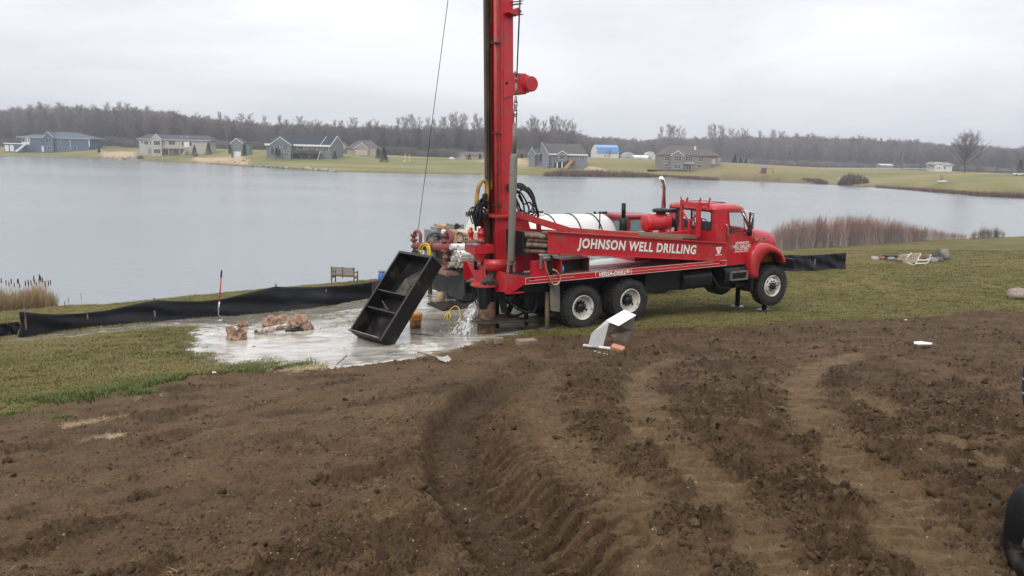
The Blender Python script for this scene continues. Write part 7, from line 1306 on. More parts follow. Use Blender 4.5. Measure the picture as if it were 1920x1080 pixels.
# grey-blue house
z_ = Z(980, 255, 9.6); h = House(1050, 315, 355, 'grey-blue new lake house with a steep gable and wooden stairs', wallm('grey_blue_siding', (.17, .19, .21)), shb('grey_brown_shingle', (.085, .078, .072)))
h.box(1028.4, 1100, 288.8, 315, 0, 11, bury=2.5); h.box(1016, 1028.4, 288.5, 312, -2.5, 6, bury=2.5); h.gable(1011.5, 1028, 288.5, 1015.6, 267.6, -2.5, 9)
h.box(992, 1003, 287.6, 304, -3, 5, bury=2.5); h.gable(991.5, 1003.3, 287.8, 996.6, 277.2, -3, 6); h.box(1003, 1016, 288.3, 307, -.5, 6, bury=2.5); h.hip(1000, 1030, 288.2, 1003, 1030, 279, -.9, 8)
a, b, c, d = h.p(1027, 289), h.p(1102.3, 289.6), h.p(1019.6, 268.3), h.p(1089.5, 269.6); q = MB(); q.add([(a[0], -.6, a[1]), (b[0], -.6, b[1]), (d[0], 6, d[1]), (c[0], 6, c[1]), (a[0], 12, a[1]), (b[0], 12, b[1])], [(0, 1, 2, 3), (3, 2, 5, 4), (1, 5, 2), (0, 3, 4)]); q.build('roof', h.r, h.root); q = MB(); q.box((a[0], -.7, a[1] - .3), (b[0], -.62, b[1] - .0)); q.build('fascia', trimw, h.root)
h.box(1045, 1063, 289, 303.5, -1.5, 0); h.gable(1045, 1063, 289, 1054, 283.2, -1.5, 4)
W(h, 655, 757, 333, 428, 3, 1, z_, -1.5)
for a in ((868, 897, 355, 408, 1, 1), (1022, 1108, 358, 428, 2, 2), (473, 532, 473, 532, 2, 1), (885, 938, 480, 547, 2, 1)): W(h, *a, z=z_)
a, b = z_(565, 475), z_(780, 575); h.box(a[0], b[0], a[1], b[1], -.14, -.02, 'recess_shade', paned)  # porch recess is a flat panel, its shade put into the dark colour
for x in (610, 700): a, b = z_(x, 470), z_(x + 14, 578); h.box(a[0], b[0], a[1], b[1], -1.4, -1.1, 'porch_post', trimw)
newwood = mat('new_wood', (.42, .27, .14), .8, var=.1); q = MB(); p0, p1 = h.p(*z_(900, 425)), h.p(*z_(740, 590)); q.prism([(p0[0] - 1.0, p0[1]), (p0[0] + .6, p0[1]), (p1[0] + .9, p1[1]), (p1[0] - .7, p1[1])], -3.0, -2.8); q.build('stairs', newwood, h.root); a, b = z_(800, 425), z_(935, 440); h.box(a[0], b[0], a[1], b[1], -3, 0, 'stair_landing', newwood)
# blue-roofed barn
z_ = Z(980, 255, 9.6); h = House(1134, 302, 600, 'white barn with a bright blue gambrel roof', wallm('white_barn_siding', (.60, .60, .57)), mat('blue_metal_roof', (.07, .20, .46), .5, var=.06), 'barn', 'barn')
P = [h.p(*z_(x, y)) for x, y in ((1228, 430), (1228, 275), (1280, 165), (1310, 152), (1345, 300), (1345, 430))]; h.box(1119, 1159.7, 285, 302, 0, 10, bury=2)
q = MB(); q.prism([(p[0], p[1]) for p in P], -.3, .1); q.build('end_wall', h.w, h.root); tl_, tr_, ml, mr, bl, br_ = [h.p(*z_(x, y)) for x, y in ((1300, 155), (1712, 162), (1322, 200), (1728, 205), (1340, 300), (1736, 303))]
q = MB(); q.add([(bl[0], -.8, bl[1]), (br_[0], -.8, br_[1]), (mr[0], .8, mr[1]), (ml[0], .8, ml[1])], [(0, 1, 2, 3)]); q.build('lower_roof', h.r, h.root)
q = MB(); q.add([(ml[0], .8, ml[1]), (mr[0], .8, mr[1]), (tr_[0], 5, tr_[1]), (tl_[0], 5, tl_[1]), (bl[0], 10, bl[1]), (br_[0], 10, br_[1])], [(0, 1, 2, 3), (3, 2, 5, 4)]); q.build('upper_roof', mat('pale_blue_metal_roof', (.16, .32, .56), .4, var=.06), h.root); W(h, 1468, 1497, 343, 372, 1, 1, z_)
def shed(px0, px1, pyt, pyb, D, label, wm, rm, arch=False):
    h = House((px0 + px1) / 2, pyb, D, label, wm, rm, 'shed', 'shed'); a, b = h.p(px0, pyt), h.p(px1, pyb); q = MB()
    if arch: n_ = 12; q.prism([(b[0], b[1] - 1)] + [((a[0] + b[0]) / 2 + (b[0] - a[0]) / 2 * math.cos(math.pi * k / n_), b[1] + (a[1] - b[1]) * math.sin(math.pi * k / n_) ** .8) for k in range(n_ + 1)] + [(a[0], b[1] - 1)], 0, 10); q.build('shell', wm, h.root)
    else:
        mid = b[1] + (a[1] - b[1]) * .55; q.box((a[0], 0, b[1] - 1), (b[0], 8, mid)); q.build('wall', wm, h.root); q = MB(); q.add([(a[0] - .3, -.3, mid), (b[0] + .3, -.3, mid), (b[0] + .3, 4, a[1]), (a[0] - .3, 4, a[1]), (a[0] - .3, 8.3, mid), (b[0] + .3, 8.3, mid)], [(0, 1, 2, 3), (3, 2, 5, 4), (0, 3, 4), (1, 5, 2)]); q.build('roof', rm, h.root)
    q = MB(); q.box((a[0] + (b[0] - a[0]) * .35, -.1, b[1] - .5), (a[0] + (b[0] - a[0]) * .6, -.02, b[1] + (a[1] - b[1]) * .4)); q.build('door', greyb, h.root)
wb = wallm('white_barn_siding', None); shed(1166, 1191, 284.5, 300, 620, 'grey domed shed right of the blue-roofed barn', mat('pale_grey_shell', (.36, .37, .37), .7), wb, True); shed(1189, 1215, 290.5, 301, 600, 'low white shed between two domed sheds', wb, trimw); shed(1209, 1230, 284, 301, 640, 'whitish domed shed left of the stone-coloured house', mat('whitish_shell', (.48, .49, .49), .7), wb, True)
shed(1653, 1675, 307, 314, 520, 'small shed with a silvery roof beside the road', greyb, mat('silver_roof', (.45, .46, .47), .4))
# stone-coloured house
z_ = Z(1220, 260, 12.8); h = House(1290, 320, 360, 'stone-coloured two-storey house with a hipped brown roof', wallm('stone_cladding', (.20, .175, .16)), shb('warm_brown_shingle', (.105, .088, .074)))
h.box(1237.5, 1332, 291, 319.5, 0, 12, bury=3); h.box(1257, 1281, 291, 319.5, -1.5, 0, bury=3); h.gable(1257, 1281, 291.3, 1269.7, 282.8, -1.5, 6); h.hip(1236.5, 1336, 291.3, 1263.5, 1305.5, 272.4, -.7, 14, fascia=False); h.box(1332, 1353, 292.3, 310, 3, 12, bury=3); h.hip(1313, 1355, 292.2, 1318, 1336, 278.8, 2.3, 13, fascia=False)
for a in ((335, 443, 422, 527, 2, 2), (842, 1008, 427, 537, 3, 2), (1143, 1268, 425, 548, 2, 2), (325, 432, 598, 667, 2, 1), (1108, 1222, 618, 692, 2, 1), (855, 972, 618, 757, 2, 1)): W(h, *a, z=z_)
W(h, 543, 717, 415, 537, 3, 2, z_, -1.5); W(h, 533, 697, 617, 717, 3, 2, z_, -1.5)
a, b = z_(775, 578), z_(1038, 600); h.box(a[0], b[0], a[1], b[1], -1.0, 0, 'balcony_slab', trimw); a, b = z_(1470, 490), z_(1582, 618); h.box(a[0], b[0], a[1], b[1], 2.85, 2.97, 'garage_door', mat('pinkish_door', (.50, .44, .43), .7)); a, b = z_(1070, 180), z_(1102, 272); h.box(a[0], b[0], a[1], b[1], 1.2, 1.6, 'chimney_pipe', trimw)
a, b = z_(1648, 420), z_(1705, 625); h.box(a[0], b[0], a[1], b[1], 2.8, 2.95, 'corner_panel', wallm('grey_corner', (.25, .26, .26)))
q = MB(); a, b = h.p(1211, 319.8), h.p(1310, 322.8); o = Vector(at(1260, 321, 357)); q.box((-11, -.05, -.4), (11, .05, .45)); o2 = q.build('silt_barrier', fab); place(o2, o, 0, 'low black silt barrier along the foot of the stone-coloured house', 'barrier')
# white farmhouse at the right
z_ = Z(1640, 240, 6.857); h = House(1765, 318, 400, 'white farmhouse with a low gable beside the big oak', wb, shb('pale_shingle', (.20, .20, .20))); h.box(1754, 1768, 308, 318, 0, 8, bury=1.5); h.gable(1750, 1768, 308.3, 1757.5, 304.2, 0, 8); h.box(1768, 1789, 309, 318, 2, 8, bury=1.5); h.hip(1766, 1792, 309, 1768, 1789, 304.2, 1.4, 9); 
for a in ((798, 808, 500, 528, 1, 1), (826, 842, 500, 528, 1, 1), (915, 940, 500, 528, 1, 1)): W(h, *a, z=z_, y=0 if a[0] < 900 else 2)
# play set, boat, dock, pole, cars
p = Vector(at(1433, 326, 325)); r = empty('play_set', p, 0, 'small play tower with purple roof and green slide on the far lawn', 'play set')
for nm, a, b, c in (('tower', (-.9, 0, 0), (.9, 1.6, 2.3), (.16, .05, .05)), ('play_roof', (-1.1, -.1, 2.4), (1.1, 1.8, 3.2), (.22, .2, .42))): q = MB(); q.box(a, b, .25 if nm == 'play_roof' else 0); q.build(nm, mat(nm + '_paint', c, .6), r)
q = MB(); q.prism([(-2.3, 0), (-1.9, 0), (-.7, 1.7), (-1.0, 1.7)], .3, .9); q.build('slide', mat('green_plastic', (.06, .2, .13), .4), r)
q = MB(); q.beam((.9, .8, 2.1), (3.4, .8, 2.1), .1, .1); q.beam((3.4, .8, 2.1), (3.9, .1, 0), .09, .09); q.beam((3.4, .8, 2.1), (3.9, 1.5, 0), .09, .09); q.build('swing_beam', mat('tower_paint', None), r)
p = Vector(at(1765, 347, 246)); p.z = G(p.x, p.y) + .1; q = MB(); secs = [(-2.2, .05, .25), (-1.6, .35, .1), (-.5, .5, .0), (1, .5, .0), (1.9, .4, .05)]; vs = []
for x, w_, z in secs: vs += [(x, -w_, .45), (x, -w_ * .6, z), (x, w_ * .6, z), (x, w_, .45)]
q.add(vs, [(i * 4 + j, i * 4 + j + 1, i * 4 + 5 + j, i * 4 + 4 + j) for i in range(4) for j in range(3)] + [(16, 17, 18, 19)]); o = q.build('rowing_boat', mat('boat_white', (.66, .66, .64), .4)); o.modifiers.new('t', 'SOLIDIFY').thickness = .05; place(o, p, .5, 'small white boat pulled up on the right-hand bank', 'boat'); o.rotation_euler = (.5, -.05, .45)
p = Vector(at(1578, 333, 302)); p.z = G(p.x, p.y); r = empty('boat_dock', p, 0, 'small dock with a post sticking out beside the dark shore bush', 'dock'); q = MB(); q.box((-1.4, -1, .55), (1.8, 1, .7)); q.build('dock_deck', greyb, r)
for x in (-1.3, 0, 1.5): q = MB(); q.cyl((x, -.8, -.5), (x, -.8, 1.9 if x < -1 else .9), .06, 6); q.build('dock_post', trimw, r)
p = Vector(at(1690, 318, 430)); p.z = G(p.x, p.y); r = empty('utility_pole', p, 0, 'tall wooden utility pole beside the road', 'utility pole'); q = MB(); q.cyl((0, 0, -.5), (0, 0, 9.6), .2, 8, .14); q.build('pole', wood, r); q = MB(); q.box((-1.1, -.08, 8.9), (1.1, .08, 9.1)); q.build('crossarm', wood, r)
p = Vector(at(1910, 329.5, 300)); r = empty('parked_car', p, 0, 'small white car passing at the far right edge of the field', 'car'); q = MB(); q.box((-1.9, -.8, .3), (1.9, .8, .85)); q.build('body', white, r, .15); q = MB(); q.box((-1.1, -.7, .85), (1.0, .7, 1.35), .2); q.build('windows', paned, r, .05)
for x in (-1.2, 1.2):
    for y in (-.8, .62): q = MB(); q.cyl((x, y, .33), (x, y + .18, .33), .33, 12); q.build('wheel', rubber, r)
# road with guard rail
rp = [ground_at(px, py)[:2] for px, py in ((1560, 318.2), (1700, 318.8), (1800, 322))]; q = MB(); a = at(1500, 317.2, 430); b = at(1745, 319.2, 430); a[2] = G(a[0], a[1]) + .1; b[2] = G(b[0], b[1]) + .1
gr_o = Vector(a); r = empty('guard_rail', gr_o, 0, 'long pale guard rail along the road across the fields', 'guard rail'); q = MB(); q.beam((0, 0, .7), Vector(b) - gr_o + Vector((0, 0, .7)), .1, .5); q.build('rail', mat('pale_rail', (.42, .43, .43), .5), r)
for i in range(14): pp = Vector(a).lerp(Vector(b), i / 13) - gr_o; q = MB(); q.box((pp.x - .1, pp.y + .1, pp.z - 1), (pp.x + .1, pp.y + .3, pp.z + .7)); q.build('post', wood, r)
# ------------------------------------------------------------------ shore thickets, reeds, boulders
def stem_proto(seed, n, H, spread, w, side=4, name='thicket_stems', m_=None):
    rg = random.Random(seed); q = MB()
    for i in range(n):
        a, r0 = rg.uniform(0, 6.28), rg.uniform(0, spread); p = Vector((r0 * math.cos(a), r0 * math.sin(a), 0)); h = H * rg.uniform(.6, 1.05); e = p + Vector((rg.gauss(0, .10) * H, rg.gauss(0, .10) * H, h)); wv = Vector((rg.uniform(-1, 1), rg.uniform(-1, 1), 0)).normalized() * w; mid = p.lerp(e, .5) + Vector((rg.uniform(-.06, .06), rg.uniform(-.06, .06), 0))
        q.add([p - wv, p + wv, mid + wv * .7, mid - wv * .7, e], [(0, 1, 2, 3), (3, 2, 4)])
        for j in range(side):
            s = mid.lerp(e, rg.uniform(-.4, .7)); e2 = s + Vector((rg.uniform(-.2, .2), rg.uniform(-.2, .2), H * rg.uniform(.12, .3))); q.add([s - wv * .45, s + wv * .45, e2], [(0, 1, 2)])
    return fin(q, name, m_, H)
redtw = twig_mat('red_stem_shrub', (.34, .30, .28), (.26, .14, .115), .4); brtw = twig_mat('brown_shore_brush', (.13, .09, .065), (.21, .14, .105), .25); dktw = twig_mat('dark_shore_brush', (.10, .08, .068), (.17, .135, .115), .25); tanr = twig_mat('tan_reeds', (.22, .15, .075), (.38, .28, .17), .25)
def strip_scatter(name, base, tops, n, depth, protos, H, label, D=None, seed=1, near=True, wx=1.):
    rg = random.Random(seed); P, Rr, S, I = [], [], [], []
    for i in range(n):
        px = rg.uniform(base[0][0], base[-1][0]); by = np.interp(px, [b[0] for b in base], [b[1] for b in base]); ty = np.interp(px, [b[0] for b in tops], [b[1] for b in tops])
        if D is None: g_ = onz(px, by, np.interp(px, [b[0] for b in base], [b[2] for b in base])); y = g_[1] + rg.uniform(0, depth); x = g_[0] / g_[1] * y
        else: y = (D(px) if callable(D) else D) + rg.uniform(-depth, 0); x = ray(px, by)[0] / ray(px, by)[1] * y
        z = G(x, y) - .05; h = at(px, ty, y)[2] - z
        h = h * rg.uniform(.72, 1.05); 
        if h < .15: continue
        P.append((x, y, z)); Rr.append((0, 0, rg.uniform(0, 6.28))); k = h / H; S.append((k * wx, k * wx, k)); I.append(rg.randrange(len(protos)))
    return scatter(name, P, Rr, S, I, protos, label=label)
TH = [stem_proto(60 + i, 16, 2.4, .5, .013, 6, m_=redtw) for i in range(3)]
strip_scatter('shrub_thicket', [(1448, 474, .35), (1500, 470.5, .35), (1560, 467.5, .35), (1640, 462, .35), (1700, 458, .35), (1760, 453, .35), (1812, 451, .35)], [(1448, 424), (1470, 412), (1500, 406), (1560, 401), (1620, 401), (1665, 409), (1700, 416), (1750, 426), (1790, 434), (1812, 438)], 440, 4.5, TH, 2.4, 'long thicket of bare red-tipped shrub stems on the near shore right of the truck')
strip_scatter('bare_shore_shrub', [(1818, 452, .35), (1850, 450, .35), (1884, 448.5, .35)], [(1818, 432), (1840, 421), (1866, 420), (1884, 432)], 46, 3, [stem_proto(70, 14, 2.4, .4, .012, 8, m_=brtw)], 2.4, 'bare brown shrub at the right end of the near shore thicket', seed=2)
BR = [stem_proto(80 + i, 14, 2., .8, .05, 4, m_=brtw) for i in range(2)]
strip_scatter('shore_brush', [(1020, 326), (1100, 328.5), (1200, 331), (1345, 335)], [(1020, 322), (1045, 317), (1090, 316), (1150, 318.5), (1200, 321), (1240, 326), (1290, 328), (1345, 331)], 700, 9, BR, 2., 'reddish-brown brush along the shore below the two new houses', D=lambda px: np.interp(px, [1020, 1200, 1345], [322, 352, 329]), seed=3, wx=1.3)
strip_scatter('shore_brush', [(1460, 340), (1550, 343)], [(1460, 337), (1500, 332.5), (1530, 332), (1550, 338)], 160, 5, BR, 2., 'low brown brush at the waterline left of the little dock', D=lambda px: np.interp(px, [1460, 1550], [335, 302]), seed=4, wx=1.4)
strip_scatter('dark_shore_bush', [(1572, 343), (1630, 346)], [(1572, 338), (1583, 325), (1600, 319), (1617, 327), (1630, 341)], 46, 5, [stem_proto(90, 18, 2., .9, .045, 6, m_=dktw)], 2., 'dense dark bare bush at the waterline beside the little dock', D=lambda px: np.interp(px, [1574, 1628], [294, 290]), seed=5, wx=1.1)
strip_scatter('bank_reeds', [(1640, 350), (1750, 357), (1830, 364), (1960, 371)], [(1640, 346), (1750, 352), (1830, 357), (1960, 361)], 500, 4, BR, 2., 'brown reeds along the right-hand far bank', D=lambda px: onz(px, np.interp(px, [1640, 1700, 1830, 1960], [351.5, 356, 367.5, 374]))[1] + 4, seed=6, wx=1.2)
strip_scatter('grey_shrub', [(256, 300), (272, 301)], [(256, 296), (264, 289), (272, 296)], 16, 3, [stem_proto(91, 20, 2., .8, .05, 6, m_=twigm)], 2., 'round grey shrub at the shore below the cream house', D=447, seed=7)
# boulders along the far shore
bld = [rock_mesh(50 + i, 2, .75, .3) for i in range(4)]
for i, me in enumerate(bld): me.materials.append(stones[(1, 4, 0, 3)[i]])
rg = random.Random(21)
def boulders(n, px0, px1, y0, y1, D0, D1, s0, s1, label, grp):
    first = {}
    for i in range(n):
        t = (i + rg.random()) / n; px = px0 + (px1 - px0) * t; k = rg.randrange(4); D = D0 + (D1 - D0) * t + rg.uniform(-3, 3); x = ray(px, 310)[0] / ray(px, 310)[1] * D; s_ = rg.uniform(s0, s1) * (1.5 if rg.random() < .12 else 1)
        if k in first: o = first[k].copy(); COL.objects.link(o)
        else: o = link('boulder', bld[k]); first[k] = o
        o.location = (x, D, G(x, D) + s_ * .25); o.scale = (s_, s_ * .9, s_ * rg.uniform(.7, 1)); o.rotation_euler = (0, 0, rg.uniform(0, 6)); tag(o, label, 'boulder', grp)
boulders(64, 474, 640, 0, 0, 345, 288, .35, .85, 'grey boulder in the stone edging below the dark-roofed house', 'boulders edging the shore below the dark-roofed house')
boulders(16, 745, 815, 0, 0, 294, 290, .25, .5, 'small pale stone on the shore left of the steel cable', 'stones on the shore left of the cable'); boulders(18, 362, 470, 0, 0, 404, 362, .3, .6, 'small stone in the row above the beach by the grey garage', 'stones above the beach by the grey garage')
boulders(22, 224, 260, 0, 0, 452, 448, .6, 1.2, 'dark boulder in the rock pile left of the cream house', 'boulders in the rock pile left of the cream house')
for px, py0, py1, lb in ((757, 301, 311, 'white post on the far lawn left of its dark bush'), (760, 288, 305, 'thin left pole of the goal frame on the far lawn'), (768, 289, 304, 'thin right pole of the goal frame on the far lawn')):
    b = Vector(at(px, py1, 385)); b.z = min(b.z, G(b.x, b.y)); t = Vector(at(px, py0, 385)); q = MB(); r_ = .35 if px == 757 else .09; q.box((-r_, -.1, 0), (r_, .1, t.z - b.z)); o = q.build('lawn_post', trimw); place(o, b, 0, lb, 'post')
# cattails at the left
caw = [stem_proto(95 + i, 26, 1.2, .28, .010, 3, m_=tanr) for i in range(2)]
P, Rr, S, I = [], [], [], []
for i in range(230):
    px = rg.uniform(-60, 100); g_ = onz(px, rg.uniform(583, 598) - px * .12, .05); s_ = rg.uniform(.6, 1.05) * (1 if px > 42 or px < 25 else .8) * (1.0 if px < 88 else .75); P.append((g_[0], g_[1], -.05)); Rr.append((rg.uniform(-.15, .15), rg.uniform(-.15, .15), rg.uniform(0, 6))); S.append((s_ * 1.1, s_ * 1.1, s_)); I.append(rg.randrange(2))
scatter('cattail_leaves', P, Rr, S, I, caw, label='tan dried cattail leaves massed at the left shore')
stm = MB(); stm.cyl((0, 0, 0), (.03, 0, 1.5), .009, 5); stm = stm.mesh('stalk'); stm.materials.append(mat('tan_stalk', (.34, .25, .14), .8)); hdm = MB(); hdm.tube([(.026, 0, 1.42), (.028, 0, 1.45), (.032, 0, 1.64), (.033, 0, 1.67)], [.006, .024, .024, .006], 6); hdm = hdm.mesh('seed_head'); hdm.materials.append(mat('cattail_brown', (.075, .045, .028), .9))
for i, (px, py) in enumerate([(-6, 524), (1, 521), (10, 525), (15, 527), (22, 522), (31, 523), (35, 522), (38, 531), (46, 526), (51, 524), (54, 529), (58, 525), (62, 517), (63, 524), (67, 528), (72, 514), (74, 522), (77, 517), (80, 520), (83, 529), (85, 526), (90, 526), (94, 525), (-14, 520), (-22, 524), (27, 530)]):
    Dy = onz(px, 588)[1] + rg.uniform(-.5, .5); t = Vector(at(px, py, Dy)); r = empty('cattail', (t.x, t.y, -.05), rg.uniform(0, 6), 'brown-headed cattail standing over the dried leaves at the left shore', 'cattail', 'cattails at the left shore'); k = (t.z + .05) / 1.67
    for me in (stm, hdm): o = link(me.name, me, None, r); o.scale = (k, k, k)

# ------------------------------------------------------------------ grass, weeds, clods, straw and pebbles near the camera
def blades(seed, n, h, spread, w, m_, bend=.5):
    rg = random.Random(seed); q = MB()
    for i in range(n):
        a, r0, az = rg.uniform(0, 6.28), spread * rg.random() ** .6, rg.uniform(0, 6.28); p = Vector((r0 * math.cos(a), r0 * math.sin(a), -.01)); d = Vector((math.cos(az), math.sin(az), 0)); s_ = Vector((-d.y, d.x, 0)) * w * .5; hh = h * rg.uniform(.5, 1.15); m1 = p + d * hh * bend * .3 + Vector((0, 0, hh * .6)); e = p + d * hh * bend + Vector((0, 0, hh))
        q.add([p - s_, p + s_, m1 + s_ * .7, m1 - s_ * .7, e], [(0, 1, 2, 3), (3, 2, 4)])
    return fin(q, 'grass_tuft', m_, h)
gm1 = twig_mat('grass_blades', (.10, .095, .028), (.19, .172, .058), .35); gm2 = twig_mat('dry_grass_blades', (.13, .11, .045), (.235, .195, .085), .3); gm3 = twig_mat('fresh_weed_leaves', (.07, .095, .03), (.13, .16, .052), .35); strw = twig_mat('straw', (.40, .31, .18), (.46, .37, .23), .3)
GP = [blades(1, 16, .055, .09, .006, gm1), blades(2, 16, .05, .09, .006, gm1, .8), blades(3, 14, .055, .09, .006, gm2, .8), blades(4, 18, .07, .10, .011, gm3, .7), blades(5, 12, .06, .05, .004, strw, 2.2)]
rn = np.random.RandomState(8); N = 150000; th = np.radians(rn.uniform(-36, 36, N)); rrr = 1 / (1 / 7. - rn.rand(N) * (1 / 7. - 1 / 58.)); X, Y = rrr * np.sin(th), rrr * np.cos(th); dd, ss = zones(X, Y); lk = -poly_sd(X, Y, LAKE); keepm = (dd < .35) & (ss < -.05) & (lk > .2)
# a few tufts standing in the shallow slurry
isl = (dd < .3) & (ss > -.05) & (fbm(X * 1.7 + 9, Y * 1.7, 3) > .63) & (lk > .5); keepm |= isl
X, Y, rrr = X[keepm], Y[keepm], rrr[keepm]; dd = dd[keepm]; relg = relief(X, Y, dd, ss[keepm])[0]; Zg = base_h(X, Y) + np.where(rrr < 40, relg, 0)
dryn = fbm(X * .35, Y * .35, 4) + .25 * (fbm(X * 2, Y * 2, 2) - .5); kind = np.where(dryn + rn.uniform(-.22, .22, len(X)) > .58, 2, rn.randint(0, 2, len(X)))
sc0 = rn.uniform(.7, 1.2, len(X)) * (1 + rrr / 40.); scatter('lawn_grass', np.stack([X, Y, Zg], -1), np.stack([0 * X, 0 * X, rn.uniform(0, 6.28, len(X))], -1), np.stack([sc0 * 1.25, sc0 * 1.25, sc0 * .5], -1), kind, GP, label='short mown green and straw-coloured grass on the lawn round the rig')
# weeds and straw along the edge of the ploughed ground
P, Rr, S, I = [], [], [], []
edge = [ground_at(px, py) for px, py in ((0, 780), (60, 762), (120, 748), (200, 733), (260, 722), (300, 712), (350, 704), (400, 697), (450, 692), (520, 688), (560, 688))]
for i in range(1000):
    t = rn.rand() * (len(edge) - 1); k = int(t); p = edge[k] * (1 - t + k) + edge[min(k + 1, len(edge) - 1)] * (t - k); x, y = p[0] + rn.normal(0, .3), p[1] + rn.normal(.15, .28)
    if fbm(np.array([x * 1.3]), np.array([y * 1.3]), 2)[0] < .45: continue
    s_ = rn.uniform(.6, 1.5); P.append((x, y, G(x, y))); Rr.append((0, 0, rn.uniform(0, 6.28))); S.append((s_, s_, s_)); I.append(3 if rn.rand() < .8 else 2)
for cx_, cy_, n_, rad, kk in ((262, 737, 70, .12, 3), (185, 790, 26, .13, 4), (205, 822, 18, .10, 4), (565, 693, 130, .28, 4), (600, 692, 60, .3, 4), (262, 712, 60, .12, 2), (300, 745, 16, .15, 4), (130, 800, 20, .1, 4), (120, 785, 16, .1, 3)):
    c = ground_at(cx_, cy_)
    for i in range(n_): x, y = c[0] + rn.normal(0, rad), c[1] + rn.normal(0, rad); s_ = rn.uniform(.5, 1.1); P.append((x, y, G(x, y) + .01)); Rr.append((rn.uniform(-.3, .3), rn.uniform(-.3, .3), rn.uniform(0, 6.28))); S.append((s_, s_, s_ * (1 if kk != 4 else .6))); I.append(kk)
scatter('edge_weeds', P, Rr, S, I, GP, label='green weeds and straw tufts along the edge of the bare soil')
# clods, pebbles, straw
def clod_mat(name, c, var):
    m, n, l, b = new_mat(name); oi = n.new('ShaderNodeObjectInfo'); hs = n.new('ShaderNodeHueSaturation'); mr = n.new('ShaderNodeMapRange'); l.new(oi.outputs['Random'], mr.inputs[0]); mr.inputs[3].default_value = 1 - var; mr.inputs[4].default_value = 1 + var; l.new(mr.outputs[0], hs.inputs['Value']); hs.inputs['Color'].default_value = list(c) + [1]; l.new(hs.outputs[0], b.inputs['Base Color']); b.inputs['Roughness'].default_value = .95; b.inputs['Specular IOR Level'].default_value = .2; return m
CL = []
for i in range(6):
    me = rock_mesh(200 + i, 2, .85, .55); me.polygons.foreach_set('use_smooth', [i % 2 == 0] * len(me.polygons)); me.materials.append(clod_mat('soil_clod', (.064, .040, .021), .4)) if i == 0 else me.materials.append(CL[0].materials[0]); CL.append(me)
pm_ = rock_mesh(300, 1, .7, .2); pm_.materials.append(clod_mat('pebble', (.26, .215, .155), .4)); CL.append(pm_)
N = 200000; th = np.radians(rn.uniform(-37, 37, N)); rrr = 1 / (1 / 2.4 - rn.rand(N) * (1 / 2.4 - 1 / 22.)); X, Y = rrr * np.sin(th), rrr * np.cos(th); dd, ss = zones(X, Y); rel_, pk_, ro_ = relief(X, Y, dd, ss)
pr = np.clip((ro_ - .22) * .55, .05, .8) * (1 - .8 * pk_) * (.12 + 1.5 * sstep(.42, .66, fbm(X * 3.1, Y * 3.1, 3))); k = (dd > .6) & (rn.rand(N) < pr)
X, Y, rrr, rel_, ro_ = X[k], Y[k], rrr[k], rel_[k], ro_[k]; Zc = base_h(X, Y) + rel_; sz = (.003 + .008 * rn.rand(len(X)) ** 6 * np.clip(ro_ + .2, .3, 1.5) + .016 * (rn.rand(len(X)) > .988)) * (1 + rrr / 16.)
scatter('soil_clods', np.stack([X, Y, Zc - sz * .1], -1), rn.uniform(0, 6.28, (len(X), 3)), np.stack([sz * rn.uniform(.8, 1.7, len(X)), sz * rn.uniform(.8, 1.4, len(X)), sz], -1), rn.randint(0, 6, len(X)), CL, label='crumbly brown clods strewn over the ploughed soil')
N = 4500; th = np.radians(rn.uniform(-37, 37, N)); rrr = 1 / (1 / 2.4 - rn.rand(N) * (1 / 2.4 - 1 / 20.)); X, Y = rrr * np.sin(th), rrr * np.cos(th); dd, ss = zones(X, Y); rel_, pk_, ro_ = relief(X, Y, dd, ss); k = dd > .7; X, Y, rrr, rel_ = X[k], Y[k], rrr[k], rel_[k]
sz = (.0015 + .004 * rn.rand(len(X)) ** 5) * (1 + rrr / 8.); scatter('pebbles', np.stack([X, Y, base_h(X, Y) + rel_ + sz * .3], -1), rn.uniform(0, 6.28, (len(X), 3)), np.stack([sz, sz, sz * .7], -1), np.full(len(X), 6), CL, label='small pale pebbles scattered in the soil')
N = 420; th = np.radians(rn.uniform(-37, 30, N)); rrr = 1 / (1 / 2.6 - rn.rand(N) * (1 / 2.6 - 1 / 16.)); X, Y = rrr * np.sin(th), rrr * np.cos(th); dd, ss = zones(X, Y); rel_ = relief(X, Y, dd, ss)[0]; k = dd > .7; X, Y, rel_ = X[k], Y[k], rel_[k]; sz = rn.uniform(.25, 1., len(X))
sb = [blades(400 + i, 1 + i, .035, .03, .003, strw, 2.) for i in range(3)]; scatter('straw_bits', np.stack([X, Y, base_h(X, Y) + rel_ + .002], -1), np.stack([rn.uniform(-.5, .5, len(X)), rn.uniform(-.5, .5, len(X)), rn.uniform(0, 6.28, len(X))], -1), np.stack([sz, sz, sz * .3], -1), rn.randint(0, 3, len(X)), sb, label='pale bits of straw lying on the soil')

# ------------------------------------------------------------------ person at the right edge
def skin(name, verts, edges, radii, m_, parent, loc=(0, 0, 0), sub=2):
    bm = bmesh.new(); ly = bm.verts.layers.skin.verify(); vs = [bm.verts.new(v) for v in verts]; [bm.edges.new((vs[i], vs[j])) for i, j in edges]
    for i, r in enumerate(radii): vs[i][ly].radius = r if hasattr(r, '__len__') else (r, r)
    vs[0][ly].use_root = True; me = bpy.data.meshes.new(name); bm.to_mesh(me); bm.free(); o = link(name, me, m_, parent); o.location = loc; sk = o.modifiers.new('skin', 'SKIN'); sk.use_smooth_shade = True; sb_ = o.modifiers.new('sub', 'SUBSURF'); sb_.levels = sub; sb_.render_levels = sub; return o
px_ = at(2035, 1000, 3.45)[0]; py_ = 3.45; pz = G(px_, py_); per = empty('person', (px_, py_, pz), 0, 'person cut off by the right picture edge, navy striped sleeve and black rubber boot', 'person')
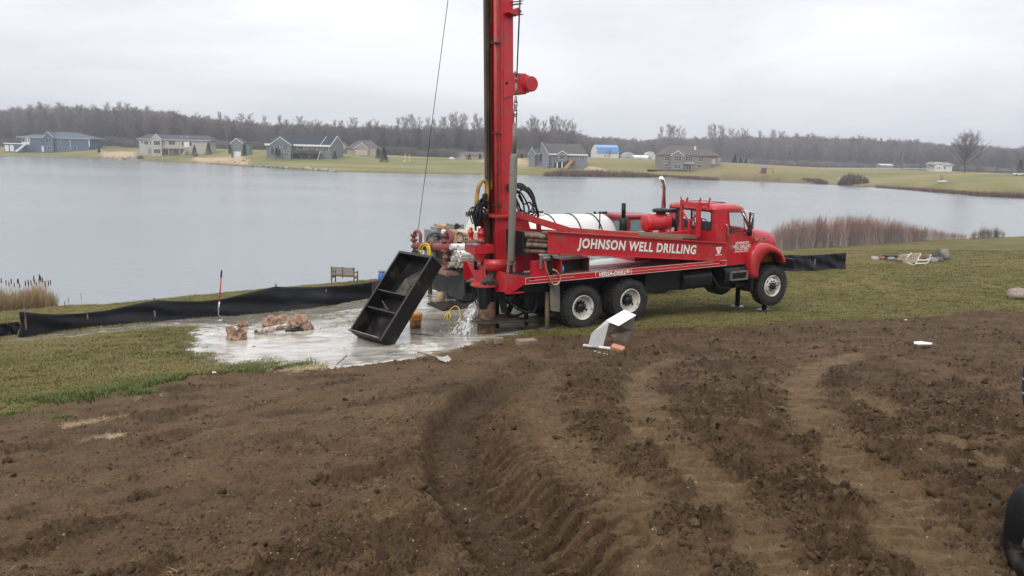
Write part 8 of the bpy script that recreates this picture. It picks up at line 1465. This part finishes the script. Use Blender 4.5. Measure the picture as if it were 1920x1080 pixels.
skinm = mat('skin', (.42, .25, .18), .5, var=.06)
jeans = mat('dark_trousers', (.06, .065, .075), .85, var=.2, bump=.002)
m, n, l, b = new_mat('navy_striped_shirt'); tc = n.new('ShaderNodeTexCoord'); wv_ = n.new('ShaderNodeTexWave'); wv_.bands_direction = 'Z'; wv_.inputs['Scale'].default_value = 5.2; wv_.inputs['Distortion'].default_value = .4; l.new(tc.outputs['Object'], wv_.inputs[0]); cr = n.new('ShaderNodeValToRGB'); l.new(wv_.outputs[0], cr.inputs[0]); cr.color_ramp.elements[0].position = .965; cr.color_ramp.elements[0].color = (.018, .022, .06, 1); cr.color_ramp.elements[1].position = .99; cr.color_ramp.elements[1].color = (.4, .44, .52, 1); l.new(cr.outputs[0], b.inputs['Base Color']); b.inputs['Roughness'].default_value = .9; shirt = m
hx_ = at(1913, 765, 3.45)[0] - px_; fx_ = at(1912, 1060, 3.45)[0] - px_
V = [(0.02, 0, .95), (.02, 0, 1.12), (.03, 0, 1.32), (.03, 0, 1.47), (.03, 0, 1.56), (.03, -.02, 1.66), (.03, -.02, 1.76),
     (-.10, .02, .90), (-.16, -.03, .52), (fx_ + .03, .02, .10), (.12, .02, .90), (.15, 0, .5), (.16, .06, .10)]
skin('body', V, [(0, 1), (1, 2), (2, 3), (3, 4), (4, 5), (5, 6), (0, 7), (7, 8), (8, 9), (0, 10), (10, 11), (11, 12)], [(.15, .11), (.14, .10), (.17, .11), (.12, .08), .055, (.085, .1), (.07, .085), (.095, .095), (.07, .07), .05, (.095, .095), (.07, .07), .05], jeans, per)
skin('shirt', [(.03, 0, .98), (.03, 0, 1.2), (.03, 0, 1.4), (.03, 0, 1.49), (-.14, 0, 1.44), (-.20, .0, 1.22), (hx_ + .03, -.02, 1.0), (hx_ + .02, -.06, .82), (hx_ + .05, -.09, .76), (.2, 0, 1.44), (.27, .02, 1.16), (.26, -.1, .92)], [(0, 1), (1, 2), (2, 3), (3, 4), (4, 5), (5, 6), (6, 7), (7, 8), (3, 9), (9, 10), (10, 11)], [(.175, .125), (.165, .12), (.185, .125), (.08, .07), .07, .06, .056, .05, .042, .07, .058, .045], shirt, per)
hd = empty('head', (.03, -.02, 1.70)); hd.parent = per; q = MB(); q.lathe([(0, -.12), (.05, -.11), (.072, -.05), (.078, .02), (.07, .08), (.04, .115), (0, .125)], 20); q.build('face', skinm, hd); q = MB(); q.tube([(0, -.075, .0), (0, -.10, -.02), (0, -.085, -.03)], [.008, .014, .012], 8); q.build('nose', skinm, hd)
q = MB(); [q.lathe([(0, -.01), (.011, 0), (0, .01)], 8, Matrix.Translation((x, -.07, .02))) for x in (-.028,)]; q.build('eye', black, hd); q = MB(); q.lathe([(0, -.01), (.011, 0), (0, .01)], 8, Matrix.Translation((.028, -.07, .02))); q.build('eye', black, hd); q = MB(); q.tube([(-.02, -.072, -.055), (.02, -.072, -.055)], .005, 6); q.build('mouth', mat('lips', (.3, .12, .1), .5), hd); q = MB(); q.lathe([(.083, .03), (.085, .07), (.06, .12), (0, .135)], 20, Matrix.Translation((0, .008, 0))); q.build('hair', mat('brown_hair', (.05, .03, .02), .8), hd)
for sx, (hx0, hy0, hz0) in ((-1, (hx_ + .05, -.09, .74)), (1, (.26, -.12, .88))):
    W0 = Vector((hx0, hy0, hz0)); V = [W0, W0 + Vector((0, -.01, -.05)), W0 + Vector((0, -.02, -.09))]; E_ = [(0, 1), (1, 2)]; Rr_ = [.028, (.040, .02), (.040, .018)]
    for k in range(4):
        b0 = len(V); fxo = (k - 1.5) * .020; L = (.075, .085, .08, .062)[k]; V += [W0 + Vector((fxo, -.025, -.10)), W0 + Vector((fxo * 1.1, -.035, -.10 - L * .5)), W0 + Vector((fxo * 1.1, -.015, -.10 - L))]; E_ += [(2, b0), (b0, b0 + 1), (b0 + 1, b0 + 2)]; Rr_ += [.010, .0095, .008]
    b0 = len(V); V += [W0 + Vector((-.045 * sx, -.03, -.06)), W0 + Vector((-.055 * sx, -.05, -.10))]; E_ += [(1, b0), (b0, b0 + 1)]; Rr_ += [.013, .010]
    skin('hand', V, E_, Rr_, skinm, per)
bootm = mat('black_rubber_boot', (.005, .005, .006), .55, var=.3, c2=(.06, .042, .028), c2amt=.3, c2scale=9, spec=.25)
for x0_, y0_ in ((fx_, .0), (.16, .04)):
    bt_ = skin('boot', [(x0_ + .04, y0_ + .06, .42), (x0_ + .035, y0_ + .06, .30), (x0_ + .03, y0_ + .06, .14), (x0_ + .02, y0_ + .05, .06), (x0_ - .0, y0_ - .08, .05), (x0_ - .01, y0_ - .17, .045)], [(0, 1), (1, 2), (2, 3), (3, 4), (4, 5)], [(.05, .05), (.085, .09), (.075, .085), (.06, .065), (.05, .05), (.045, .04)], bootm, per)
# ------------------------------------------------------------------ haze over the lake
q = MB(); q.box((-1100, -60, -3.2), (1400, 1500, 75)); me = q.mesh('haze'); hz = link('haze', me); tag(hz, kind='stuff')
m = bpy.data.materials.new('haze_air'); m.use_nodes = True; n, l = m.node_tree.nodes, m.node_tree.links; n.clear(); o = n.new('ShaderNodeOutputMaterial'); v = n.new('ShaderNodeVolumePrincipled'); v.inputs['Color'].default_value = (.86, .91, 1, 1); v.inputs['Density'].default_value = .00036; v.inputs['Anisotropy'].default_value = .2; l.new(v.outputs[0], o.inputs['Volume']); me.materials.append(m)
